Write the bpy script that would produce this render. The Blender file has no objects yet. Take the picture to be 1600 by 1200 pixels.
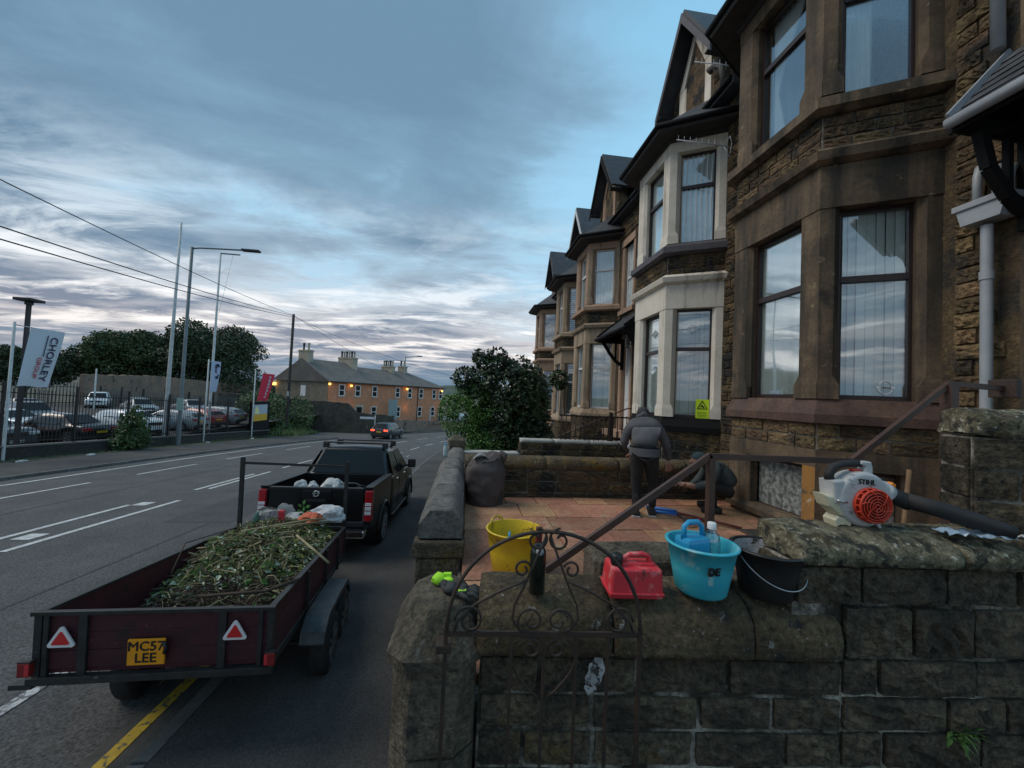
import bpy, bmesh, math, random
from math import sin, cos, pi, radians, sqrt, atan2
from mathutils import Vector, Matrix, noise
R = random.Random(7)
SC = bpy.context.scene; COL = SC.collection
# ---------------------------------------------------------------- camera
cam = bpy.data.cameras.new('camera'); camo = bpy.data.objects.new('camera', cam); COL.objects.link(camo)
yaw, pit, rol = radians(6.7), radians(1.9), radians(2.6)
cam.sensor_width = 36; cam.lens = 13.5; cam.clip_start = .05; cam.clip_end = 12000
camo.matrix_world = Matrix.Translation((0, 0, 2.6)) @ Matrix.Rotation(-yaw, 4, 'Z') @ Matrix.Rotation(pi/2 + pit, 4, 'X') @ Matrix.Rotation(rol, 4, 'Z')
SC.camera = camo
# ---------------------------------------------------------------- sky
SUN_EL, SUN_AZ = radians(50), radians(-80)      # azimuth from +Y towards +X
W = bpy.data.worlds.new('World'); SC.world = W; W.use_nodes = True
nt = W.node_tree; N = nt.nodes; Lk = nt.links
for n in list(N): N.remove(n)
def wn(t, **k):
    n = N.new(t)
    for a, b in k.items(): setattr(n, a, b)
    return n
def wmath(op, a, b=None, clamp=False):
    n = wn('ShaderNodeMath', operation=op, use_clamp=clamp)
    for i, v in enumerate((a, b)):
        if v is None: continue
        if isinstance(v, (int, float)): n.inputs[i].default_value = v
        else: Lk.new(v, n.inputs[i])
    return n.outputs[0]
def wmix(f, a, b):
    n = wn('ShaderNodeMix', data_type='RGBA')
    for i, v in ((0, f), (6, a), (7, b)):
        if isinstance(v, (int, float)): n.inputs[i].default_value = v
        elif isinstance(v, tuple): n.inputs[i].default_value = (*v, 1)
        else: Lk.new(v, n.inputs[i])
    return n.outputs[2]
def wramp(f, stops):
    n = wn('ShaderNodeValToRGB'); Lk.new(f, n.inputs[0]); e = n.color_ramp.elements
    while len(e) < len(stops): e.new(.5)
    for i, (p, c) in enumerate(stops):
        e[i].position = p; e[i].color = (*c, 1) if isinstance(c, tuple) else (c, c, c, 1)
    return n.outputs[0]
sky = wn('ShaderNodeTexSky', sky_type='NISHITA', sun_disc=False, sun_elevation=SUN_EL, sun_rotation=SUN_AZ)
tc = wn('ShaderNodeTexCoord'); sep = wn('ShaderNodeSeparateXYZ'); Lk.new(tc.outputs['Generated'], sep.inputs[0])
dx, dy, dz = sep.outputs
dzp = wmath('ADD', wmath('MAXIMUM', dz, 0.0), .09)
cmb = wn('ShaderNodeCombineXYZ'); Lk.new(wmath('DIVIDE', dx, dzp), cmb.inputs[0]); Lk.new(wmath('DIVIDE', dy, dzp), cmb.inputs[1])
def wnoise(sc, det, rough=.55, dist=0., stretch=(1, 1, 1), off=(0, 0, 0), rot=0):
    mp = wn('ShaderNodeMapping'); mp.inputs['Scale'].default_value = stretch; mp.inputs['Location'].default_value = off; mp.inputs['Rotation'].default_value = (0, 0, rot)
    Lk.new(cmb.outputs[0], mp.inputs[0])
    n = wn('ShaderNodeTexNoise'); n.inputs['Scale'].default_value = sc; n.inputs['Detail'].default_value = det
    n.inputs['Roughness'].default_value = rough; n.inputs['Distortion'].default_value = dist
    Lk.new(mp.outputs[0], n.inputs[0]); return n.outputs[0]
big = wnoise(.34, 3, .5, .3, (.75, 1.0, 1), (3.4, 1.4, 0), -.15)
mid = wnoise(1.05, 8, .58, .4, (.6, 1.05, 1), (1.7, 4.2, 0), -.15)
fin = wnoise(2.6, 9, .64, .4, (.7, 1.1, 1), (.3, 2.2, 0), -.1)
dens = wmath('ADD', wmath('ADD', wmath('MULTIPLY', big, .55), wmath('MULTIPLY', mid, .55)), wmath('MULTIPLY', fin, .28))   # ~ .69 mean
# clear patch of sky towards the right/zenith
hi = wmath('MULTIPLY', wmath('MAXIMUM', wmath('SUBTRACT', dx, -.10), 0), .55)
dens = wmath('SUBTRACT', dens, hi)
elev = wramp(dz, [(0, (.20, .31, .40)), (.10, (.42, .48, .54)), (.3, (.44, .76, .97)), (.8, (.24, .56, .82))])
skyc = wn('ShaderNodeVectorMath', operation='SCALE'); Lk.new(sky.outputs[0], skyc.inputs[0]); skyc.inputs['Scale'].default_value = .10
clear = wmix(.80, skyc.outputs[0], elev)
bright = wramp(dz, [(0, (.34, .36, .40)), (.055, (.45, .42, .43)), (.10, (.82, .74, .70)), (.17, (.74, .74, .76)), (.28, (.44, .55, .65)), (.45, (.25, .41, .55)), (1, (.20, .37, .54))])
dark = wramp(dz, [(0, (.13, .22, .31)), (.06, (.18, .25, .34)), (.12, (.23, .26, .33)), (.20, (.150, .235, .335)), (.5, (.15, .26, .375)), (1, (.14, .26, .38))])
cl = wmath('SMOOTH_MIN', 1, 1)
f1 = wramp(dens, [(.44, 0.), (.60, 1.)])     # veil of bright thin cloud
f2 = wramp(dens, [(.51, 0.), (.71, 1.)])     # thick, dark bellies
c = wmix(f1, clear, bright); c = wmix(f2, c, dark)
brk = wnoise(1.7, 10, .66, .5, (.55, 1.1, 1), (5.3, 1.2, 0), -.12)
f3 = wmath('MULTIPLY', wramp(brk, [(.49, 0.), (.62, 1.)]), wramp(dz, [(.03, 0.), (.08, 1.), (.26, .85), (.45, .0)]))
c = wmix(f3, c, wramp(dz, [(.04, (.62, .58, .58)), (.12, (1.0, .96, .93)), (.3, (.66, .78, .88))]))
# below the horizon: ground haze colour
below = wramp(wmath('ADD', dz, .5), [(.495, 0.), (.5, 1.)])
c = wmix(below, (.09, .10, .11), c)
bg = wn('ShaderNodeBackground'); Lk.new(c, bg.inputs[0]); bg.inputs[1].default_value = 1.0
wo = wn('ShaderNodeOutputWorld'); Lk.new(bg.outputs[0], wo.inputs[0])
# ---------------------------------------------------------------- soft dusk light
sl = bpy.data.lights.new('sun', 'SUN'); so = bpy.data.objects.new('sun', sl); COL.objects.link(so)
sl.energy = 1.5; sl.angle = radians(34); sl.color = (1.0, .90, .78)
sd = Vector((sin(SUN_AZ)*cos(SUN_EL), cos(SUN_AZ)*cos(SUN_EL), sin(SUN_EL)))
so.rotation_euler = sd.to_track_quat('Z', 'Y').to_euler(); so.location = (0, 0, 30)
SC.view_settings.view_transform = 'Standard'; SC.view_settings.look = 'None'; SC.view_settings.exposure = .18; SC.view_settings.gamma = 1
SC.view_settings.use_curve_mapping = False

# ================================================================ helpers
def mat(name, c1, c2=None, sc=3., rough=.8, bump=.0, bsc=30., rnd=0., metal=0., spots=None, streak=None, spec=.5, det=6, hue=0, lo=.35, hi=.65, coat=0, grain=0, gsc=60., bdist=.02):
    """c1/c2 blotched by noise; rnd = per-object brightness spread; spots = (colour, scale, threshold)"""
    m = bpy.data.materials.new(name); m.use_nodes = True; t = m.node_tree; n = t.nodes; l = t.links
    b = n['Principled BSDF']; b.inputs['Roughness'].default_value = rough; b.inputs['Metallic'].default_value = metal
    b.inputs['Specular IOR Level'].default_value = spec; b.inputs['Coat Weight'].default_value = coat
    geo = n.new('ShaderNodeNewGeometry'); pos = geo.outputs['Position']
    def noi(s, d=det, r=.6, vec=None):
        q = n.new('ShaderNodeTexNoise'); q.inputs['Scale'].default_value = s; q.inputs['Detail'].default_value = d; q.inputs['Roughness'].default_value = r
        l.new(vec or pos, q.inputs[0]); return q.outputs[0]
    def mix(f, a, c, blend='MIX'):
        q = n.new('ShaderNodeMix'); q.data_type = 'RGBA'; q.blend_type = blend
        for i, v in ((0, f), (6, a), (7, c)):
            if isinstance(v, (int, float)): q.inputs[i].default_value = v
            elif isinstance(v, tuple): q.inputs[i].default_value = (*v[:3], 1)
            else: l.new(v, q.inputs[i])
        return q.outputs[2]
    def ramp(f, a, c):
        q = n.new('ShaderNodeMapRange'); l.new(f, q.inputs[0]); q.inputs[1].default_value = a; q.inputs[2].default_value = c; return q.outputs[0]
    col = None
    if c2 is not None: col = mix(ramp(noi(sc), lo, hi), c1, c2)
    if rnd:
        oi = n.new('ShaderNodeObjectInfo'); q = n.new('ShaderNodeMapRange'); l.new(oi.outputs['Random'], q.inputs[0])
        q.inputs[3].default_value = 1 - rnd; q.inputs[4].default_value = 1 + rnd
        sc_ = n.new('ShaderNodeVectorMath'); sc_.operation = 'SCALE'
        if col is None: sc_.inputs[0].default_value = c1
        else: l.new(col, sc_.inputs[0])
        l.new(q.outputs[0], sc_.inputs['Scale']); col = sc_.outputs[0]
        if hue:
            hs = n.new('ShaderNodeHueSaturation'); l.new(col, hs.inputs['Color'])
            wn_ = n.new('ShaderNodeTexWhiteNoise'); wn_.noise_dimensions = '1D'; l.new(oi.outputs['Random'], wn_.inputs['W'])
            q2 = n.new('ShaderNodeMapRange'); l.new(wn_.outputs[0], q2.inputs[0]); q2.inputs[3].default_value = .5 - hue; q2.inputs[4].default_value = .5 + hue
            l.new(q2.outputs[0], hs.inputs['Hue']); col = hs.outputs[0]
    if streak:
        mp = n.new('ShaderNodeMapping'); mp.inputs['Scale'].default_value = (1, 1, .12); l.new(pos, mp.inputs[0])
        col = mix(ramp(noi(streak[1], 4, .6, mp.outputs[0]), streak[2], streak[2] + .15), col if col is not None else c1, streak[0])
    for s in (spots or []):
        col = mix(ramp(noi(s[1], 5, .65), s[2], s[2] + (s[3] if len(s) > 3 else .05)), col if col is not None else c1, s[0])
    if grain:
        g1 = n.new('ShaderNodeMapRange'); l.new(noi(gsc, 8, .72), g1.inputs[0]); g1.inputs[1].default_value = .36; g1.inputs[2].default_value = .66; g1.inputs[3].default_value = 1-grain; g1.inputs[4].default_value = 1+grain
        g2 = n.new('ShaderNodeVectorMath'); g2.operation = 'SCALE'
        if col is None: g2.inputs[0].default_value = c1
        else: l.new(col, g2.inputs[0])
        l.new(g1.outputs[0], g2.inputs['Scale']); col = g2.outputs[0]
    if col is None: b.inputs['Base Color'].default_value = (*c1, 1)
    else: l.new(col, b.inputs['Base Color'])
    if bump:
        bp = n.new('ShaderNodeBump'); bp.inputs['Strength'].default_value = bump; bp.inputs['Distance'].default_value = bdist
        l.new(noi(bsc, 8, .65), bp.inputs['Height']); l.new(bp.outputs[0], b.inputs['Normal'])
    return m
def emis(name, c, s):
    m = bpy.data.materials.new(name); m.use_nodes = True; b = m.node_tree.nodes['Principled BSDF']
    b.inputs['Base Color'].default_value = (*c, 1); b.inputs['Emission Color'].default_value = (*c, 1); b.inputs['Emission Strength'].default_value = s
    return m
def glassmat(name, tint=(.9, .95, .95), refl=.35, rough=.02, trans=1.):
    """window pane: mirror part plus see-through part"""
    m = bpy.data.materials.new(name); m.use_nodes = True; t = m.node_tree; n = t.nodes; l = t.links
    for q in list(n): n.remove(q)
    g = n.new('ShaderNodeBsdfGlossy'); g.inputs['Roughness'].default_value = rough; g.inputs[0].default_value = (.95, .97, 1, 1)
    tr = n.new('ShaderNodeBsdfTransparent'); tr.inputs[0].default_value = (*tint, 1)
    fr = n.new('ShaderNodeFresnel'); fr.inputs[0].default_value = 1.5
    mr = n.new('ShaderNodeMapRange'); l.new(fr.outputs[0], mr.inputs[0]); mr.inputs[1].default_value = .04; mr.inputs[2].default_value = 1.; mr.inputs[3].default_value = refl; mr.inputs[4].default_value = .62
    bp = n.new('ShaderNodeBump'); bp.inputs['Strength'].default_value = .04; bp.inputs['Distance'].default_value = .05
    nz = n.new('ShaderNodeTexNoise'); nz.inputs['Scale'].default_value = 1.3; nz.inputs['Detail'].default_value = 1
    ge = n.new('ShaderNodeNewGeometry'); l.new(ge.outputs['Position'], nz.inputs[0]); l.new(nz.outputs[0], bp.inputs['Height']); l.new(bp.outputs[0], g.inputs['Normal'])
    mx = n.new('ShaderNodeMixShader'); l.new(mr.outputs[0], mx.inputs[0]); l.new(tr.outputs[0], mx.inputs[1]); l.new(g.outputs[0], mx.inputs[2])
    o = n.new('ShaderNodeOutputMaterial'); l.new(mx.outputs[0], o.inputs[0]); return m

class MB:
    """collects shapes, then links them as one mesh object"""
    def __init__(s): s.v = []; s.f = []; s.sm = []
    def add(s, vs, fs, smooth=False):
        o = len(s.v); s.v += [tuple(v) for v in vs]; s.f += [tuple(i + o for i in f) for f in fs]; s.sm += [smooth]*len(fs); return s
    def box(s, x0, x1, y0, y1, z0, z1, M=None):
        vs = [Vector((x, y, z)) for z in (z0, z1) for y in (y0, y1) for x in (x0, x1)]
        if M: vs = [M @ v for v in vs]
        return s.add(vs, [(0, 2, 3, 1), (4, 5, 7, 6), (0, 1, 5, 4), (2, 6, 7, 3), (0, 4, 6, 2), (1, 3, 7, 5)])
    def bbox(s, x0, x1, y0, y1, z0, z1, b=.01, M=None):
        """box with chamfered edges"""
        bm = bmesh.new(); bmesh.ops.create_cube(bm, size=1)
        for v in bm.verts: v.co = Vector(((x0+x1)/2 + v.co.x*(x1-x0), (y0+y1)/2 + v.co.y*(y1-y0), (z0+z1)/2 + v.co.z*(z1-z0)))
        bmesh.ops.bevel(bm, geom=bm.edges[:], offset=b, segments=2, affect='EDGES', profile=.6)
        return s.bm(bm, M)
    def bm(s, bm, M=None, smooth=False):
        bm.verts.index_update()
        s.add([(M @ v.co) if M else v.co.copy() for v in bm.verts], [[v.index for v in f.verts] for f in bm.faces], smooth); bm.free(); return s
    def prism(s, poly, a, b):
        """poly: list of 3D points; extruded by vector from offset a to b"""
        a = Vector(a); b = Vector(b); n = len(poly); P = [Vector(p) for p in poly]
        vs = [p + a for p in P] + [p + b for p in P]
        return s.add(vs, [tuple(range(n))[::-1], tuple(range(n, 2*n))] + [(i, (i+1) % n, n+(i+1) % n, n+i) for i in range(n)])
    def tube(s, pts, r, n=8, caps=True, smooth=True):
        P = [Vector(p) for p in pts]; rr = r if isinstance(r, (list, tuple)) else [r]*len(P); rings = []
        t0 = (P[1]-P[0]).normalized(); up = Vector((0, 0, 1)) if abs(t0.z) < .9 else Vector((1, 0, 0)); a = t0.cross(up).normalized()
        vs = []
        for i, p in enumerate(P):
            t = (P[min(i+1, len(P)-1)] - P[max(i-1, 0)])
            t = t.normalized() if t.length > 1e-9 else t0
            a = (a - t*a.dot(t)); a = a.normalized() if a.length > 1e-6 else t.orthogonal().normalized(); b = t.cross(a)
            for k in range(n):
                th = 2*pi*k/n; vs.append(p + (a*cos(th) + b*sin(th))*rr[i])
        fs = [(i*n+k, i*n+(k+1) % n, (i+1)*n+(k+1) % n, (i+1)*n+k) for i in range(len(P)-1) for k in range(n)]
        s.add(vs, fs, smooth)
        if caps:
            m = len(P)-1; o = len(s.v)-len(vs); s.f += [tuple(o+k for k in range(n))[::-1], tuple(o+m*n+k for k in range(n))]; s.sm += [False, False]
        return s
    def bar(s, a, b, w, h, up=(0, 0, 1)):
        a = Vector(a); b = Vector(b); t = (b-a).normalized(); u = Vector(up); sd_ = t.cross(u).normalized(); u = sd_.cross(t)
        vs = [p + sd_*i*w/2 + u*j*h/2 for p in (a, b) for i, j in ((-1, -1), (1, -1), (1, 1), (-1, 1))]
        return s.add(vs, [(3, 2, 1, 0), (4, 5, 6, 7), (0, 1, 5, 4), (1, 2, 6, 5), (2, 3, 7, 6), (3, 0, 4, 7)])
    def lathe(s, prof, n=24, c=(0, 0, 0), M=None, sx=1., sy=1., smooth=True):
        """prof: (r, z) pairs revolved round z"""
        vs = []; c = Vector(c)
        for r, z in prof:
            for k in range(n):
                th = 2*pi*k/n; v = Vector((r*cos(th)*sx, r*sin(th)*sy, z)) 
                vs.append((M @ v if M else v) + c)
        return s.add(vs, [(i*n+k, i*n+(k+1) % n, (i+1)*n+(k+1) % n, (i+1)*n+k) for i in range(len(prof)-1) for k in range(n)], smooth)
    def grid(s, fn, nu, nv, smooth=True, flip=False):
        vs = [fn(i/nu, j/nv) for j in range(nv+1) for i in range(nu+1)]
        q = [(j*(nu+1)+i, j*(nu+1)+i+1, (j+1)*(nu+1)+i+1, (j+1)*(nu+1)+i) for j in range(nv) for i in range(nu)]
        if flip: q = [a[::-1] for a in q]
        return s.add(vs, q, smooth)
    def quad(s, *p): return s.add(p, [tuple(range(len(p)))])
    def mesh(s, name, m=None):
        me = bpy.data.meshes.new(name); me.from_pydata(s.v, [], s.f); me.update()
        if any(s.sm): me.polygons.foreach_set('use_smooth', s.sm)
        if m: me.materials.append(m)
        return me
    def build(s, name, m, parent=None, world=True, **props):
        return link(name, s.mesh(name, m), parent, world, **props)
def pworld(p):
    M = Matrix.LocRotScale(p.location, p.rotation_euler, p.scale)
    return (pworld(p.parent) @ p.matrix_parent_inverse @ M) if p.parent else M
def link(name, data, parent=None, world=True, **props):
    o = bpy.data.objects.new(name, data); COL.objects.link(o)
    if parent:
        o.parent = parent
        if world: o.matrix_parent_inverse = pworld(parent).inverted()
    for k, v in props.items(): o[k] = v
    return o
def tag(o, label=None, cat=None, group=None, kind=None):
    if label: o['label'] = label
    if cat: o['category'] = cat
    if group: o['group'] = group
    if kind: o['kind'] = kind
    return o
def thing(name, label, cat, loc=(0, 0, 0), rz=0, group=None, rx=0):
    o = bpy.data.objects.new(name, None); COL.objects.link(o); o.location = loc; o.rotation_euler = (rx, 0, rz); o.empty_display_size = .2
    return tag(o, label, cat, group)
def kids(o, _c={}):
    return [c for c in bpy.data.objects if c.parent == o]
def copy_tree(root, loc, rz=None, label=None, group=None):
    c = root.copy(); COL.objects.link(c); c.location = loc
    if rz is not None: c.rotation_euler = (root.rotation_euler[0], 0, rz)
    if label: c['label'] = label
    if group: c['group'] = group
    for ch in kids(root):
        d = ch.copy(); COL.objects.link(d); d.parent = c
        for g in kids(ch):
            e = g.copy(); COL.objects.link(e); e.parent = d
    return c
def txt(name, body, size, M, m, parent=None, ext=.002, world=True, bold=0.):
    """lettering: font curve turned into mesh; M places it (x right, y up)"""
    cu = bpy.data.curves.new(name, 'FONT'); cu.body = body; cu.size = size; cu.extrude = ext; cu.align_x = 'CENTER'; cu.align_y = 'CENTER'; cu.resolution_u = 3
    o = bpy.data.objects.new('tmp', cu); COL.objects.link(o); dg = bpy.context.evaluated_depsgraph_get()
    me = bpy.data.meshes.new_from_object(o.evaluated_get(dg)); bpy.data.objects.remove(o); bpy.data.curves.remove(cu)
    if bold:
        V0 = [v.co.copy() for v in me.vertices]; F0 = [tuple(p.vertices) for p in me.polygons]; mb = MB()
        for i, (a, b) in enumerate(((0, 0), (1, .3), (-1, -.3), (.3, 1), (-.3, -1))): mb.add([v+Vector((a*bold, b*bold, i*.0002)) for v in V0], F0)
        bpy.data.meshes.remove(me); me = mb.mesh(name)
    me.transform(M); me.materials.clear(); me.materials.append(m); me.name = name
    return link(name, me, parent, world)
def frame(o, x, y, z=None):
    """matrix with given axes"""
    x = Vector(x).normalized(); y = Vector(y); y = (y - x*y.dot(x)).normalized(); z = x.cross(y)
    M = Matrix.Identity(4)
    for i in range(3): M[i][0] = x[i]; M[i][1] = y[i]; M[i][2] = z[i]; M[i][3] = o[i]
    return M
# ---- rough faced stones: a handful of shared block meshes
def block_mesh(seed, rough, nx=8, nz=5):
    r = random.Random(seed); mb = MB(); vs = []
    for j in range(nz+1):
        for i in range(nx+1):
            x, z = i/nx, j/nz; e = (i in (0, nx)) or (j in (0, nz))
            jx = 0 if e else r.uniform(-.05, .05); jz = 0 if e else r.uniform(-.06, .06)
            if e: y = -.72 + r.uniform(-.16, .1)*rough; x += (r.uniform(0, .018) if i == 0 else (-r.uniform(0, .018) if i == nx else 0)); z += (r.uniform(0, .05) if j == 0 else (-r.uniform(0, .05) if j == nz else 0))
            else: y = -.95 + r.uniform(-.45, .45)*rough
            vs.append((x+jx, y, z+jz))
    mb.add(vs, [(j*(nx+1)+i, j*(nx+1)+i+1, (j+1)*(nx+1)+i+1, (j+1)*(nx+1)+i) for j in range(nz) for i in range(nx)])
    rim = [i for i in range(nx+1)] + [j*(nx+1)+nx for j in range(1, nz+1)] + [nz*(nx+1)+i for i in range(nx-1, -1, -1)] + [j*(nx+1) for j in range(nz-1, 0, -1)]
    b = [(min(max(vs[k][0], 0), 1), 0, min(max(vs[k][2], 0), 1)) for k in rim]
    o = len(mb.v); mb.v += b; n = len(rim)
    for k in range(n): mb.f.append((rim[(k+1) % n], rim[k], o+k, o+(k+1) % n)); mb.sm.append(False)
    return mb
_blocks = {}
def blocks(m, rough):
    k = (m.name, rough)
    if k not in _blocks: _blocks[k] = [block_mesh(11*i+3, rough).mesh('stone_block', m) for i in range(6)]
    return _blocks[k]
def stones(parent, O, ang, L, courses, avg, proud, m, rough=1., joint=.014, seed=1, name='stone', skip=None, jit=.3):
    """courses of stones on a plane: O = lower start, ang = direction of the run (face looks to its right-hand side)"""
    r = random.Random(seed); z = O[2]; u = Vector((cos(ang), sin(ang), 0)); ms = blocks(m, rough); PI = pworld(parent).inverted() if parent else None
    for ci, h in enumerate(courses):
        s = 0; first = True
        while s < L-.02:
            w = avg*r.uniform(1-jit, 1+jit)*(.55 if (first and ci % 2) else 1); first = False
            if L-(s+w) < avg*.35: w = L-s
            if not (skip and skip(s, s+w, z, z+h)):
                o = bpy.data.objects.new(name, r.choice(ms)); COL.objects.link(o); o.parent = parent
                o.matrix_parent_inverse = PI
                p = Vector(O[:2]+(0,)) + u*(s+joint/2)
                o.location = (p.x, p.y, z+joint/2); o.rotation_euler = (0, 0, ang); o.scale = (w-joint, proud*r.uniform(.7, 1.3), h-joint)
            s += w
        z += h
# ================================================================ materials of the place
M = {}
M['asphalt'] = mat('asphalt', (.070, .069, .069), (.100, .098, .097), 1.1, .88, .6, 150, grain=.75, gsc=38, spots=[((.075, .077, .083), .5, .56, .15), ((.22, .22, .22), 120, .66, .05)])
M['pavement'] = mat('pavement_tarmac', (.042, .039, .037), (.078, .073, .068), 1.0, .9, .6, 110, grain=.5, gsc=50, spots=[((.055, .055, .056), .8, .57, .1), ((.2, .2, .19), 60, .70, .04)])
M['gutter'] = mat('gutter_dirt', (.05, .05, .048), (.085, .082, .075), 5, .9, .5, 90)
M['kerb'] = mat('kerb_stone', (.09, .088, .083), (.15, .147, .14), 3, .85, .3, 60, rnd=.15, spots=[((.09, .09, .085), 6, .56, .1)])
M['ground'] = mat('ground_soil', (.055, .06, .035), (.09, .085, .06), .4, .95, .4, 20)
M['white'] = mat('road_paint_white', (.62, .62, .6), (.42, .42, .41), 9, .7, .2, 90, spots=[((.16, .16, .165), 14, .60, .06)])
M['whiteworn'] = mat('road_paint_worn', (.5, .5, .49), (.3, .3, .3), 9, .7, .2, 90, spots=[((.12, .12, .125), 17, .50, .04)])
M['yellow'] = mat('road_paint_yellow', (.62, .42, .035), (.42, .28, .03), 7, .75, .2, 90, spots=[((.09, .085, .07), 16, .56, .06)])
M['hill'] = mat('hill_green', (.05, .075, .06), (.07, .09, .06), .01, 1)
M['mortar'] = mat('mortar', (.15, .14, .12), (.28, .26, .22), 8, .95, .4, 60)
M['mortard'] = mat('dark_mortar', (.035, .030, .022), (.40, .37, .31), 3.2, .95, .6, 60, lo=.42, hi=.58, grain=.5)
M['brown'] = mat('weathered_brown_stone', (.072, .049, .027), (.205, .138, .070), 3.5, .9, .9, 40, grain=.5, gsc=30, bdist=.03, rnd=.45, hue=.012, spots=[((.035, .032, .027), 2.2, .52, .12), ((.24, .19, .09), 9, .66, .06)])
M['brownd'] = mat('sooty_brown_stone', (.052, .038, .020), (.14, .092, .042), 3.5, .9, .9, 40, grain=.5, gsc=30, bdist=.03, rnd=.4, hue=.01, spots=[((.02, .02, .019), 2.2, .5, .1), ((.26, .24, .20), 22, .68, .03)])
M['blackstone'] = mat('soot_black_gritstone', (.040, .034, .023), (.145, .115, .072), 4.5, .93, 1., 45, grain=.7, gsc=34, bdist=.045, rnd=.35, spots=[((.13, .088, .030), 2.3, .57, .09), ((.17, .165, .15), 14, .67, .05), ((.50, .50, .48), 9, .755, .015)])
M['coping'] = mat('lichened_coping_stone', (.062, .046, .024), (.16, .118, .062), 4, .93, 1., 38, grain=.6, gsc=36, bdist=.035, rnd=.12, spots=[((.17, .10, .022), 2.1, .54, .09), ((.26, .25, .225), 19, .62, .04), ((.55, .55, .52), 27, .70, .02), ((.018, .018, .016), 9, .62, .05)])
M['lichen'] = mat('lichen_grey_stone', (.12, .105, .062), (.28, .25, .16), 9, .93, 1., 30, grain=.65, gsc=30, bdist=.05, rnd=.1, spots=[((.045, .045, .034), 13, .53, .05), ((.10, .075, .035), 5, .6, .08), ((.38, .38, .32), 30, .62, .03)])
M['greycope'] = mat('worn_grey_coping', (.105, .10, .09), (.19, .185, .17), 6, .9, .8, 50, grain=.4, gsc=30, rnd=.12, spots=[((.07, .065, .055), 5, .56, .08), ((.35, .35, .33), 24, .68, .03)])
M['st_brown'] = mat('brown_dressed_stone', (.088, .062, .038), (.18, .124, .074), 2.2, .82, .4, 60, grain=.22, gsc=22, rnd=.14, streak=((.045, .036, .025), 3., .45), spots=[((.24, .18, .11), 7, .63, .08), ((.035, .03, .024), 1.6, .56, .12)])
M['st_purple'] = mat('maroon_painted_stone', (.078, .042, .034), (.135, .076, .052), 3, .75, .3, 60, grain=.25, gsc=22, rnd=.1, streak=((.05, .04, .036), 3., .52))
M['st_ochre'] = mat('ochre_rubbed_stone', (.34, .165, .035), (.22, .12, .045), 3.5, .85, .3, 50, rnd=.12, spots=[((.42, .36, .28), 6, .6, .06), ((.09, .07, .045), 5, .58, .08)])
M['st_cream'] = mat('cream_painted_stone', (.66, .60, .50), (.78, .72, .62), 2, .75, .2, 60, grain=.08, gsc=22, rnd=.05, streak=((.33, .29, .23), 4., .55), spots=[((.20, .17, .12), 5, .70, .05)])
M['st_buff'] = mat('buff_stone', (.38, .285, .19), (.28, .21, .145), 2, .85, .2, 60, rnd=.1, streak=((.13, .11, .09), 4., .52))
M['st_pink'] = mat('pink_sandstone', (.42, .275, .185), (.32, .215, .15), 2, .85, .2, 60, rnd=.1, streak=((.16, .12, .10), 4., .55))
M['slate'] = mat('roof_slate', (.045, .05, .058), (.075, .08, .09), 4, .65, .3, 60, rnd=.35)
M['blackpaint'] = mat('black_painted_timber', (.010, .010, .011), None, rough=.8, spec=.2, bump=.1, bsc=40)
M['darkboard'] = mat('dark_soffit_board', (.03, .026, .026), (.045, .038, .036), 6, .7, .1, 40)
M['bargegrey'] = mat('mauve_grey_bargeboard', (.10, .09, .10), (.07, .063, .07), 6, .6, .1, 40)
M['upvcwhite'] = mat('white_plastic_frame', (.72, .72, .72), None, rough=.4)
M['upvcbrown'] = mat('dark_brown_frame', (.035, .020, .018), None, rough=.35)
M['pipegrey'] = mat('pale_grey_plastic_pipe', (.36, .39, .42), (.30, .33, .36), 8, .45, .05, 30)
M['glass'] = glassmat('window_glass', tint=(.97, 1, .99), refl=.17)
M['glassfar'] = glassmat('window_glass_dull', refl=.18)
M['frost'] = mat('mottled_frosted_glass', (.10, .11, .105), (.34, .36, .35), 16, .3, .3, 40, lo=.42, hi=.62)
M['blind'] = mat('pale_green_grey_blind', (.88, .90, .87), (.82, .85, .82), 2, .9, rnd=.12)
M['curtain'] = mat('white_net_curtain', (.86, .88, .88), (.72, .75, .76), 6, .9, rnd=.06)
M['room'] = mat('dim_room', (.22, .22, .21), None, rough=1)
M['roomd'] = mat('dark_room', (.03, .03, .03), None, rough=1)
M['iron'] = mat('rusted_black_iron', (.022, .016, .013), (.05, .028, .018), 12, .6, .3, 80)
M['railbrown'] = mat('brown_painted_rail', (.085, .040, .027), (.05, .027, .02), 7, .5, .25, 60, spots=[((.15, .12, .11), 15, .70, .03)])

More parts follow.
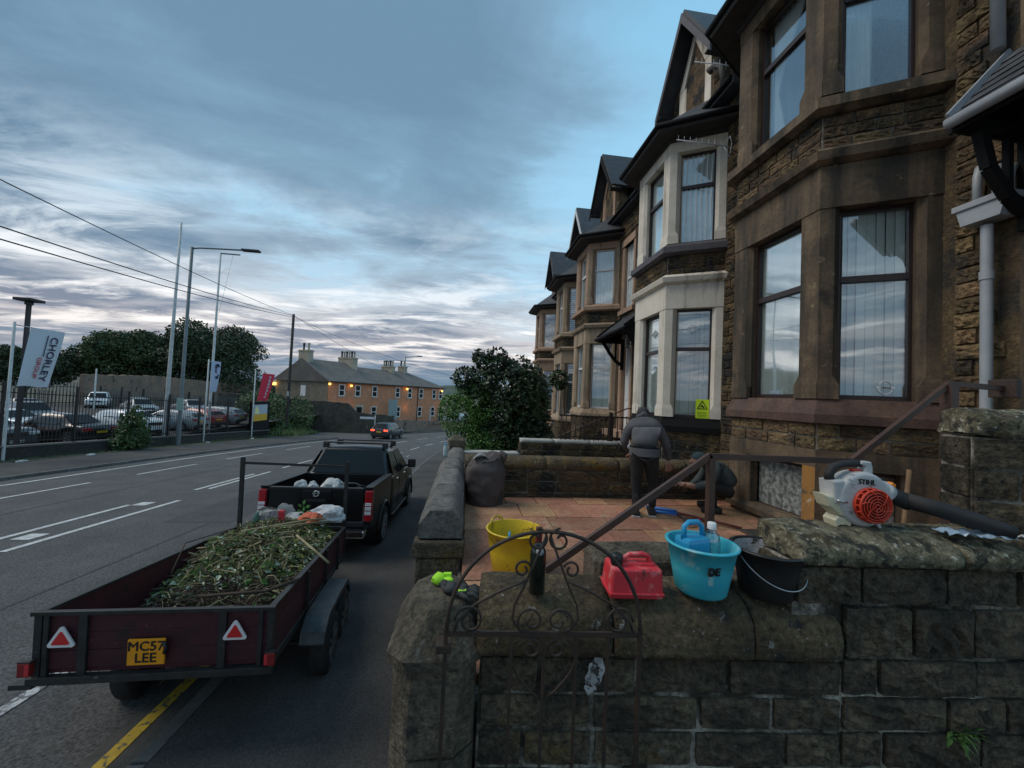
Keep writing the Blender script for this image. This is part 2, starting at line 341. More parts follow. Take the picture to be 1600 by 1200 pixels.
# ================================================================ ground, road, pavements
def cx(y): return .005*(max(y, 18)-18)**2 if y < 70 else 13.5 + .52*(y-70)
def gz(y):
    if y < 70: return -.058*y
    return -4.06 - .9*(1-math.exp(-(y-70)/40))
def strip(name, l0, l1, y0, y1, off, m, step=1.5, parent=None, thick=0, **p):
    n = max(1, int((y1-y0)/step)); mb = MB(); ys = [y0+(y1-y0)*i/n for i in range(n+1)]
    nl = max(1, int(abs(l1-l0)/2))
    vs = [(l0+(l1-l0)*k/nl + cx(y), y, gz(y)+off) for y in ys for k in range(nl+1)]
    mb.add(vs, [(j*(nl+1)+i, j*(nl+1)+i+1, (j+1)*(nl+1)+i+1, (j+1)*(nl+1)+i) for j in range(n) for i in range(nl)])
    if thick:
        for l in (l0, l1):
            vv = [(l+cx(y), y, gz(y)+off-d) for y in ys for d in (0, thick)]
            mb.add(vv, [(2*j, 2*j+1, 2*j+3, 2*j+2) for j in range(n)])
        y = ys[0]; mb.quad((l0+cx(y), y, gz(y)+off), (l1+cx(y), y, gz(y)+off), (l1+cx(y), y, gz(y)+off-thick), (l0+cx(y), y, gz(y)+off-thick))
    return mb.build(name, m, parent, **p)
g = MB(); YS = [-60, -30, -10, 0, 10, 20, 30, 40, 50, 60, 70, 80, 95, 110, 130, 160, 220, 320, 500, 900, 1800, 4000, 8000]; XS = [-8000, -3000, -1000, -400, -150, -60, -22, 0, 6, 22, 60, 200, 1000, 3000, 8000]
g.add([(x, y, gz(y)-.03) for y in YS for x in XS], [(j*len(XS)+i, j*len(XS)+i+1, (j+1)*len(XS)+i+1, (j+1)*len(XS)+i) for j in range(len(YS)-1) for i in range(len(XS)-1)])
g.build('ground', M['ground'], kind='structure')
strip('road', -14.6, -2.2, -14, 140, 0, M['asphalt'], kind='structure')
strip('gutter', -2.62, -2.2, -14, 60, .005, M['gutter'], kind='structure')
strip('pavement', -2.07, -.36, -14, 60, .115, M['pavement'], thick=.2, kind='structure')
strip('far_pavement', -18.8, -14.76, -14, 40, .10, M['pavement'], thick=.2, kind='structure')
strip('far_pavement', -22.5, -14.6, 56.5, 140, .10, M['pavement'], thick=.2, kind='structure')
sr = MB(); sr.add([(-14.55+cx(y)-0, y, gz(y)+.004) for y in (38, 41, 44, 47, 50.5)] + [(-60, y, gz(y)+.004) for y in (38, 41, 44, 47, 50.5)], [(i, i+1, 6+i, 5+i) for i in range(4)])
sr.build('side_road', M['asphalt'], kind='structure')
# kerb stones one by one near the camera
for (la, lb, off, y0, y1, nm) in ((-2.2, -2.075, .12, 1.2, 34, 'kerb_stone'), (-14.75, -14.6, .105, 8, 38.5, 'kerb_stone')):
    K = thing('kerb', None, None, (la, y0, 0)); K['kind'] = 'structure'
    y = y0
    while y < y1:
        mb = MB(); e = y+.9
        vs = []
        for yy in (y+.006, e-.006):
            for l, d in ((la, .2), (la, .012), (la+.012, 0), (lb, 0), (lb, .2)): vs.append((l+cx(yy), yy, gz(yy)+off-d))
        mb.add(vs, [(i, i+1, 6+i, 5+i) for i in range(4)] + [(4, 3, 2, 1, 0), (5, 6, 7, 8, 9)])
        mb.build('kerb_stone', M['kerb'], K); y += .915
# markings
def line(l0, w, y0, y1, m='white', off=.008): strip('road_marking', l0-w/2, l0+w/2, y0, y1, off, M[m], kind='structure')
line(-2.47, .1, -3, 6.5, 'yellow', .010)
line(-13.75, .13, 5, 37.5)
line(-3.72, .11, -2, 6.2, 'whiteworn')
y = 7.5
while y < 27: line(-3.72, .1, y, y+1., 'whiteworn'); y += 3.4
for a, b in ((-7.72, (7.6, 11.7)), (-8.5, (2, 11.1)), (-8.0, (13.4, 17.3)), (-8.28, (13.2, 16.6))): line(a, .12, *b)
for y in (18.5, 24, 30, 36, 42, 48, 55, 62): line(-8.05 + (.2 if y > 30 else 0), .12, y, y+3.2)
for y in (10.9, 15.9, 21.2, 27, 33): line(-12.0, .11, y, y+3.2)
for y in (24.5, 29.5, 34, 39, 45, 52): line(-4.6, .11, y, y+2.6)
for y, l_ in ((8.25, -8.28), (11.05, -8.42)): strip('road_marking', l_, l_+.32, y, y+.38, .009, M['white'], kind='structure')
strip('road_marking', -14.6, -13.9, 44, 44.2, .009, M['white'], kind='structure')
# repairs, joints and ironwork in the tarmac
M['patch'] = mat('newer_tarmac_patch', (.048, .048, .049), (.066, .066, .066), 2, .85, .5, 150, grain=.6, gsc=45)
strip('tarmac_patch', -6.6, -5.2, 9.5, 13.2, .004, M['patch'], kind='structure'); strip('tarmac_patch', -1.9, -1.2, 8.5, 12.5, .119, M['patch'], kind='structure')
strip('tarmac_joint', -5.62, -5.58, -2, 48, .005, M['patch'], kind='structure'); strip('tarmac_joint', -10.3, -10.26, 6, 52, .005, M['patch'], kind='structure')
mh = MB(); mh.lathe([(0, .0), (.27, .0), (.28, -.004), (.32, -.004)], 28); mo = mh.build('manhole_cover', mat('worn_cast_iron', (.05, .048, .046), (.09, .085, .08), 30, .5, .8, 60)); mo.location = (-6.0, 15.5, gz(15.5)+.014); mo.rotation_euler = (radians(-3.3), 0, 0); tag(mo, 'round iron manhole cover in the nearer lane beyond the pickup', 'manhole cover')
# far hills
for (r0, a0, a1, h, sd_) in ((3300, -70, 60, 70, 1), (5200, -75, 70, 165, 5)):
    mb = MB(); n = 90
    def hf(u, v, r0=r0, a0=a0, a1=a1, h=h, sd_=sd_):
        a = radians(a0+(a1-a0)*u); rr = r0+v*900; z = h*(.6+.7*noise.noise(Vector((u*7+sd_, sd_*3.1, 0)))+.15*noise.noise(Vector((u*30, sd_, 0))))*sin(min(1, v*1.4)*pi/2)
        return (rr*sin(a), rr*cos(a), -8+max(z, 0))
    mb.grid(hf, n, 5); mb.build('hills', M['hill'], kind='structure')

# ================================================================ terraced houses
WX = 4.92
def bayline(cy, o):
    """outline of the canted bay pushed out by o, from the far wall end to the near wall end"""
    hf, hw, dp = .72, 1.28, .92
    a = atan2(dp, hw-hf); k = math.tan((pi/2-(pi/2-a))/2)     # corner offset
    b = hf + o*math.tan(a/2); xf = WX-dp-o
    w = b + (dp+o)*(hw-hf)/dp
    return [(WX+.03, cy+w), (xf, cy+b), (xf, cy-b), (WX+.03, cy-w)]
def ring(cy, prof):
    mb = MB(); vs = []; n = 4
    for z, o in prof: vs += [(x, y, z) for x, y in bayline(cy, o)]
    k = len(prof)
    mb.add(vs, [(j*4+i, j*4+i+1, (j+1)*4+i+1, (j+1)*4+i) for j in range(k-1) for i in range(3)] + [tuple(range(4))[::-1], tuple(range((k-1)*4, k*4))])
    return mb
def facets(cy, o=0):
    P = bayline(cy, o); out = []
    for i in range(3):
        p, q = Vector((*P[i], 0)), Vector((*P[i+1], 0)); u = (q-p)
        out.append((p, u.normalized(), u.length))
    return out
def fmat(p, u, z=0):
    inn = Vector((-u.y, u.x, 0))
    Mx = Matrix.Identity(4)
    for i in range(3): Mx[i][0] = u[i]; Mx[i][1] = inn[i]; Mx[i][2] = (0, 0, 1)[i]; Mx[i][3] = p[i]
    Mx[2][3] = z; return Mx
def window(H, Mx, x0, x1, z0, z1, fm, transom=.66, depth=.12, fw=.05, blind='slat', seed=1, glass='glass', mull=False, extra=None, gap=.045, reveal=True):
    """sash window in a facet frame: frame > pane, slats"""
    r = random.Random(seed); mb = MB(); zt = z0+(z1-z0)*transom if transom else None
    for a in ((x0, x0+fw, z0, z1), (x1-fw, x1, z0, z1), (x0+fw, x1-fw, z0, z0+fw*1.2), (x0+fw, x1-fw, z1-fw, z1)): mb.box(a[0], a[1], depth, depth+.06, a[2], a[3], Mx)
    if zt: mb.box(x0+fw, x1-fw, depth-.012, depth+.05, zt-.035, zt+.035, Mx)
    w = mb.build('window', fm, H)
    zz = [(z0+fw, (zt or z1)-.035)] + ([(zt+.035, z1-fw)] if zt else [])
    for a, b in zz: MB().box(x0+fw-.004, x1-fw+.004, depth+.028, depth+.034, a-.004, b+.004, Mx).build('pane', M[glass], w)
    if blind == 'slat':
        n = max(3, int((x1-x0-2*fw)/.085)); pit = (x1-x0-2*fw)/n; me = None
        for i in range(n):
            a = radians(r.uniform(8, 26)); c = Vector((x0+fw+pit*(i+.5), depth+gap+.03, 0)); L = pit*.53
            t = r.uniform(-.012, .012)
            q = MB(); dxx, dyy = cos(a)*L, sin(a)*L
            q.add([Mx @ Vector(v) for v in ((c.x-dxx, c.y-dyy, z0+.02), (c.x+dxx+t, c.y+dyy, z0+.02), (c.x+dxx, c.y+dyy, z1), (c.x-dxx, c.y-dyy, z1),
                 (c.x-dxx, c.y-dyy+.003, z0+.02), (c.x+dxx+t, c.y+dyy+.003, z0+.02), (c.x+dxx, c.y+dyy+.003, z1), (c.x-dxx, c.y-dyy+.003, z1))], [(0, 1, 2, 3), (7, 6, 5, 4), (0, 4, 5, 1), (2, 6, 7, 3)])
            q.build('blind_slat', M['blind'], w)
    elif blind == 'venetian':
        n = int((z1-z0)/.09)
        for i in range(n):
            z = z0+.03+i*.09; q = MB(); q.add([Mx @ Vector(v) for v in ((x0+fw, depth+.08, z), (x1-fw, depth+.08, z), (x1-fw, depth+.13, z+.05), (x0+fw, depth+.13, z+.05))], [(0, 1, 2, 3)]); q.build('blind_slat', M['curtain'], w)
    elif blind == 'net':
        def cf(u, v): return Mx @ Vector((x0+(x1-x0)*u, depth+gap+.02*sin(u*46+2*sin(3*v))+.008*sin(u*113), z0+.02+(z1-z0)*v))
        MB().grid(cf, 70, 4).build('net_curtain', M['curtain'], w)
    elif blind == 'drape':          # full length white curtain, half drawn
        def cf(u, v): return Mx @ Vector((x0+.02+(x1-x0)*.46*u, depth+.10+.022*sin(u*40)+.01*sin(u*97+v), z0+(z1-z0)*v))
        MB().grid(cf, 60, 4).build('curtain', M['curtain'], w)
    elif blind == 'tied':           # curtain gathered and tied
        def cf(u, v):
            k = .12+.88*min(1, abs(v-.42)/.5)**1.3 if v > .42 else .12+.35*((.42-v)/.42)
            return Mx @ Vector((x0+.08+(x1-x0)*.62*k*u+.05*(1-k), depth+.12+.02*sin(u*38), z0+.0+(z1-z0)*v))
        MB().grid(cf, 48, 24).build('curtain', M['curtain'], w)
    # dim room behind
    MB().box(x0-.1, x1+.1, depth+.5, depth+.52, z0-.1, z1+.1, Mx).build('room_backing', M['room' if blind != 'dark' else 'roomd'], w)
    return w
def pilaster(H, Mx, x0, x1, z0, z1, m, side, d=.3, cham=.06, foot=True):
    """side: -1 opening on the left, 1 opening on the right, 0 both, 2 none"""
    rt = cham if side in (1, 0) else 0; lt = cham if side in (-1, 0) else 0
    poly = [(x0-0, .0), (x1, .0)] + ([(x1+rt, cham)] if rt else []) + [(x1+rt, d), (x0-lt, d)] + ([(x0-lt, cham)] if lt else [])
    mb = MB(); mb.prism([Mx @ Vector((a, b, z0)) for a, b in poly], (0, 0, 0), (0, 0, z1-z0))
    o = mb.build('pilaster', m, H)
    if foot:
        a, b = x0-lt, x1+rt; mb = MB()
        mb.add([Mx @ Vector(v) for v in ((a, -.008, z0), (b, -.008, z0), (b, -.008, z0+.16), (a, -.008, z0+.16), (x0, .004, z0+.28), (x1, .004, z0+.28), (a, cham+.02, z0), (b, cham+.02, z0), (a, cham+.02, z0+.16), (b, cham+.02, z0+.16))],
               [(0, 1, 2, 3), (3, 2, 5, 4), (0, 3, 8, 6), (1, 7, 9, 2), (3, 4, 8), (2, 9, 5)])
        mb.build('pilaster_foot', m, o)
    return o
def bands(H, cy, z0, z1, m, seed, ch=.15, avg=.34, proud=.03, rough=1., joint=.014, skip=None, core='mortar', nm='stone'):
    ring(cy, [(z0, -.03), (z1, -.03)]).build('bay_core', M[core], H)
    n = max(1, round((z1-z0)/ch)); h = (z1-z0)/n
    for i, (p, u, L) in enumerate(facets(cy, -.03)):
        stones(H, (p.x, p.y, z0), atan2(u.y, u.x), L, [h]*n, avg, proud, m, rough, joint, seed*7+i, nm, skip=(lambda a, b, c, d, i=i: skip(i, a, b, c, d)) if skip else None)
def house(idx, cy, S, y0, y1, stone, dress, dress_up, frame_m, label, blinds, door_y, sillm=None, stringm=None, basement=False, wall_strips=(), gable=True, glass='glass', near=True, lichen=None):
    H = thing('terraced_house', label, 'house', (WX, cy, .6), group='stone terraced houses with canted bays')
    sm = sillm or dress[1]; tm = stringm or dress[1]
    # ground storey
    base_top = S
    if basement:
        B0 = 1.18; hd = 1.95
        ring(cy, [(.7, -.035), (B0, -.035)]).build('plinth', M['st_brown'], H)
        ring(cy, [(B0-.02, .03), (B0+.05, .03), (B0+.10, -.03)]).build('basement_sill', M['st_brown'], H)
        for i, (p, u, L) in enumerate(facets(cy, 0)):
            Mx = fmat(p, u); a = .34 if i == 1 else .30
            pilaster(H, Mx, .0, a, B0, hd, dress['low'], 1 if i else 2, cham=.04, foot=False); pilaster(H, Mx, L-(.17 if i == 1 else a), L, B0, hd, M['st_ochre'] if i == 1 else dress['low'], -1, cham=.04, foot=False)
            if i == 0: MB().box(a, L-a, .02, .2, B0, hd, Mx).build('infill', M['brown'], H)
            else: window(H, Mx, a, L-(.17 if i == 1 else a), B0+.06, hd-.02, frame_m, transom=0, depth=.16, fw=.04, blind='dark', seed=i, glass='frost')
        ring(cy, [(hd, 0.), (hd+.20, 0.)]).build('lintel', M['st_ochre'] if 0 else dress['low2'], H)
        bands(H, cy, hd+.20, S, stone, idx, .155, .36)
    else:
        bands(H, cy, .7, S, M['brownd'] if idx == 2 else stone, idx, .2, .42)
    def storey(z, top, lin, key, up):
        pm = dress_up if up else dress
        for i, (p, u, L) in enumerate(facets(cy, -.01)):
            Mx = fmat(p, u)
            a, b = ((.30, .30) if i == 1 else ((.16, .2) if i == 2 else (.2, .16)))
            b2 = L-b
            if i == 2: a, b2 = .19, L-.21
            if i == 0: a, b2 = .21, L-.19
            pilaster(H, Mx, 0, a-.05, z, top, pm[i], 1); pilaster(H, Mx, b2+.05, L, z, top, pm[i], -1)
            window(H, Mx, a, b2, z+.0, top, frame_m, transom=.63, depth=.13, blind=blinds[(1 if up else 0)][i], seed=idx*10+i+5*up, glass=glass, fw=.045)
        return lin
    zs = S+.28
    ring(cy, [(S, .055), (S+.10, .055), (zs, -.03)]).build('window_sill', sm, H)
    storey(zs, S+2.5, 0, 'l', False)
    ring(cy, [(S+2.5, 0), (S+3.0, 0)]).build('lintel', tm if idx == 2 else dress[1], H)
    ring(cy, [(S+3.0, .02), (S+3.04, .09), (S+3.13, .12), (S+3.20, .03)]).build('string_course', tm, H)
    bands(H, cy, S+3.20, S+3.60, stone, idx+50, .133 if near else .133, .36)
    ring(cy, [(S+3.60, .03), (S+3.64, .12), (S+3.76, .12), (S+3.86, -.03)]).build('window_sill', M['bargegrey'] if idx == 2 else dress_up[1], H)
    storey(S+3.86, S+5.78, 0, 'u', True)
    ring(cy, [(S+5.78, -.005), (S+6.0, -.005)]).build('lintel', dress_up[1], H)
    # bay roof: soffit, gutter, hipped slates
    ring(cy, [(S+6.0, .02), (S+6.06, .06), (S+6.06, .36), (S+6.10, .38), (S+6.14, .38)]).build('eaves_board', M['darkboard'], H)
    e = bayline(cy, .40); mb = MB(); mb.tube([(x, y, S+6.17) for x, y in e], .055, 8); mb.build('gutter', M['blackpaint'], H)
    e = [Vector((x, y, S+6.16)) for x, y in bayline(cy, .38)]; t = [Vector((WX+.03, cy+.5, S+7.25)), Vector((WX+.03, cy-.5, S+7.25))]
    mb = MB(); mb.quad(e[1], e[2], t[1], t[0]); mb.quad(e[0], e[1], t[0]); mb.quad(e[2], e[3], t[1]); rf = mb.build('bay_roof', M['slate'], H)
    # main wall and its windows
    zt = S+6.7; mb = MB(); holes = []
    dz0 = S-.35
    sgn = 1 if door_y > cy else -1
    d0, d1 = door_y-.5, door_y+.5
    segs = [(y0, d0), (d1, y1)]
    for a, b in segs: mb.box(WX, WX+.35, a, b, .4, zt)
    mb.box(WX, WX+.35, d0, d1, .4, dz0); mb.box(WX, WX+.35, d0, d1, S+2.75, S+3.5); mb.box(WX, WX+.35, d0, d1, S+5.6, zt)
    mb.build('wall', stone if near else stone, H)
    Mx = fmat(Vector((WX, d1, 0)), Vector((0, -1, 0)))
    for (za, zb, dr) in ((S+3.5, S+5.6, False), (dz0, S+2.75, True)):
        pilaster(H, Mx, 0, .13, za, zb, dress['door'], 1, foot=False, cham=.03); pilaster(H, Mx, .87, 1.0, za, zb, dress['door'], -1, foot=False, cham=.03)
        MB().box(-.02, 1.02, -.03, .2, zb, zb+.22, Mx).build('lintel', dress['door'], H)
        if not dr:
            MB().box(-.05, 1.05, -.08, .2, za-.14, za, Mx).build('window_sill', dress['door'], H)
            window(H, Mx, .17, .83, za, zb, frame_m, transom=.5, blind='net', glass=glass, fw=.045)
        else:
            MB().box(-.1, 1.1, -.45, .3, za-.18, za, Mx).build('doorstep', dress['door'], H)
            D = MB().box(.17, .83, .16, .21, za, zb-.45, Mx).build('door', M['upvcwhite'] if idx in (2, 3) else M['st_purple'], H)
            for (px0, px1, pz0, pz1) in ((.24, .46, .15, .8), (.54, .76, .15, .8), (.24, .46, .95, 1.7), (.54, .76, .95, 1.7)): MB().box(px0, px1, .148, .165, za+pz0, za+pz1, Mx).build('door_panel', M['upvcwhite'] if idx in (2, 3) else M['st_purple'], D)
            MB().tube([Mx @ Vector((.77, .12, za+1.0)), Mx @ Vector((.77, .12, za+1.14))], .012).build('handle', M['iron'], D)
            window(H, Mx, .17, .83, zb-.42, zb, frame_m, transom=0, blind='dark', glass=glass, fw=.04)
    for k, (a, b, z0_, z1_) in enumerate(wall_strips):
        stones(H, (WX, b, z0_), -pi/2, b-a, [.155]*int((z1_-z0_)/.155), .34, .035, stone, 1., .014, idx*31+k, skip=lambda s, e_, q, w_, b=b: (b-e_ < d1+(.02 if idx == 1 else .13) and b-s > d0-.13 and ((q < S+2.99 and w_ > dz0) or (q < S+5.84 and w_ > S+3.34))))
    # main roof
    X0, X1, Xr, zr = WX-.28, WX+8.5, WX+4.1, S+10.1
    mb = MB()
    th = .06
    for zz in (0, -th):
        pass
    mb.add([(X0, y0, zt), (X0, y1, zt), (Xr, y1, zr), (Xr, y0, zr), (X1, y0, zt), (X1, y1, zt), (X0, y0, zt-.12), (X0, y1, zt-.12), (X1, y0, zt-.12), (X1, y1, zt-.12)],
           [(0, 3, 2, 1), (3, 4, 5, 2), (0, 1, 7, 6), (4, 8, 9, 5), (6, 7, 9, 8), (0, 6, 8, 4, 3), (1, 2, 5, 9, 7)])
    rf = mb.build('roof', M['slate'], H)
    MB().tube([(X0-.03, y0+.02, zt-.02), (X0-.03, y1-.02, zt-.02)], .055).build('gutter', M['blackpaint'], H)
    mb = MB(); mb.box(Xr-.35, Xr+.35, y1-.55, y1+.35, zr-.5, zr+1.3); ch = mb.build('chimney', M['st_buff'] if idx > 2 else stone, rf)
    for k in range(4): MB().lathe([(.0, 0), (.13, 0), (.10, .3), (.12, .34), (.12, .42), (.09, .42), (.09, .2)], 10, (Xr-.0, y1-.4+k*.2, zr+1.3)).build('chimney_pot', M['st_pink'], rf)
    if gable:
        gx = WX+.04; hw = .93; ze = S+8.25; za = ze+1.42*1.0
        wf = MB(); wf.box(gx, gx+.3, cy-hw, cy+hw, zt-.3, ze); wf.prism([(gx, cy-hw, ze), (gx, cy+hw, ze), (gx, cy, za-.12)], (0, 0, 0), (.3, 0, 0)); wf.build('gable_wall', stone, H)
        stones(H, (gx, cy+hw, S+6.8), -pi/2, 2*hw, [.155]*9, .32, .03, stone, 1., .014, idx*91, skip=lambda s, e_, q, w_: e_ > .30 and s < 2*hw-.30)
        Mx = fmat(Vector((gx-.035, cy+hw, 0)), Vector((0, -1, 0))); jm = dress_up[1]
        pilaster(H, Mx, .30, .52, S+6.85, ze-.02, jm, 1, cham=.03, foot=False); pilaster(H, Mx, 2*hw-.52, 2*hw-.30, S+6.85, ze-.02, jm, -1, cham=.03, foot=False)
        for s in (-1, 1): MB().prism([Mx @ Vector((hw+s*(hw-.30), -.01, ze-.02)), Mx @ Vector((hw+s*(hw-.52), -.01, ze-.02)), Mx @ Vector((hw, -.01, za-.60)), Mx @ Vector((hw, -.01, za-.28))], (0, 0, 0), (.2, 0, 0)).build('gable_arch_stone', jm, H)
        window(H, Mx, .52, 2*hw-.52, S+6.95, ze-.0, frame_m, transom=.5, depth=.12, blind='dark', glass=glass, fw=.05)
        g_ = MB(); g_.prism([Mx @ Vector((.56, .14, ze)), Mx @ Vector((2*hw-.56, .14, ze)), Mx @ Vector((hw, .14, za-.62))], (0, 0, 0), (.01, 0, 0)); g_.build('gable_light', M[glass], H)
        # roof slopes of the gable with overhang, verge boards
        bx = WX-.34; ow = hw+.22; zl = ze-.22*1.42/.93
        for s in (-1, 1):
            a = Vector((bx, cy+s*ow, zl)); b = Vector((bx, cy, za)); L = Vector((5, 0, 0)); n_ = Vector((0, s*.83, .55))*.07
            mb = MB(); mb.add([a, b, b+L, a+L, a+n_, b+n_, b+n_+L, a+n_+L], [(0, 1, 2, 3), (7, 6, 5, 4), (0, 4, 5, 1), (3, 2, 6, 7), (0, 3, 7, 4), (1, 5, 6, 2)]); mb.build('gable_roof_slope', M['slate'], H)
            dn = Vector((0, 0, -.24)); mb = MB(); c_ = Vector((-.035, 0, 0)); mb.add([a+c_, b+c_, b+c_+dn, a+c_+dn*.8, a, b, b+dn, a+dn*.8], [(3, 2, 1, 0), (4, 5, 6, 7), (0, 1, 5, 4), (2, 3, 7, 6), (0, 4, 7, 3)])
            mb.build('bargeboard', M['upvcwhite'] if idx == 4 else (M['bargegrey'] if idx != 3 else M['blackpaint']), H)
            MB().box(bx, gx, cy+s*(hw-.02) if s > 0 else cy-ow, cy+ow if s > 0 else cy-hw+.02, zl-.06, zl-.03).build('soffit_board', M['darkboard'], H)
    return H
def D(a, low=None, low2=None, door=None, mid=None, far=None):
    return {0: far or a, 1: mid or a, 2: a, 'low': low or a, 'low2': low2 or a, 'door': door or a}
SB = [['slat', 'slat', 'slat'], ['net', 'tied', 'drape']]
SB2 = [['slat', 'slat', 'slat'], ['dark', 'slat', 'net']]
H1 = house(1, 4.70, 2.46, 1.8, 6.45, M['brown'], D(M['st_brown'], M['st_brown'], M['st_brown']), D(M['st_brown']), M['upvcbrown'],
      'nearest terraced house, brown stone bay with vertical blinds above a basement window', SB, 2.38, sillm=M['st_purple'], basement=True,
      wall_strips=((2.12, 3.34, 1.0, 10.), (6.0, 6.43, 1.0, 9.)))
H2 = house(2, 8.20, 2.06, 6.45, 10.9, M['brownd'], D(M['st_cream'], door=M['st_pink']), D(M['st_cream']), M['upvcbrown'],
      'terraced house with cream painted bay, dark brown frames and a yellow sign', SB2, 10.2, sillm=M['blackpaint'], stringm=M['st_cream'],
      wall_strips=((6.47, 6.9, 1.0, 8.7), (9.5, 10.88, 1.0, 8.7)))
H3 = house(3, 13.6, 2.06, 10.9, 15.3, M['brownd'], D(M['st_buff'], mid=M['st_buff'], door=M['st_pink']), D(M['st_buff'], mid=M['st_pink']), M['upvcwhite'],
      'buff stone terraced house with white frames and vertical blinds, behind the iron railings', SB2, 11.6, wall_strips=((10.92, 12.3, 1.0, 8.7),), near=False)
BV = [['venetian', 'venetian', 'venetian'], ['venetian', 'venetian', 'venetian']]
H4 = house(4, 16.9, 1.66, 15.3, 19.7, M['brownd'], D(M['st_buff']), D(M['st_buff']), M['upvcwhite'],
      'buff terraced house with white slatted blinds and white bargeboards on its gable', BV, 18.9, near=False)
H5 = house(5, 22.3, 1.66, 19.7, 24.1, M['brownd'], D(M['st_pink']), D(M['st_pink']), M['upvcwhite'],
      'farthest terraced house at the end of the row, lit bay windows behind the big bush', [['dark']*3, ['dark']*3], 20.6, near=False)
# ================================================================ canopies, downpipe, sign, aerials
def canopy(name, label, yc, hw, z_e, z_w, xe, gm, pieces=True):
    T = thing(name, label, 'canopy', (WX, yc, z_w)); xw = WX+.0
    a = Vector((xe, yc-hw, z_e)); b = Vector((xe, yc+hw, z_e)); c = Vector((xw, yc+hw-.0, z_w)); d = Vector((xw, yc-hw+.0, z_w)); n_ = (b-a).cross(d-a).normalized()
    if n_.z < 0: n_ = -n_
    MB().prism([a, b, c, d], (0, 0, 0), -n_*.05).build('roof_board', M['blackpaint'], T)
    rows, cols = 6, int(2*hw/.19); r = random.Random(3); ms = MB(); L = (d-a).length/rows
    up = (d-a).normalized(); al = Vector((0, 1, 0))
    for j in range(rows):
        for i in range(cols+1):
            w = 2*hw/cols; y0_ = max(-hw, -hw + (i-.5*(j % 2))*w); y1_ = min(hw, -hw+(i+1-.5*(j % 2))*w)
            if y1_-y0_ < .02: continue
            p = Vector((xe, yc, z_e)) + up*(j*L-.02) + n_*(.022+r.uniform(0, .004)); g_ = .003
            q = [p+al*(y0_+g_), p+al*(y1_-g_), p+al*(y1_-g_)+up*(L+.05)-n_*.016, p+al*(y0_+g_)+up*(L+.05)-n_*.016]
            MB().prism(q, (0, 0, 0), -n_*.007).build('slate', M['slate'], T)
    for s in (-1, 1): 
        y = yc+s*(hw+.012); MB().bar((xe-.03, y, z_e+.02), (xw, y, z_w+.02), .025, .09, (0, 0, 1)).build('verge_strip', gm, T)
    MB().bar((xe-.05, yc-hw, z_e-.07), (xe-.05, yc+hw, z_e-.07), .03, .16).build('fascia', M['blackpaint'], T)
    mb = MB(); mb.lathe([(0, 0), (.048, 0), (.048, 2*hw-.05), (0, 2*hw-.05)], 12, M=Matrix.Translation((xe-.11, yc-hw+.02, z_e-.08)) @ Matrix.Rotation(-pi/2, 4, 'X')); mb.build('gutter', gm, T)
    for s in (-1, 1):
        y = yc+s*(hw-.1); br = MB(); br.bar((xw, y, z_e-1.0), (xw, y, z_e-.02), .09, .09, (1, 0, 0)); br.bar((xw, y, z_e-.1), (xe, y, z_e-.1), .08, .09)
        P = [(xw-.02, y, z_e-.85), (xw-.22, y, z_e-.72), (xw-.42, y, z_e-.48), (xe+.12, y, z_e-.14)]
        for k in range(3): br.bar(P[k], P[k+1], .07, .09)
        br.bar((xw-.22, y, z_e-.72), (xw-.22, y, z_e-.1), .05, .05, (1, 0, 0)); br.build('bracket', M['blackpaint'], T)
    for s in (-1, 1): MB().prism([(xe-.02, yc+s*(hw-.03), z_e-.16), (xw, yc+s*(hw-.03), z_e-.16), (xw, yc+s*(hw-.03), z_w-.03), (xe-.02, yc+s*(hw-.03), z_e-.03)], (0, 0, 0), (0, -s*.03, 0)).build('side_board', M['blackpaint'], T)
    return T
canopy('door_canopy', 'slated door canopy with pale gutter at the top right corner', 2.05, .88, 5.30, 6.02, 4.28, M['pipegrey'])
canopy('door_canopy', 'small black slated door canopy on curved brackets beside the cream painted bay', 10.9, 1.05, 4.62, 5.28, 4.15, M['blackpaint'])
T = thing('downpipe', 'pale grey plastic downpipe and hopper on the stone wall right of the brown bay', 'downpipe', (4.82, 3.03, 2.))
mb = MB(); mb.lathe([(.042, 2.0), (.042, 4.42)], 14, (4.80, 3.03, 0)); mb.build('pipe', M['pipegrey'], T)
mb = MB(); mb.prism([(4.70, 2.88, 4.45), (4.70, 3.16, 4.45), (4.70, 3.20, 4.62), (4.70, 2.84, 4.62)], (0, 0, 0), (.18, 0, 0)); mb.bbox(4.68, 4.90, 2.82, 3.22, 4.60, 4.66, .008); mb.build('hopper', M['pipegrey'], T)
for yy, zt_ in ((3.10, 5.02), (2.96, 4.95), (2.88, 4.9)): MB().tube([(4.80, yy, 4.6), (4.80, yy, zt_-.1), (4.84, yy+.01, zt_), (4.92, yy+.02, zt_+.03)], .034, 10).build('waste_pipe', M['pipegrey'], T)
MB().lathe([(.05, 3.9), (.05, 3.98)], 14, (4.80, 3.03, 0)).build('pipe_collar', M['pipegrey'], T)
T = thing('downpipe', 'pale grey pipe on the upper wall above the corner canopy', 'downpipe', (4.84, 2.98, 6.1))
MB().tube([(4.82, 2.97, 6.08), (4.82, 2.99, 9.2)], .05, 12).build('pipe', M['pipegrey'], T)
T = thing('downpipe', 'black cast iron downpipe between the cream bay and the buff bay', 'downpipe', (4.84, 9.62, 1.5))
MB().tube([(4.82, 9.62, 1.2), (4.82, 9.62, 7.9), (4.75, 9.55, 8.2), (4.6, 9.5, 8.5)], .045, 10).build('pipe', M['blackpaint'], T)
M['galvdull'] = mat('dull_brown_grey_pipe', (.12, .105, .095), None)
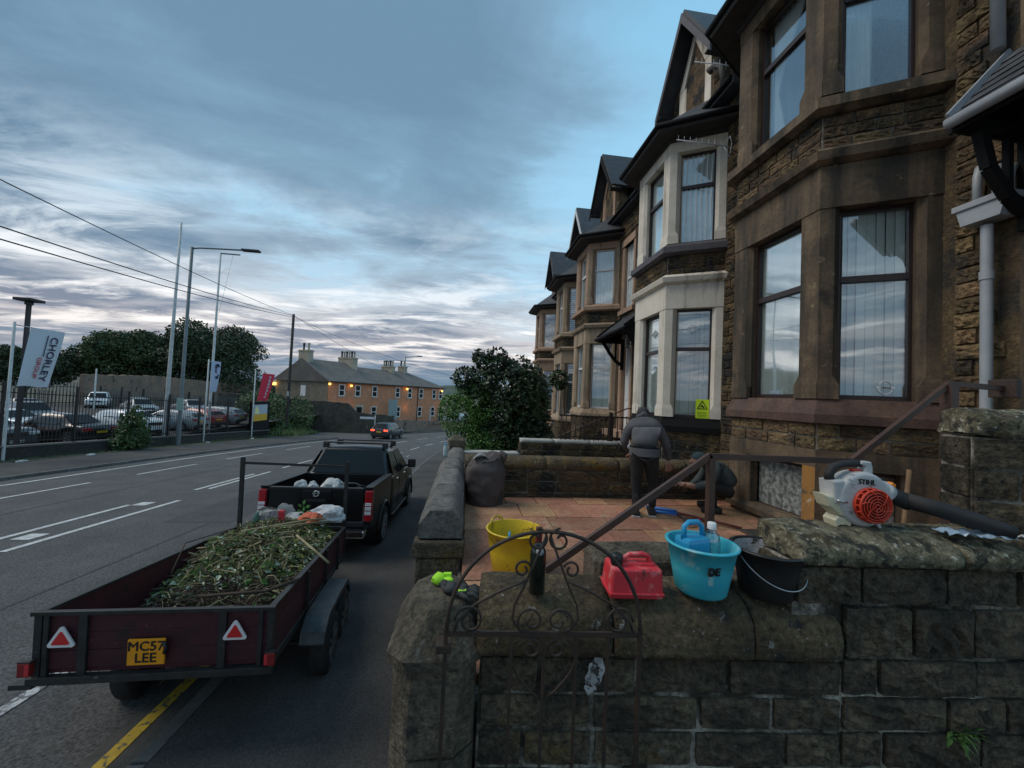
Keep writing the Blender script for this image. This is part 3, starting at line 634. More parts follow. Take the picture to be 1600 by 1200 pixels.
T = thing('downpipe', 'grey bent waste pipe on the gable above the cream bay roof', 'downpipe', (4.8, 7.35, 9.3))
MB().tube([(4.88, 7.5, 9.75), (4.78, 7.45, 9.75), (4.70, 7.1, 9.55), (4.74, 6.98, 9.42), (4.76, 6.92, 9.0)], .045, 10).build('pipe', M['galvdull'], T)
def aerial(o, u, n, L, label, up=.5):
    T = thing('tv_aerial', label, 'aerial', o); u = Vector(u).normalized(); o = Vector(o)
    MB().tube([o, o+u*L], .009, 6).build('boom', M['pipegrey'], T)
    v = Vector((0, 0, 1))
    for k in range(n): p = o+u*(L*(k+.3)/n); MB().tube([p-v*.09, p+v*.09], .004, 5).build('element', M['pipegrey'], T)
    p = o+u*(L*.97)
    for s in (-1, 1): MB().tube([p, p+v*.2*s+u*.1], .006, 5).build('reflector', M['pipegrey'], T); MB().tube([p+Vector((.08, -.1, 0)), p+v*.2*s+u*.1], .005, 5).build('reflector', M['pipegrey'], T)
    MB().tube([o+u*L, o+u*(L+.1)+Vector((.15, 0, -.1)), (WX, o.y-.62, o.z-.5)], .012, 6).build('bracket', M['iron'], T)
aerial((3.78, 6.84, 7.69), (.70, -.47, -.35), 8, .9, 'tv aerial fixed across the top of the cream bay')
aerial((3.99, 6.67, 9.12), (.68, -.47, -.42), 8, .9, 'tv aerial in front of the gable window, upper of two aerials')
# yellow-green warning notice in the cream bay's window
p, u, L = facets(8.20, -.01)[2]; Mx = fmat(p, u)
M['signyel'] = mat('fluorescent_yellow_card', (.62, .85, .02), None, rough=.5); M['inkblack'] = mat('black_ink', (.012, .012, .012), None, rough=.6)
T = thing('warning_sign', 'fluorescent yellow warning sign with black triangle in the cream bay window', 'sign', Mx @ Vector((.7, .1, 2.40)))
MB().box(.62, .86, .105, .112, 2.34, 2.72, Mx).build('card', M['signyel'], T)
c = (.74, .10, 2.58)
for a, b in (((-.09, -.05), (.09, -.05)), ((.09, -.05), (0, .11)), ((0, .11), (-.09, -.05))): MB().bar(Mx @ Vector((c[0]+a[0], .101, c[2]+a[1])), Mx @ Vector((c[0]+b[0], .101, c[2]+b[1])), .006, .014).build('triangle_edge', M['inkblack'], T)
MB().add([Mx @ Vector((c[0]+a, .1, c[2]+b)) for a, b in ((-.045, -.015), (.0, .03), (.05, -.025), (.02, -.035), (-.01, -.01))], [(0, 1, 2, 3, 4)]).build('camera_symbol', M['inkblack'], T)
for k in range(4): MB().box(.65, .83, .1, .104, 2.37+k*.03, 2.378+k*.03, Mx).build('text_line', mat('sign_grey_ink_%d' % k, (.25, .33, .03), None), T)
# house number on the inside of the cream bay window, seen in reverse
M['softwhite'] = mat('frosted_white_film', (.75, .77, .78), None, rough=.6)
T = txt('window_number', '554', .30, frame(Mx @ Vector((.56, .185, 3.02)), -u, (0, 0, 1)), M['softwhite']); tag(T, 'faint reversed number on the glass of the cream bay window', 'lettering')
# leaded top lights of the cream bay
M['lead'] = mat('dark_lead_strip', (.05, .055, .06), None)
for fi, (xa, xb) in ((1, (.35, 1.09)), (2, (.24, .80))):
    p, u, L = facets(8.20, -.01)[fi]; Ml = fmat(p, u); za, zb_ = 3.80, 4.50; xc = (xa+xb)/2; zc = (za+zb_)/2; d = .152
    segs = [((xa+.05, za), (xa+.05, zb_)), ((xb-.05, za), (xb-.05, zb_)), ((xa, za+.05), (xb, za+.05)), ((xa, zb_-.05), (xb, zb_-.05)), ((xc, za), (xc, zc-.09)), ((xc, zc+.09), (xc, zb_)), ((xa, zc), (xc-.12, zc)), ((xc+.12, zc), (xb, zc)),
            ((xc-.12, zc), (xc, zc+.09)), ((xc, zc+.09), (xc+.12, zc)), ((xc+.12, zc), (xc, zc-.09)), ((xc, zc-.09), (xc-.12, zc)), ((xc-.06, zc), (xc, zc+.045)), ((xc, zc+.045), (xc+.06, zc)), ((xc+.06, zc), (xc, zc-.045)), ((xc, zc-.045), (xc-.06, zc))]
    for a, b in segs: MB().bar(Ml @ Vector((a[0], d, a[1])), Ml @ Vector((b[0], d, b[1])), .010, .004).build('lead_strip', M['lead'], H2)
# round badge sticker on the brown bay's near window
p, u, L = facets(4.70, -.01)[2]; Mx = fmat(p, u); cN = Vector((.66, .145, 2.89))
S_ = MB()
for a0, a1 in ((20, 160), (200, 340)):
    pts = [Mx @ (cN+Vector((.062*cos(radians(a)), 0, .075*sin(radians(a))))) for a in range(a0, a1+1, 10)]; S_.tube(pts, .006, 6)
S_.bar(Mx @ (cN+Vector((-.08, 0, 0))), Mx @ (cN+Vector((.08, 0, 0))), .006, .026)
st = S_.build('badge_sticker', M['softwhite']); tag(st, 'white round badge sticker low on the brown bay window', 'sticker')
txt('badge_lettering', 'NISSAN', .026, frame(Mx @ (cN+Vector((0, -.008, 0))), u, (0, 0, 1)), M['inkblack'], st)

# ================================================================ garden walls
def wall(name, label, p0, ang, L, z0, z1, th, courses, avg, m, prof=None, cm=None, clen=.9, proud=.03, seed=1, core='mortard', joint=.014, rough=1., cat='wall', sides='f', jit=.3):
    """stone wall: face runs from p0 along ang, thickness goes away from the face; prof = coping section (t, z)"""
    T = thing(name, label, cat, (p0[0], p0[1], z0)); u = Vector((cos(ang), sin(ang), 0)); n_ = Vector((-sin(ang), cos(ang), 0)); P = Vector((p0[0], p0[1], 0))
    MB().prism([P, P+u*L, P+u*L+n_*th, P+n_*th], (0, 0, z0-(.0 if z0 > 2 else .3)), (0, 0, z1)).build('wall_core', M[core], T)
    n = len(courses); k = (z1-z0)/sum(courses); cs = [c*k for c in courses]
    if 'f' in sides: stones(T, (P.x, P.y, z0), ang, L, cs, avg, proud, m, rough, joint, seed, jit=jit)
    if 'b' in sides: q = P+u*L+n_*th; stones(T, (q.x, q.y, z0), ang+pi, L, cs, avg, proud, m, rough, joint, seed+9, jit=jit)
    if 'l' in sides: q = P+n_*th; stones(T, (q.x, q.y, z0), ang-pi/2, th, cs, avg, proud, m, rough, joint, seed+5, jit=jit)
    if 'r' in sides: q = P+u*L; stones(T, (q.x, q.y, z0), ang+pi/2, th, cs, avg, proud, m, rough, joint, seed+7, jit=jit)
    if prof:
        r = random.Random(seed); s = 0
        while s < L-.01:
            w = min(clen*r.uniform(.8, 1.2), L-s)
            if L-s-w < .25: w = L-s
            coping_stone(T, P, u, n_, s+.005, s+w-.005, prof, cm, seed+int(s*10)); s += w
    return T
def coping_stone(T, P, u, n_, s0, s1, prof, m, seed=0, nseg=None, wob=.005, endtaper=0):
    nseg = nseg or max(3, int((s1-s0)/(.07 if P.y > 3 else .03))); fine = P.y < 3; mb = MB(); k = len(prof)
    # resample the section
    pts = []
    for i in range(k):
        a = Vector((*prof[i], 0)); b = Vector((*prof[(i+1) % k], 0)); c_ = max(1, int((b-a).length/(.022 if fine else .06)))
        for j in range(c_): pts.append(a.lerp(b, j/c_))
    k = len(pts); ctr = sum(pts, Vector())/k; vs = []
    for i in range(nseg+1):
        s = s0+(s1-s0)*i/nseg; e = (i in (0, nseg)); sc_ = .965 if e else 1
        for q in pts:
            q2 = ctr+(q-ctr)*sc_; w = P+u*s+n_*q2.x+Vector((0, 0, q2.y))
            d = noise.noise_vector(w*5.5+Vector((seed, 0, 0)))*wob + noise.noise_vector(w*17)*wob*.55 + (noise.noise_vector(w*48)*wob*.45 if fine else Vector())
            vs.append(w+d)
    mb.add(vs, [(i*k+j, i*k+(j+1) % k, (i+1)*k+(j+1) % k, (i+1)*k+j) for i in range(nseg) for j in range(k)], True)
    mb.f += [tuple(range(k))[::-1], tuple(nseg*k+j for j in range(k))]; mb.sm += [False, False]
    return mb.build('coping_stone', m, T)
WA = radians(-4.5); WP = Vector((.12, 1.79, 0)); WU = Vector((cos(WA), sin(WA), 0)); WN = Vector((-sin(WA), cos(WA), 0))
def wp(s, t, z): return WP + WU*s + WN*t + Vector((0, 0, z))
# lower wall with rounded coping
T = wall('garden_wall', 'near soot-black stone wall with rounded coping carrying buckets and a red can', (.12, 1.79), WA, 1.70, .43, 1.435, .28, [.17, .18, .16, .17, .16, .175], .40, M['blackstone'], proud=.022, seed=4, joint=.021)
prof = [(-.045, 1.445), (-.05, 1.52), (-.03, 1.60), (.02, 1.655), (.09, 1.682), (.22, 1.688), (.275, 1.67), (.285, 1.60), (.285, 1.445)]
s = -.02
for w in (.62, .66, .42): coping_stone(T, WP, WU, WN, s+.004, s+w-.004, prof, M['coping'], int(s*100)); s += w
# upper stepped part
T = wall('garden_wall', 'higher stepped stretch of lichened stone wall under the leaf blower', (WP+WU*1.46)[:2], WA, 2.2, 1.69, 1.875, .34, [.165], .42, M['blackstone'], proud=.03, seed=14, core='mortard', sides='fl')
stones(T, tuple(wp(1.70, 0, .43)), WA, 2.0, [.17, .18, .16, .17, .16, .175, .245], .40, .026, M['blackstone'], 1., .014, 77)
MB().prism([wp(1.70, .0, 0), wp(3.7, 0, 0), wp(3.7, .34, 0), wp(1.70, .34, 0)], (0, 0, .2), (0, 0, 1.688)).build('wall_core', M['mortard'], T)
prof2 = [(-.05, 1.885), (-.06, 1.93), (-.035, 1.97), (.03, 2.0), (.10, 2.012), (.22, 2.015), (.27, 2.0), (.27, 1.885)]
for a, b in ((1.46, 2.25), (2.26, 3.3)): coping_stone(T, WP, WU, WN, a+.004, b-.004, prof2, M['lichen'], int(a*10), wob=.013)
# tall end pier
T = wall('gate_pier', 'tall stone pier with white lichened cap at the right edge above the wall', (2.64, 1.72), radians(-26), 1.1, 2.02, 2.50, .22, [.16, .16, .16], .40, M['blackstone'], proud=.02, seed=23, core='mortard', sides='fl')
coping_stone(T, Vector((2.63, 1.725, 0)), Vector((cos(radians(-26)), sin(radians(-26)), 0)), Vector((-sin(radians(-26)), cos(radians(-26)), 0)), 0, 1.15, [(-.02, 2.51), (-.03, 2.6), (.02, 2.635), (.12, 2.65), (.22, 2.63), (.24, 2.51)], M['lichen'], 5, wob=.013)
# chamfered gate pier at the pavement
T = thing('gate_pier', 'squat chamfered stone pier with a pair of gloves on its cap', 'gate pier', (-.05, 1.95, 0))
def octa(x0, x1, y0, y1, c): return [(x0+c, y0), (x1-c, y0), (x1, y0+c), (x1, y1-c), (x1-c, y1), (x0+c, y1), (x0, y1-c), (x0, y0+c)]
def loft(polys, m, name, T, smooth=False, sub=5, wob=.005):
    mb = MB(); rings = []
    for (z, poly) in polys:
        ring_ = []
        for i in range(len(poly)):
            a = Vector((*poly[i], z)); b = Vector((*poly[(i+1) % len(poly)], z))
            for j in range(sub): q = a.lerp(b, j/sub); ring_.append(q+noise.noise_vector(q*6)*wob+noise.noise_vector(q*19)*wob*.5)
        rings.append(ring_)
    k = len(rings[0]); vs = [v for r_ in rings for v in r_]
    mb.add(vs, [(i*k+j, i*k+(j+1) % k, (i+1)*k+(j+1) % k, (i+1)*k+j) for i in range(len(rings)-1) for j in range(k)], smooth)
    mb.f += [tuple(range(k))[::-1], tuple((len(rings)-1)*k+j for j in range(k))]; mb.sm += [False]*2
    return mb.build(name, m, T)
M['pierstone'] = mat('grey_gritstone_pier', (.075, .062, .042), (.16, .135, .095), 5, .93, 1., 42, grain=.6, gsc=34, bdist=.03, rnd=.12, spots=[((.15, .145, .13), 12, .63, .05), ((.34, .33, .30), 8, .72, .02), ((.02, .02, .018), 4, .6, .08)])
A = lambda o: octa(-.265-o, .105+o, 1.72-o, 2.22+o, .085)
for z0_, z1_ in ((-.2, .52), (.535, 1.02), (1.035, 1.40)): loft([(z0_+(z1_-z0_)*k/4, A(-.0)) for k in range(5)], M['pierstone'], 'pier_stone', T)
loft([(1.41, A(.022)), (1.455, A(.028)), (1.54, A(-.018)), (1.625, A(-.065)), (1.637, A(-.085)), (1.64, A(-.13))], M['pierstone'], 'pier_cap', T)
# street wall of the patio with flat-topped chamfered coping
T = wall('street_wall', 'low stone wall along the pavement with smooth grey flat-topped coping', (-.34, 6.6), -pi/2, 3.1, .05, 1.30, .36, [.2]*6, .45, M['brownd'], proud=.02, seed=31, sides='fb', core='mortar')
pf = [(-.03, 1.31), (-.03, 1.43), (.07, 1.56), (.27, 1.56), (.37, 1.43), (.37, 1.31)]
s = 0
for w in (1.1, .98, 1.02): coping_stone(T, Vector((-.34, 6.6, 0)), Vector((0, -1, 0)), Vector((1, 0, 0)), s+.004, s+w-.004, pf, M['greycope'], int(s*10), wob=.004); s += w
MB().bbox(-.40, .05, 3.44, 3.62, 1.16, 1.30, .02).build('neck_stone', M['blackstone'], T); MB().bbox(-.37, .02, 3.45, 3.62, .1, 1.155, .02).build('end_stone', M['blackstone'], T)
T = wall('street_wall', 'farther mossy stretch of street wall with a plastic bottle on top', (-.32, 9.3), -pi/2, 2.65, -.2, 1.12, .34, [.2]*6, .45, M['brownd'], pf_ := [(-.03, 1.13), (-.03, 1.24), (.07, 1.34), (.27, 1.34), (.37, 1.24), (.37, 1.13)], M['greycope'], seed=33, core='mortar')
T = thing('gate_pier', 'small weathered stone pier beside the bush at the end of the street wall', 'gate pier', (-.15, 9.5, .5))
loft([(z, octa(-.34, .0, 9.32, 9.7, .04)) for z in (-.4, .3, .9, 1.35)], M['pierstone'], 'pier_stone', T); loft([(1.355, octa(-.37, .03, 9.29, 9.73, .04)), (1.50, octa(-.37, .03, 9.29, 9.73, .04)), (1.6, octa(-.25, -.09, 9.42, 9.6, .03))], M['pierstone'], 'pier_cap', T)
# wall across the back of the patio
T = wall('garden_wall', 'mossy stone wall across the back of the paved patio', (.02, 5.78), 0, 4.85, 1.0, 1.52, .28, [.17, .17, .18], .42, M['brownd'], [(-.03, 1.525), (-.035, 1.60), (-.0, 1.665), (.08, 1.69), (.24, 1.69), (.31, 1.66), (.31, 1.525)], M['coping'], seed=41, clen=1.3, core='mortar')
wm = mat('white_painted_edge', (.5, .5, .47), (.38, .38, .35), 8, .85, .3, 50)
T = wall('garden_wall', 'low wall with white painted edge in front of the bush', (-.02, 9.15), 0, 1.36, .5, 1.20, .26, [.18]*4, .4, M['brownd'], [(-.03, 1.205), (-.03, 1.27), (.29, 1.27), (.29, 1.205)], wm, seed=43, core='mortar')
T = wall('garden_wall', 'stepped-up wall end with pale top below the iron railings', (1.35, 9.15), 0, 3.5, .5, 1.52, .26, [.18]*6, .4, M['brownd'], [(-.03, 1.525), (-.03, 1.60), (.29, 1.60), (.29, 1.525)], wm, seed=45, core='mortar', sides='fl')

# ================================================================ garden ground, steps, patio flags
GB = MB(); GB.box(-.0, 4.95, 2.0, 5.8, .2, 1.045); GB.build('patio_bed', M['mortard'], kind='structure')
GB = MB(); GB.box(.02, 4.95, 6.05, 9.2, -.4, .98); GB.box(.02, 4.95, 9.4, 24.1, -1.0, .72); GB.build('front_gardens', M['ground'], kind='structure')
MB().box(.36, 3.9, -3, 1.9, -1., .25).build('neighbour_path', M['pavement'], kind='structure')
M['flag'] = mat('red_brown_paving_flag', (.33, .145, .085), (.41, .225, .13), 2.5, .78, .4, 50, grain=.3, gsc=24, rnd=.30, hue=.015, spots=[((.22, .12, .07), 1.6, .55, .15), ((.38, .28, .165), 2.2, .60, .1), ((.14, .09, .06), 20, .66, .04)])
PT = thing('patio_paving', None, None, (2, 4, 1.05)); PT['kind'] = 'structure'
r = random.Random(5); yy = 2.12; row = 0
while yy < 5.7:
    h = [.60, .45, .60, .60, .45, .6, .6][row % 7]; h = min(h, 5.77-yy); x = .03
    while x < 4.85:
        w = r.choice([.60, .60, .45, .75, .6]) ; w = min(w, 4.9-x); a = r.uniform(-.004, .004)
        if w < .12: w = .12
        mb = MB(); mb.bbox(x+.006, x+w-.006, yy+.006, yy+h-.006, 1.05, 1.10+a, .006); mb.build('paving_flag', M['flag'], PT); x += w
    yy += h; row += 1
# steps and landing block behind the near wall
T = thing('garden_steps', 'dark stone step block just behind the near wall', 'steps', (1.8, 2.7, 1.1))
loft([(1.1, octa(.93, 1.62, 2.55, 2.85, .03)), (1.5, octa(.93, 1.62, 2.55, 2.85, .03)), (1.54, octa(.96, 1.6, 2.58, 2.83, .03))], M['pierstone'], 'step_stone', T)
for k in range(4): loft([(1.05+.0, octa(1.7+k*.3, 3.4, 2.05, 2.85, .02)), (1.12+.15*k+.05, octa(1.7+k*.3, 3.4, 2.05, 2.85, .02))], M['pierstone'], 'step_stone', T)
# handrail
T = thing('handrail', 'brown painted steel handrail rising over the steps to the house door', 'handrail', (1.41, 2.07, 1.1))
Y0 = 2.07
MB().bar((.47, Y0, 1.67), (1.41, Y0, 2.315), .027, .034).build('rail', M['railbrown'], T)
MB().bar((1.40, Y0, 2.31), (2.33, Y0, 2.305), .027, .034).build('rail', M['railbrown'], T)
MB().bar((2.32, Y0, 2.30), (3.05, Y0+.03, 2.81), .027, .034).build('rail', M['railbrown'], T)
MB().bar((3.03, Y0+.03, 2.81), (3.5, Y0+.05, 2.80), .027, .034).build('rail', M['railbrown'], T)
MB().bar((1.415, Y0, 1.0), (1.415, Y0, 2.30), .036, .036, (0, 1, 0)).build('post', M['railbrown'], T)
MB().bar((3.05, Y0+.03, 1.3), (3.05, Y0+.03, 2.80), .06, .06, (0, 1, 0)).build('post', M['railbrown'], T)
MB().bbox(3.48, 3.52, Y0-.02, Y0+.12, 2.74, 2.86, .006).build('wall_plate', M['iron'], T)
MB().bar((.47, Y0, 1.0), (.47, Y0, 1.67), .04, .04, (0, 1, 0)).build('post', M['railbrown'], T)
# iron railings farther on
T = thing('iron_railings', 'black iron railings on the stepped wall in front of the buff bay', 'railings', (3.2, 9.28, 1.6))
for z in (1.68, 2.20): MB().bar((2.30, 9.28, z), (4.75, 9.28, z), .03, .035).build('rail', M['iron'], T)
for k in range(20):
    x = 2.36+k*.12
    MB().tube([(x, 9.28, 1.6), (x, 9.28, 2.24)], .013, 5).build('baluster', M['iron'], T)
MB().bar((3.62, 9.28, 1.5), (3.62, 9.28, 2.32), .07, .07, (0, 1, 0)).build('post', M['iron'], T)
T = thing('railing_gate_rail', 'thin rusty sloping handrail behind the iron railings', 'handrail', (3.2, 10.2, 1.2))
MB().tube([(2.4, 10.1, 1.55), (3.2, 10.1, 1.9), (4.4, 10.1, 2.42), (4.8, 10.1, 2.42)], .018, 6).build('rail', M['railbrown'], T)

# ================================================================ the wrought iron gate, swung open along the wall
GA = radians(-3.2); GU = Vector((cos(GA), sin(GA), 0)); GO = Vector((-.035, 1.655, 0)); GV = Vector((0, 0, 1))
def gp(s, z): return GO+GU*s+GV*z
T = thing('iron_gate', 'rusty wrought iron garden gate with arched scrollwork standing open against the wall', 'gate', tuple(gp(0, .4)))
GW = .83; zb = 1.60; gm = M['iron']
MB().bar(gp(0, .30), gp(0, zb+.02), .016, .016, GU).build('hinge_stile', gm, T); MB().bar(gp(GW, .30), gp(GW, zb+.02), .016, .016, GU).build('latch_stile', gm, T)
MB().bar(gp(0, zb), gp(GW, zb), .010, .022).build('crossbar', gm, T); MB().bar(gp(0, .36), gp(GW, .36), .010, .022).build('crossbar', gm, T)
arc = [gp(GW/2-GW/2*cos(a), zb+.43*sin(a)**.92) for a in [pi*k/36 for k in range(37)]]
MB().tube(arc, .0085, 8).build('arch', gm, T)
def scroll(c0, r0, turns, start, sgn=1, rmin=.012, r=.0055):
    pts = []; n = int(26*turns)
    for i in range(n+1):
        t = i/n; a = radians(start)+sgn*2*pi*turns*t; rr = r0*(1-t)**.8+rmin; pts.append(gp(c0[0]+rr*cos(a), c0[1]+rr*sin(a)))
    MB().tube(pts, r, 6).build('scroll', gm, T); return pts
for sx, st, sg in ((.365, 90, -1), (.465, 90, 1)): scroll((sx, zb+.395), .038, 1.15, st, sg)
# diagonal lyre bars from the top centre
for s in (-1, 1):
    q = [gp(GW/2+s*a, zb+b) for a, b in ((.01, .41), (.05, .31), (.10, .19), (.135, .12), (.14, .06), (.11, .02), (.06, .005))]
    MB().tube(q, .0055, 6).build('scroll', gm, T)
    scroll((GW/2+s*.06, zb+.055), .055, 1.35, 240 if s > 0 else 300, -s*-1)
    scroll((GW/2+s*.105, zb+.27), .024, 1.1, 160 if s > 0 else 20, -s)
    # outer sweeping bar
    q = [gp(GW/2+s*a, zb+b) for a, b in ((.085, .225), (.20, .175), (.30, .12), (.37, .05), (.385, -.0)) ]
    MB().tube(q, .0055, 6).build('scroll', gm, T)
    scroll((GW/2+s*.32, zb+.055), .05, 1.4, 0 if s > 0 else 180, s)
    # lower scrollwork
    q = [gp(GW/2+s*a, zb+b) for a, b in ((.0, -.01), (.06, -.015), (.12, -.05), (.14, -.11), (.11, -.17), (.05, -.24), (0, -.27))]
    MB().tube(q, .005, 6).build('scroll', gm, T); scroll((GW/2+s*.055, zb-.06), .028, 1.2, 90, s)
    q = [gp(GW/2+s*a, zb+b) for a, b in ((.0, -.95), (.10, -.72), (.21, -.58), (.27, -.62), (.40, -.72))]
    MB().tube(q, .006, 6).build('scroll', gm, T)
for s in (.276, .415, .553, .69): MB().bar(gp(s, .36), gp(s, zb), .012, .012, GU).build('bar', gm, T)
for z in (1.52, .7): MB().bbox(-.075, -.01, 1.645, 1.72, z, z+.035, .005).build('hinge', gm, T)
# ================================================================ things left on the wall
def plastic(name, c, c2=None, rough=.42, spots=None, sc=8): return mat(name, c, c2, sc, rough, .08, 60, spots=spots)
M['tubyellow'] = plastic('scuffed_yellow_rubber', (.72, .50, .015), (.62, .43, .02), spots=[((.34, .23, .03), 11, .57, .08), ((.10, .065, .02), 7, .62, .05), ((.9, .8, .4), 28, .70, .02)])
M['canred'] = plastic('dusty_red_plastic', (.62, .03, .045), (.50, .03, .04), spots=[((.62, .22, .21), 12, .54, .14), ((.16, .02, .02), 9, .64, .06)])
M['bucketblue'] = plastic('scuffed_cyan_plastic', (.03, .40, .52), (.05, .46, .56), spots=[((.30, .55, .58), 11, .56, .10), ((.015, .16, .22), 5, .60, .08), ((.02, .06, .07), 26, .68, .02)])
M['canblue'] = plastic('blue_plastic', (.02, .27, .50), (.03, .33, .55))
M['bucketblack'] = plastic('dusty_black_plastic', (.012, .012, .013), (.02, .02, .02), spots=[((.12, .12, .12), 9, .66, .05)])
M['blackplastic'] = plastic('black_plastic', (.012, .012, .013), rough=.35); M['blackrubber'] = plastic('matt_black_rubber', (.014, .014, .015), (.022, .022, .022), rough=.7)
M['dust'] = mat('white_cement_dust', (.42, .42, .43), (.25, .25, .25), 20, .95, .6, 60, spots=[((.05, .05, .05), 14, .58, .03)])
M['soilwet'] = mat('dark_wet_soil', (.04, .025, .015), (.09, .05, .02), 18, .9, .8, 60)
M['bottleglass'] = mat('dark_bottle_glass', (.006, .010, .007), None, rough=.08, spots=None, coat=.5); M['foil'] = mat('maroon_foil', (.13, .018, .02), None, rough=.35)
M['clearplastic'] = glassmat('cloudy_clear_plastic', tint=(.72, .8, .8), refl=.18, rough=.15); M['capwhite'] = plastic('white_plastic_cap', (.7, .7, .7)); M['steel'] = mat('bare_steel', (.5, .5, .5), None, rough=.35, metal=1)
def tubthing(name, label, cat, c, r0, r1, h, m, n=40, wall_=.006, group=None, rim=True, sq=0.):
    T = thing(name, label, cat, c, group=group); z = 0
    def R_(r): return r
    mb = MB(); mb.lathe([(0, .004), (r0*.9, .0), (r0, .012), (r0+(r1-r0)*.5, h*.5), (r1, h-.01), (r1+.010 if rim else r1, h-.008), (r1+.012 if rim else r1, h), (r1-.004, h+.003), (r1-wall_, h-.002), (r0+(r1-r0)*.5-wall_, h*.5), (r0-wall_, .02), (0, .016)], n)
    mb.build('shell', m, T, world=False); return T
# yellow flexible tub on the patio
T = tubthing('flexible_tub', 'scuffed yellow rubber tub with two handles standing on the patio', 'tub', (.475, 3.36, 1.102), .185, .238, .355, M['tubyellow'])
for s in (-1, 1):
    dirv = Vector((cos(radians(128 if s < 0 else -42)), sin(radians(128 if s < 0 else -42)), 0)); tang = Vector((-dirv.y, dirv.x, 0))
    MB().tube([dirv*.226+tang*(.075*cos(a))+Vector((0, 0, .338+.062*sin(a)))+dirv*.01*sin(a) for a in [pi*k/12 for k in range(13)]], .009, 8).build('handle', M['tubyellow'], T, world=False)
def heap(r_, z, h, sd_, m, name, T, n=22):
    def f(u, v): a = 2*pi*u; q = r_*v; return Vector((q*cos(a), q*sin(a), z+h*(1-v*v)+.028*noise.noise(Vector((q*cos(a)*14+sd_, q*sin(a)*14, sd_)))*(1 if v < .98 else 0)))
    MB().grid(f, n, 8, flip=True).build(name, m, T, world=False)
heap(.198, .16, .02, 3, M['soilwet'], 'soil', T)
MB().tube([(-.03, .05, .14), (-.035, .065, .30)], .011, 10).build('tool_grip', M['canblue'], T, world=False)
# wine bottle
T = thing('wine_bottle', 'dark wine bottle with maroon foil neck standing on the near wall', 'bottle', (.372, 1.80, 1.688))
MB().lathe([(0, .006), (.03, 0), (.0375, .006), (.0375, .185), (.033, .205), (.019, .225), (.0145, .24), (.0145, .295), (0, .295)], 28).build('glass_body', M['bottleglass'], T, world=False)
MB().lathe([(.0152, .238), (.0155, .295), (.0165, .297), (.0165, .303), (.0, .304)], 24).build('foil_cap', M['foil'], T, world=False)
MB().lathe([(.018, 0), (.0183, .001), (0, .002)], 18, (0, -.036, .205), Matrix.Rotation(radians(60), 4, 'X')).build('round_label', mat('pale_round_label', (.3, .3, .3), None), T, world=False)
# red fuel can
T = thing('fuel_can', 'dusty red plastic fuel can with black cap standing on the near wall', 'fuel can', (.835, 1.80, 1.688), rz=radians(-4))
M['canred'].node_tree.nodes['Principled BSDF'].inputs['Roughness'].default_value = .5
bm = bmesh.new(); bmesh.ops.create_cube(bm, size=1)
for v in bm.verts:
    t = v.co.z > 0; v.co = Vector((v.co.x*(.235 if t else .255)+(.004 if t else 0), v.co.y*(.145 if t else .16), 0.0 if not t else .135))
bmesh.ops.bevel(bm, geom=bm.edges[:], offset=.016, segments=4, affect='EDGES', profile=.6)
MB().bm(bm, smooth=False).build('can_body', M['canred'], T, world=False)
MB().bbox(-.129, .129, -.084, .084, .018, .030, .005).build('moulded_rib', M['canred'], T, world=False)
MB().bbox(-.10, .115, -.0735, -.07, .05, .115, .003).build('moulded_panel', M['canred'], T, world=False)
mb = MB(); P = [(-.045, 0, .13), (-.04, 0, .158), (-.015, 0, .176), (.05, 0, .180), (.078, 0, .172), (.085, 0, .15), (.088, 0, .13)]
mb.tube(P, [.013, .013, .012, .012, .012, .013, .015], 10); mb.build('handle', M['canred'], T, world=False)
MB().bbox(-.06, .10, -.03, .03, .13, .146, .006).build('handle_base', M['canred'], T, world=False)
MB().lathe([(0, .186), (.024, .186), (.028, .180), (.029, .145), (.024, .132), (.022, .12)], 20, (-.082, -.02, 0)).build('screw_cap', M['blackplastic'], T, world=False)
# blue bucket with a blue can and a clear bottle in it
T = tubthing('bucket', 'scuffed bright blue bucket holding a blue can and a clear bottle', 'bucket', (1.192, 1.80, 1.69), .118, .158, .235, M['bucketblue'])
txt('marker_initials', 'DE', .05, frame((-.03, -.1445, .150), (1, .1, 0), (0, -.15, 1)), M['inkblack'], T, world=False, ext=.004, bold=.002)
heap(.128, .10, .004, 8, M['soilwet'], 'muddy_water', T)
T2 = thing('plastic_can', 'small bright blue plastic can with handle standing inside the blue bucket', 'can', (1.155, 1.815, 1.80), rz=.25)
MB().bbox(-.075, .075, -.05, .05, 0, .15, .022).build('can_body', M['canblue'], T2, world=False)
MB().tube([(-.06, 0, .135), (-.058, 0, .20), (-.03, 0, .218), (.03, 0, .215), (.055, 0, .195), (.062, 0, .14)], .013, 10).build('handle', M['canblue'], T2, world=False)
T2 = thing('plastic_bottle', 'clear bottle with white cap standing inside the blue bucket', 'bottle', (1.255, 1.815, 1.80))
MB().lathe([(0, .0), (.04, 0), (.042, .12), (.035, .155), (.018, .175), (.018, .19)], 24).build('bottle_body', M['clearplastic'], T2, world=False)
MB().lathe([(.021, .185), (.021, .212), (.018, .216), (0, .216)], 20).build('cap', M['capwhite'], T2, world=False)
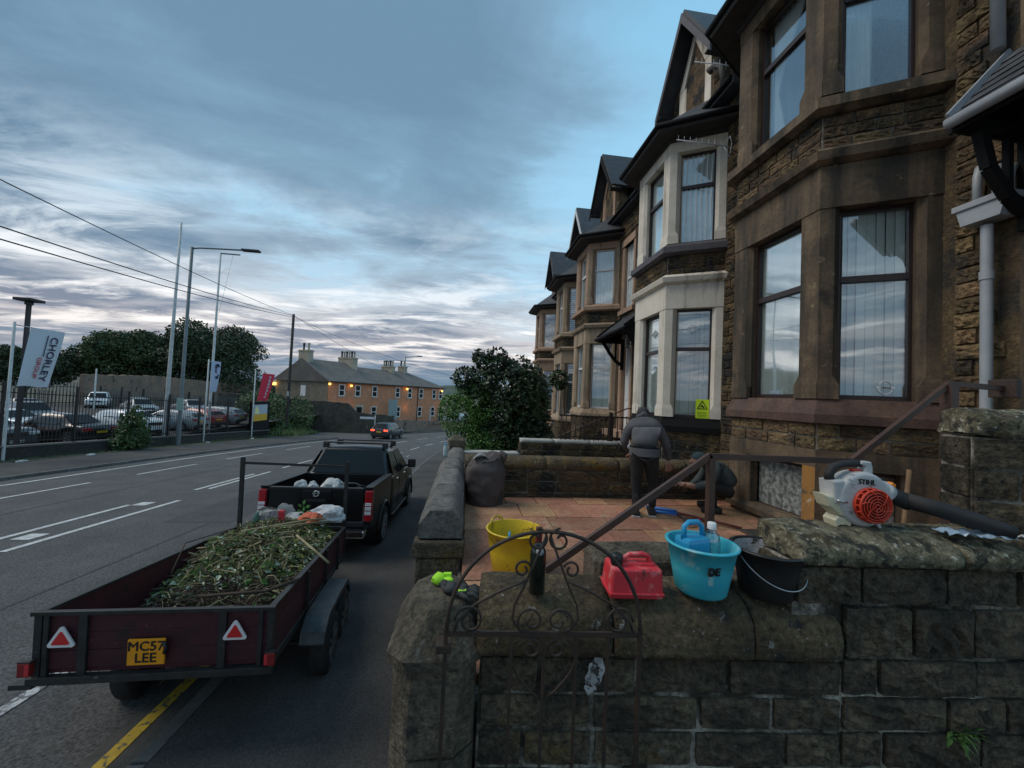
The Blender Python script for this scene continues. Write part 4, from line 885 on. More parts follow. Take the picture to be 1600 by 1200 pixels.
# black bucket
T = tubthing('bucket', 'black builder\'s bucket with wire handle and white dust inside', 'bucket', (1.515, 1.765, 1.688), .118, .152, .225, M['bucketblack'])
mb = MB(); mb.lathe([(.112, .02), (.143, .218)], 40); mb.build('dust_lining', M['dust'], T, world=False); heap(.124, .10, .008, 4, M['dust'], 'dust', T)
MB().tube([(-.158*cos(a)*1.0, -.150*sin(a)-.012, .205-.118*sin(a)) for a in [pi*k/24 for k in range(25)]], .0028, 6).build('wire_handle', M['steel'], T, world=False)
for s in (-1, 1): MB().bbox(s*.158-.01, s*.158+.01, -.018, .018, .175, .225, .004).build('handle_lug', M['bucketblack'], T, world=False)
# crumpled white glove behind the black bucket
def crumple(name, label, cat, loc, sx, sy, sz, m, seed, n=14, rz=0):
    bm = bmesh.new(); bmesh.ops.create_icosphere(bm, subdivisions=3, radius=1)
    for v in bm.verts:
        d = 1+.35*noise.noise(v.co*1.7+Vector((seed, 0, 0)))+.22*abs(noise.noise(v.co*4+Vector((0, seed, 0))))
        v.co = Vector((v.co.x*sx*d, v.co.y*sy*d, max(v.co.z, -.55)*sz*d+.5*sz))
    o = MB().bm(bm, smooth=False).build(name, m); o.location = loc; o.rotation_euler = (0, 0, rz); return tag(o, label, cat) if label else o
M['clothwhite'] = mat('dirty_white_cloth', (.5, .5, .5), (.3, .3, .3), 20, .9, .3, 60)
crumple('rag', 'crumpled white rag between the blue bucket and the black bucket', 'rag', (1.385, 1.90, 1.69), .04, .03, .035, M['clothwhite'], 4)
# gloves on the pier cap
M['hiviz'] = mat('fluorescent_yellow_fabric', (.42, .85, .03), (.36, .72, .03), 20, .8, .2, 80); M['glovedark'] = mat('dark_grey_glove_palm', (.02, .021, .022), (.05, .05, .05), 20, .8, .3, 80)
T = thing('work_gloves', 'fluorescent yellow and dark grey work gloves lying on the pier cap', 'gloves', (-.05, 1.95, 1.635))
def glove(o, rz, T, col1, col2):
    Mx = Matrix.Translation(o) @ Matrix.Rotation(rz, 4, 'Z')
    def lump(c, s, m, nm, sd_):
        bm = bmesh.new(); bmesh.ops.create_icosphere(bm, subdivisions=2, radius=1)
        for v in bm.verts: d = 1+.25*noise.noise(v.co*2+Vector((sd_, 0, 0))); v.co = Vector((c[0]+v.co.x*s[0]*d, c[1]+v.co.y*s[1]*d, c[2]+v.co.z*s[2]*d))
        MB().bm(bm, Mx, True).build(nm, m, T, world=False)
    lump((0, 0, .02), (.045, .04, .02), col2, 'palm', 1); lump((-.05, .0, .03), (.035, .038, .028), col1, 'cuff', 2); lump((.0, .012, .034), (.03, .02, .012), col1, 'glove_back', 6)
    for i, (y, l) in enumerate(((-.03, .06), (-.01, .07), (.012, .066), (.032, .052))):
        MB().tube([Mx @ Vector(v) for v in ((.03, y, .02), (.03+l*.5, y*1.25, .026), (.03+l*.85, y*1.4, .014), (.03+l, y*1.4, .008))], [.011, .011, .010, .006], 7).build('finger', col2, T, world=False)
    MB().tube([Mx @ Vector(v) for v in ((.0, -.035, .02), (.025, -.058, .022), (.045, -.065, .012))], [.012, .011, .007], 7).build('thumb', col2, T, world=False)
glove((.0, .02, .0), radians(-32), T, M['hiviz'], M['glovedark']); glove((.075, -.055, .0), radians(-8), T, M['glovedark'], M['glovedark'])
MB().bbox(.055, .095, -.085, -.06, .028, .036, .003).build('logo_patch', M['hiviz'], T, world=False)
for k, (a, b, c_) in enumerate(((-.03, .06, 20), (-.055, .03, 70), (.0, .05, 120))): MB().bbox(a-.02, a+.02, b-.01, b+.012, .02+.012*k, .034+.012*k, .004).build('fabric_fold', M['hiviz'], T, world=False)
# ---- leaf blower
T = thing('leaf_blower', 'grey and white leaf blower with red round grille and long black tube', 'leaf blower', (2.06, 1.80, 2.008), rz=radians(-5)); T.scale = (1, 1, 1)
BW = mat('scuffed_pale_grey_plastic', (.50, .51, .51), (.40, .41, .41), 9, .45, .15, 60, spots=[((.22, .23, .22), 16, .60, .05), ((.10, .13, .10), 30, .68, .02)]); BC = mat('cream_tank_plastic', (.62, .58, .42), (.52, .48, .34), 8, .45); BR = mat('orange_red_plastic', (.62, .05, .015), (.5, .035, .015), 9, .4, .1, 60); BO = mat('orange_plastic', (.85, .25, .01), None, rough=.4)
def vol(a): return .120+.045*((a % (2*pi))/(2*pi))
cz = .135
ang0 = radians(80)
pts = [];
for k in range(40):
    a = ang0-2*pi*k/39*.98; rr = .105+.042*(1-k/39); pts.append((rr*cos(a), cz+rr*sin(a)))
out = [(-.0+pts[0][0], pts[0][1])]
bm = bmesh.new(); y0_, y1_ = -.055, .06
def extr(poly, y0_, y1_, bev, m, nm, T=T):
    bm = bmesh.new(); vs = [bm.verts.new((x, y0_, z)) for x, z in poly]; f = bm.faces.new(vs); e = bmesh.ops.extrude_face_region(bm, geom=[f])
    for v in [g_ for g_ in e['geom'] if isinstance(g_, bmesh.types.BMVert)]: v.co.y = y1_
    bmesh.ops.recalc_face_normals(bm, faces=bm.faces[:])
    if bev: bmesh.ops.bevel(bm, geom=[ed for ed in bm.edges if abs((ed.verts[0].co-ed.verts[1].co).y) < 1e-6], offset=bev, segments=4, affect='EDGES', profile=.5, clamp_overlap=True)
    return MB().bm(bm, smooth=False).build(nm, m, T, world=False)
extr([(.140*cos(a)*(1+.08*cos(a-2.2)), cz+.005+.140*sin(a)*(1+.06*cos(a-2.2))) for a in [2*pi*k/44 for k in range(44)]], -.055, .055, .022, BW, 'fan_housing')
extr([(-.02, .255), (.04, .262), (.10, .245), (.155, .205), (.165, .16), (.13, .13), (.05, .15), (-.02, .2)], -.045, .045, .018, BW, 'outlet_neck')
mb = MB(); mb.tube([(.125, 0, .195), (.165, 0, .175)], [.048, .044], 20); mb.build('outlet_collar', BW, T, world=False)
mb = MB(); mb.tube([(.15, 0, .182), (.20, .0, .158), (.26, .005, .135), (.275, .005, .13)], [.043, .042, .038, .041], 20); mb.build('tube_socket', M['blackrubber'], T, world=False)
mb = MB(); mb.tube([(.25, 0, .145), (.38, -.06, .115), (.48, -.12, .085), (.55, -.165, .062), (.59, -.19, .052)], [.040, .041, .040, .035, .032], 20); mb.build('blower_tube', M['blackrubber'], T, world=False)
extr([(-.175, .235), (-.12, .245), (-.10, .18), (-.11, .115), (-.165, .12)], -.05, .05, .012, BW, 'engine_cover')
extr([(-.215, .165), (-.165, .16), (-.12, .13), (-.075, .075), (-.085, .045), (-.135, .06), (-.19, .105)], -.045, .045, .014, BC, 'fuel_tank')
MB().tube([(-.16, -.055, .14), (-.115, -.065, .135)], .006, 8).build('primer_lever', M['steel'], T, world=False)
extr([(-.145, .0), (-.155, .035), (-.135, .058), (-.085, .045), (-.065, .02), (-.075, .0), (-.09, .012), (-.125, .012)], -.04, .04, .006, BC, 'foot')
extr([(.06, .03), (.085, .035), (.10, .0), (.085, .0)], -.035, .035, .004, BW, 'foot')
MB().tube([(-.155, 0, .235), (-.155, 0, .265), (-.135, 0, .30), (-.09, 0, .318), (-.03, 0, .325), (.01, 0, .325)], [.023, .022, .021, .019, .019, .018], 12).build('top_handle', M['blackrubber'], T, world=False)
extr([(-.01, .25), (.06, .25), (.058, .31), (.05, .338), (.0, .34), (-.005, .325), (.018, .31), (.012, .28)], -.025, .025, .008, BW, 'handle_bracket')
MB().bbox(-.04, .005, -.014, .014, .275, .298, .005).build('throttle_trigger', BR, T, world=False)
extr([(.145, .205), (.175, .235), (.192, .225), (.188, .185), (.165, .18)], -.016, .016, .004, BO, 'stop_switch')
# round intake grille: drum, rings and spokes
gx, gz_ = .01, .125
MB().tube([(gx, -.05, gz_), (gx, -.062, gz_), (gx, -.064, gz_)], [.088, .088, .08], 32).build('grille_base', BR, T, world=False)
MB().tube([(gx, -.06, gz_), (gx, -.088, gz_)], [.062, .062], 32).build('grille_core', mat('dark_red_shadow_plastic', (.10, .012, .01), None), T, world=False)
for rr, yy, th in ((.085, -.066, .005), (.080, -.090, .006), (.067, -.095, .0032), (.053, -.097, .0032), (.039, -.098, .0032), (.025, -.098, .0032), (.011, -.098, .004)):
    MB().tube([(gx+rr*cos(a), yy, gz_+rr*sin(a)) for a in [2*pi*k/36 for k in range(37)]], th, 6, caps=False).build('grille_ring', BR, T, world=False)
for k in range(16):
    a = 2*pi*k/16; MB().tube([(gx+.085*cos(a), -.06, gz_+.085*sin(a)), (gx+.080*cos(a), -.090, gz_+.080*sin(a))], .0042, 5).build('grille_rib', BR, T, world=False)
for k in range(6):
    a = 2*pi*k/6+.2; MB().tube([(gx+(.012+.068*t)*cos(a+t*.7), -.098, gz_+(.012+.068*t)*sin(a+t*.7)) for t in (0, .25, .5, .75, 1)], .003, 5).build('grille_spoke', BR, T, world=False)
txt('maker_lettering', 'STIHL', .036, frame((-.005, -.0562, .238), (1, 0, -.05), (0, 0, 1)), M['inkblack'], T, world=False, bold=.0004)
MB().tube([(.075, -.03, .25), (.09, -.035, .252), (.10, -.03, .25)], .008, 8).build('clip', M['blackplastic'], T, world=False)
# plastic bag on the coping, stick against the wall
def sheet(name, label, cat, loc, L, Wd, m, seed, rz, amp=.012):
    def f(u, v): return Vector(((u-.5)*L, (v-.5)*Wd*(1-.5*abs(u-.35)), .006+amp*abs(noise.noise(Vector((u*5, v*3+seed, seed)))) * 2))
    o = MB().grid(f, 24, 10, smooth=False).build(name, m); o.location = loc; o.rotation_euler = (0, 0, rz); return tag(o, label, cat)
sheet('plastic_bag', 'flattened pale blue plastic bag under the blower tube on the upper wall', 'bag', (2.50, 1.62, 2.022), .30, .12, mat('pale_blue_film', (.40, .50, .58), (.25, .33, .42), 12, .3, spots=[((.1, .15, .22), 16, .6, .04)]), 3, radians(-14), .02)
sheet('rag', 'grey cloth scrap at the right end of the upper coping', 'rag', (2.78, 1.55, 2.022), .18, .07, M['clothwhite'], 7, radians(-14), .02)
sk = MB().tube([(3.35, 2.6, 1.45), (3.62, 2.75, 2.15)], .016, 8).build('stick', mat('bare_wood', (.22, .13, .06), (.16, .09, .045), 12, .8)); tag(sk, 'wooden stick leaning in the corner behind the blower tube', 'stick')
# rubble sack, blue tool and odds and ends on the patio
def sack():
    n, k = 28, 18
    def f(u, v):
        a = 2*pi*u; z = v*.70; w = .27+.035*sin(v*3)-.05*max(0, v-.75)*4; fold = .022*noise.noise(Vector((cos(a)*2.4, sin(a)*2.4, v*3)))+.02*noise.noise(Vector((cos(a)*6, sin(a)*6, v*7)))
        rr = w+fold*1.6; x, y = rr*cos(a)*1.0, rr*sin(a)*.80
        zz = z+ (.07*cos(a-.6) if v > .8 else 0)*(v-.8)*5
        return Vector((x, y, zz))
    return f
T = thing('rubble_sack', 'full brown grey rubble sack slumped in the patio corner by the street wall', 'sack', (.32, 5.42, 1.10)); T.scale = (.92, .92, .90)
MB().grid(sack(), 40, 24).build('sack_cloth', mat('grey_brown_woven_sack', (.085, .066, .062), (.06, .048, .045), 6, .75, .4, 50), T, world=False)
mb = MB()
def lidf(u, v): a = 2*pi*u; q = (1-v); return Vector((.235*q*cos(a), .19*q*sin(a), .70+(.07*cos(a-.6))*q+.05*sin(v*pi)+.03*noise.noise(Vector((cos(a)*3*q, sin(a)*3*q, 4)))))
mb.grid(lidf, 40, 8); mb.build('sack_top', mat('grey_brown_woven_sack_top', (.09, .07, .066), (.06, .048, .045), 6, .75, .4, 50), T, world=False)
mb = MB().grid(lambda u, v: Vector((-.20+.22*u, -.16+.16*v, .70+.07*sin(u*3)+.02*noise.noise(Vector((u*4, v*4, 1))))), 10, 6); mb.build('torn_paper', mat('pale_grey_paper', (.22, .22, .225), None), T, world=False)
MB().tube([(.17, -.02, .70), (.24, -.03, .79), (.28, -.06, .76), (.27, -.08, .66)], [.04, .05, .045, .03], 8).build('sack_ear', mat('grey_brown_sack_ear', (.075, .06, .056), None), T, world=False)
T = thing('spade', 'spade with blue D-shaped handle lying on the paving by the standing man', 'spade', (2.75, 5.0, 1.1))
P = [(2.62, 5.22, 1.13), (2.60, 5.02, 1.13), (2.86, 4.86, 1.14), (2.92, 4.99, 1.14), (2.62, 5.22, 1.13)]
MB().tube(P, .022, 8).build('d_handle', mat('blue_handle_plastic', (.03, .16, .50), None, rough=.4), T); MB().tube([(2.89, 4.92, 1.14), (3.15, 4.62, 1.14), (3.4, 4.35, 1.13)], .018, 8).build('shaft', mat('dark_red_shaft', (.12, .03, .02), None), T)
MB().bbox(3.35, 3.6, 4.1, 4.35, 1.115, 1.125, .004).build('blade', M['steel'], T)
for i, (x, y, a, L, c_, lb) in enumerate(((2.86, 4.55, 1.9, .20, (.03, .014, .012), 'dark tool handle lying beyond the blue bucket, upper one'), (3.05, 4.4, 1.7, .16, (.05, .02, .012), 'brown tool handle lying beyond the blue bucket, right one'), (2.75, 4.45, .4, .26, (.35, .03, .05), 'red and black grips lying beyond the blue bucket'))):
    o = MB().tube([(0, 0, .03), (cos(a)*L, sin(a)*L, .07)], .02, 8).build('tool_handle', mat('tool_grip_%d' % i, c_, None, rough=.5)); o.location = (x, y, 1.1); tag(o, lb, 'tool')
T = thing('plastic_bottle', 'small clear plastic bottle at the far end of the street wall coping', 'bottle', (-.30, 6.44, 1.56))
MB().lathe([(0, 0), (.034, 0), (.036, .05), (.032, .1), (.036, .15), (.016, .19), (.016, .2)], 16).build('bottle_body', mat('milky_clear_plastic', (.42, .52, .52), None, rough=.25), T, world=False); MB().lathe([(.018, .2), (.018, .222), (0, .222)], 12).build('cap', M['canblue'], T, world=False)
# small weed at the foot of the near wall, and blackened white paint splash on it
M['weed'] = mat('weed_green', (.06, .13, .025), (.09, .17, .035), 9, .7)
T = MB(); r = random.Random(2); wc = wp(2.28, -.02, 1.10)
for k in range(46):
    a = r.uniform(pi, 2*pi); L = r.uniform(.03, .10); e_ = r.uniform(-.3, .9); d = Vector((cos(a)*.9, sin(a)*.6, e_)).normalized(); s_ = d.cross(Vector((0, 0, 1))).normalized()*r.uniform(.004, .010); p = wc+Vector((r.uniform(-.05, .05), 0, r.uniform(-.03, .03)))
    T.add([p, p+d*L*.5+s_, p+d*L+Vector((0, 0, -.02)), p+d*L*.5-s_], [(0, 1, 2, 3)])
T = T.build('weed', M['weed']); tag(T, 'small green weed sprouting from the joints low in the near wall', 'weed')
sp = MB(); r = random.Random(9)
c0 = wp(.52, -.034, 1.36)
Mx = frame(c0, WU, (0, 0, 1))
vs = [(0, 0, 0)]+[(.055*(1+.45*noise.noise(Vector((cos(a)*2, sin(a)*2, 3))))*cos(a)*(.7)+.02*sin(a), .085*(1+.5*noise.noise(Vector((cos(a)*3, sin(a)*3, 7))))*sin(a), 0) for a in [2*pi*k/40 for k in range(40)]]
M['splash'] = mat('white_paint_splash', (.55, .55, .55), (.28, .28, .27), 16, .85, .8, 60, spots=[((.06, .055, .05), 24, .54, .04)])
sp = MB().add([Mx @ Vector(v) for v in vs], [(0, 1+k, 1+(k+1) % 40) for k in range(40)]).build('paint_splash', M['splash']); tag(sp, None, None, None, 'structure')
# ================================================================ vehicles
def paint(name, c, rough=.28, coat=.6): return mat(name, c, None, rough=rough, coat=coat)
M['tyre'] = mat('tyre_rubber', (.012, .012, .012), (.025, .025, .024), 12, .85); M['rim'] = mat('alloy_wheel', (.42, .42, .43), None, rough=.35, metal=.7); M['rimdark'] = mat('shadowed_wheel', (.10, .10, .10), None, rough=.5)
M['carglass'] = mat('tinted_car_glass', (.008, .010, .011), None, rough=.08, spec=.45); M['lampclear'] = mat('clear_lamp_lens', (.55, .58, .6), None, rough=.15, coat=.5); M['lampred'] = mat('red_lamp_lens', (.42, .012, .02), None, rough=.2, coat=.5); M['lampwhite'] = mat('white_lamp_lens', (.75, .72, .72), None, rough=.2, coat=.5)
M['trim'] = mat('black_car_trim', (.015, .015, .016), None, rough=.5); M['chrome'] = mat('chrome', (.75, .76, .78), None, rough=.12, metal=1); M['plateyel'] = mat('yellow_plate', (.85, .50, .02), None, rough=.5); M['platewhite'] = mat('white_plate', (.7, .7, .7), None, rough=.5)
def wheel(T, x, y, r, w, side, m='rim', spokes=5, z=None):
    c = Vector((x, y, z if z is not None else r)); Mx = Matrix.Translation(c) @ Matrix.Rotation(side*pi/2, 4, 'Y')
    mb = MB(); mb.lathe([(r*.62, w*.5-.01), (r*.68, w*.5), (r*.94, w*.46), (r, w*.34), (r, -w*.34), (r*.94, -w*.5), (r*.6, -w*.5)], 28, M=Mx); wh = mb.build('wheel', M['tyre'], T, world=False)
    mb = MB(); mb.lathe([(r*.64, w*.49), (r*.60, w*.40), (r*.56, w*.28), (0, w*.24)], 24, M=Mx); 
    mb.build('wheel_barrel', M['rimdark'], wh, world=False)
    mb = MB(); mb.lathe([(r*.65, w*.5), (r*.60, w*.47)], 28, M=Mx); mb.lathe([(0, w*.47), (r*.12, w*.46), (r*.15, w*.40)], 12, M=Mx)
    for k in range(spokes):
        a = 2*pi*k/spokes+.3; a2 = Vector((cos(a), sin(a), 0)); mb.bar(Mx @ (a2*r*.1+Vector((0, 0, w*.42))), Mx @ (a2*r*.62+Vector((0, 0, w*.44))), r*.14, r*.08, Mx.to_3x3() @ Vector((0, 0, 1)))
    mb.build('rim', M[m], wh, world=False); return wh
def car(name, label, loc, rz, st, W, L, pm, wr=.33, group=None, cat='car', rim='rim', glow=None, plate=None, light_front='lampclear', tail='lampred', bars=False):
    """st: stations from the nose (y=0) to the tail; (y, z_low, z_shoulder, z_top, half_shoulder, half_top)"""
    T = thing(name, label, cat, loc, rz=rz, group=group)
    n = 15; vs = []
    def lerp(a, b, t): return a+(b-a)*t
    fine = []
    for i in range(len(st)-1):
        k = max(1, int((st[i+1][0]-st[i][0])/.16))
        for j in range(k): fine.append(tuple(lerp(p, q, j/k) for p, q in zip(st[i], st[i+1])))
    fine.append(st[-1])
    def arch(y):
        z = 0
        for wy in (.86, L-.82):
            d = abs(y-wy); R_ = wr+.075
            if d < R_: z = max(z, wr+sqrt(R_*R_-d*d))
        return z
    F2 = []
    for s in fine: F2.append((*s[1:], s[0]))
    for zl, zs, zt, hs, ht, y in F2:
        low = max(zl, min(arch(y), zs-.1))
        P = [(-hs*.90, zl), (-hs*.97, low), (-hs, lerp(low, zs, .45)), (-hs*.985, zs-.04), (-hs*.95, zs), (-lerp(hs, ht, .55), lerp(zs, zt, .55)), (-ht, lerp(zs, zt, .93)), (-ht*.82, zt), (0, zt+.012)]
        P = P+[(-a, b) for a, b in P[-2::-1]]
        vs += [(a, -y, b) for a, b in P]
    k = 17; mb = MB()
    mb.add(vs, [(i*k+j, i*k+j+1, (i+1)*k+j+1, (i+1)*k+j) for i in range(len(F2)-1) for j in range(k-1)] , True)
    mb.f += [tuple(range(k))[::-1], tuple((len(F2)-1)*k+j for j in range(k))]; mb.sm += [False]*2
    mb.f += [(i*k+16, i*k, (i+1)*k, (i+1)*k+16) for i in range(len(F2)-1)]; mb.sm += [False]*(len(F2)-1)
    b = mb.build('body', pm, T, world=False)
    MB().box(-W/2+.12, W/2-.12, -L+.3, -.3, .18, st[3][1]+.12).build('underside', M['trim'], T, world=False)
    # glass: side panels and screens from the greenhouse stations
    G = [i for i in range(len(st)) if st[i][3]-st[i][2] > .22]
    g0, g1 = G[0], G[-1]
    def pt(s, f, side, off=.012): 
        zl, zs, zt, hs, ht = s[1:]
        x = lerp(hs*.95, lerp(hs*.95, ht, 1), f); z = lerp(zs, zt*.93+zs*.07, f); return Vector((side*(x+off), -s[0], z))
    def at(y):
        for i in range(len(st)-1):
            if st[i][0] <= y <= st[i+1][0]: t = (y-st[i][0])/(st[i+1][0]-st[i][0]+1e-9); return tuple(lerp(p, q, t) for p, q in zip(st[i], st[i+1]))
        return st[-1]
    yA, yB = st[g0-1][0], st[g1+1][0]; ya, yb = st[g0][0], st[g1][0]
    mid_ = (ya+yb)/2
    for side in (-1, 1):
        for p0_, p1_, t0, t1 in ((yA+.42*(ya-yA), mid_-.04, ya+.05, mid_-.04), (mid_+.04, yb+.35*(yB-yb), mid_+.04, yb-.06)):
            q = [pt(at(p0_), .10 if p0_ > ya-.02 else .12, side), pt(at(p1_), .10, side), pt(at(t1), .90, side), pt(at(t0), .90, side)]
            q[0].z = at(mid_)[2]+.05; q[1].z = at(mid_)[2]+.05
            MB().add(q, [(0, 1, 2, 3)] if side < 0 else [(3, 2, 1, 0)]).build('side_window', M['carglass'], T, world=False)
        wy = at(ya+.1); o = MB().bbox(side*(wy[4]+.02) if side > 0 else side*(wy[4]+.2), side*(wy[4]+.2) if side > 0 else side*(wy[4]+.02), -ya+.12, -ya+.02, wy[2]+.0, wy[2]+.14, .03); o.build('door_mirror', pm, T, world=False)
        for yy in (mid_,): MB().box(side*(W/2-.004) if side > 0 else -(W/2+.004), side*(W/2+.004) if side > 0 else -(W/2-.004), -yy-.004, -yy+.004, .4, st[g0][2]-.02).build('door_gap', M['trim'], T, world=False)
        for yy in (mid_-.2, mid_+.75): MB().bbox(min(side*(W/2-.005), side*(W/2+.02)), max(side*(W/2-.005), side*(W/2+.02)), -yy-.16, -yy, st[g0][2]-.16, st[g0][2]-.13, .005).build('door_handle', pm, T, world=False)
    for (sa, sb, nm, sgn) in ((st[g0-1], st[g0], 'windscreen', 1), (st[g1+1], st[g1], 'rear_window', -1)):
        a0, a1 = .10, .90; P = []
        for f, s_ in ((a0, 0), (a1, 1)):
            y = lerp(sa[0], sb[0], f); z = lerp(sa[3], sb[3], f); hx = lerp(sa[4]*.80, sb[5]*.90, f)
            P.append((hx, y, z))
        off = Vector((0, .02*sgn, .022)); P = [Vector((-P[0][0], -P[0][1], P[0][2]))+off, Vector((P[0][0], -P[0][1], P[0][2]))+off, Vector((P[1][0], -P[1][1], P[1][2]))+off, Vector((-P[1][0], -P[1][1], P[1][2]))+off]
        MB().add(P, [(0, 1, 2, 3) if sgn > 0 else (3, 2, 1, 0)]).build(nm, M['carglass'], T, world=False)
    zf = st[1][2]; zr = st[-2][2]
    for side in (-1, 1):
        x0, x1 = sorted((side*W*.24, side*W*.45)); MB().bbox(x0, x1, -.12, .03, zf-.17, zf-.03, .03).build('headlight', M[light_front], T, world=False)
        x0, x1 = sorted((side*W*.27, side*W*.47)); tl = MB().bbox(x0, x1, -L-.02, -L+.14, zr-.22, zr-.06, .03).build('tail_light', glow or M[tail], T, world=False)
        x0, x1 = sorted((side*W*.25, side*W*.42)); MB().bbox(x0, x1, -.02, .04, .3, .42, .02).build('fog_lamp', M['trim'], T, world=False)
        for wy in (.86, L-.82):
            wheel(T, side*(W/2-.09), -wy, wr, .2, side, rim)
    MB().bbox(-W*.22, W*.22, -.02, .035, zf-.22, zf-.04, .02).build('grille', M['trim'], T, world=False); MB().bbox(-W*.36, W*.36, -.02, .03, .22, .40, .02).build('lower_grille', M['trim'], T, world=False)
    MB().bbox(-.26, .26, .03, .045, .42, .53, .004).build('number_plate', M['platewhite'], T, world=False)
    p_ = MB().bbox(-.26, .26, -L-.04, -L-.01, zr-.36, zr-.25, .004).build('number_plate', M['plateyel'], T, world=False)
    MB().bbox(-W*.42, W*.42, -L-.03, -L+.1, .28, .46, .03).build('rear_bumper', M['trim'], T, world=False)
    if bars:
        for s in (-1, 1): MB().tube([(s*(st[g0][5]-.05), -ya-.1, st[g0][3]+.03), (s*(st[g1][5]-.05), -yb+.1, st[g1][3]+.03)], .018, 6).build('roof_rail', M['chrome'], T, world=False)
    return T
def st_suv(L=4.5, W=1.84, H=1.66): h = W/2; return [(0, .42, .70, .72, h*.80, h*.6), (.07, .30, .92, .95, h*.92, h*.75), (.35, .24, .98, 1.02, h*.99, h*.84), (1.15, .22, 1.02, 1.08, h, h*.86), (1.75, .22, 1.03, H-.06, h, h*.72), (2.1, .22, 1.04, H, h, h*.72), (L-1.0, .22, 1.06, H-.03, h, h*.70), (L-.5, .22, 1.07, H-.10, h*.99, h*.66), (L-.08, .28, 1.04, 1.06, h*.95, h*.78), (L, .40, .75, .78, h*.88, h*.7)]
def st_hatch(L=4.15, W=1.78, H=1.47): h = W/2; return [(0, .38, .60, .62, h*.78, h*.6), (.07, .26, .78, .80, h*.90, h*.72), (.4, .20, .88, .92, h*.98, h*.82), (1.05, .19, .92, .98, h, h*.84), (1.75, .19, .94, H-.05, h, h*.70), (2.1, .19, .95, H, h, h*.70), (L-1.0, .19, .97, H-.05, h, h*.68), (L-.45, .2, .98, H-.2, h*.98, h*.64), (L-.08, .26, .95, .98, h*.94, h*.76), (L, .36, .7, .74, h*.86, h*.68)]
def st_saloon(L=4.55, W=1.8, H=1.44): h = W/2; return [(0, .36, .58, .6, h*.78, h*.6), (.07, .25, .74, .76, h*.90, h*.72), (.4, .19, .84, .88, h*.98, h*.82), (1.2, .18, .90, .96, h, h*.84), (1.95, .18, .92, H-.04, h, h*.68), (2.3, .18, .93, H, h, h*.68), (3.1, .18, .94, H-.05, h, h*.66), (L-.75, .19, .96, .99, h*.99, h*.78), (L-.08, .24, .92, .95, h*.94, h*.74), (L, .36, .66, .70, h*.86, h*.66)]
PB = paint('black_car_paint', (.010, .010, .012)); PW = paint('white_car_paint', (.66, .68, .70)); PS = paint('silver_car_paint', (.30, .33, .35), .35); PG = paint('grey_car_paint', (.14, .165, .19), .32); PR = paint('red_car_paint', (.32, .02, .02)); PD = paint('dark_blue_grey_paint', (.045, .055, .065))
GC = 'cars parked on the dealership lot'
Zl = -.9
def at_c(name, label, x, y, rz, st, W, L, pm, **k): # centre placed
    rz = radians(rz); c = Vector((sin(rz)*-1, cos(rz), 0))*(L/2); return car(name, label, (x+c.x, y+c.y, Zl), rz, st, W, L, pm, group=GC, **k)
at_c('parked_car', 'black saloon parked side-on behind the fence, nearest beside the shrub', -21.7, 23.5, 84, st_saloon(4.6, 1.82, 1.55), 1.82, 4.6, PB)
at_c('parked_car', 'white hatchback behind the fence, just right of the fence shrub', -21.3, 27.4, 250, st_suv(4.3, 1.82, 1.55), 1.82, 4.3, PW)
at_c('parked_car', 'silver grey car behind the fence beside the street lamp column', -21.2, 30.6, 92, st_hatch(4.2), 1.78, 4.2, PS)
at_c('parked_car', 'dark red rear-facing car between the two flagpoles', -21.3, 33.5, 75, st_hatch(4.1), 1.78, 4.1, PR)
at_c('parked_car', 'silver hatchback parked rearmost to the right near the red flag', -21.6, 36.4, 88, st_hatch(4.3, 1.8, 1.5), 1.8, 4.3, PS)
at_c('parked_car', 'dark off-road car facing the fence at the left edge', -22.3, 20.2, 262, st_suv(4.6, 1.86, 1.7), 1.86, 4.6, PD)
at_c('parked_car', 'bright red car just showing at the extreme left edge', -25.2, 21.2, 265, st_hatch(4.1, 1.8, 1.75), 1.8, 4.1, PR)
at_c('parked_car', 'pale white car bonnet showing behind the large white banner', -26.6, 25.8, 262, st_hatch(4.2), 1.8, 4.2, PW)
at_c('parked_car', 'grey saloon in the second row of the lot, left of the white off-roader', -31.2, 31.5, 248, st_saloon(4.9, 1.84, 1.62), 1.84, 4.9, PG)
at_c('parked_car', 'white off-road car in the far row before the old brick wall', -43.6, 51.5, 215, st_suv(4.8, 1.9, 1.85), 1.9, 4.8, PW, bars=True)
at_c('parked_car', 'dark grey car in the far row right of the white off-roader', -38.6, 50.5, 225, st_hatch(4.3), 1.8, 4.3, PG)
at_c('parked_car', 'pale silver coupe in the middle row behind the white hatchback', -33.6, 44.2, 235, st_saloon(4.6, 1.84, 1.6), 1.84, 4.6, PS)
at_c('parked_car', 'silver car in the middle row right of the lamp column', -30.2, 46.5, 240, st_saloon(4.5, 1.84, 1.6), 1.84, 4.5, PS)
at_c('parked_car', 'dark car in the far left row beyond the banner', -36.5, 36.5, 240, st_saloon(4.6, 1.84, 1.55), 1.84, 4.6, PD)
GL = emis('lit_brake_lamp', (1., .07, .03), 2.6)
c_ = car('moving_car', 'dark grey car on the road ahead with red tail lights lit', (-7.75, 45.2, gz(43)+.0), radians(-12), st_suv(4.6, 1.88, 1.70), 1.88, 4.6, paint('charcoal_car_paint', (.03, .035, .04), .4, .3), glow=GL)
c_.rotation_euler = (radians(-3.3), 0, radians(-12)); c_.location.z = gz(45.2)
c_ = car('parked_car', 'white car parked in front of the far brick terrace', (-4.4, 72.2, -2.6), radians(112), st_suv(4.6, 1.88, 1.65), 1.88, 4.6, PW)

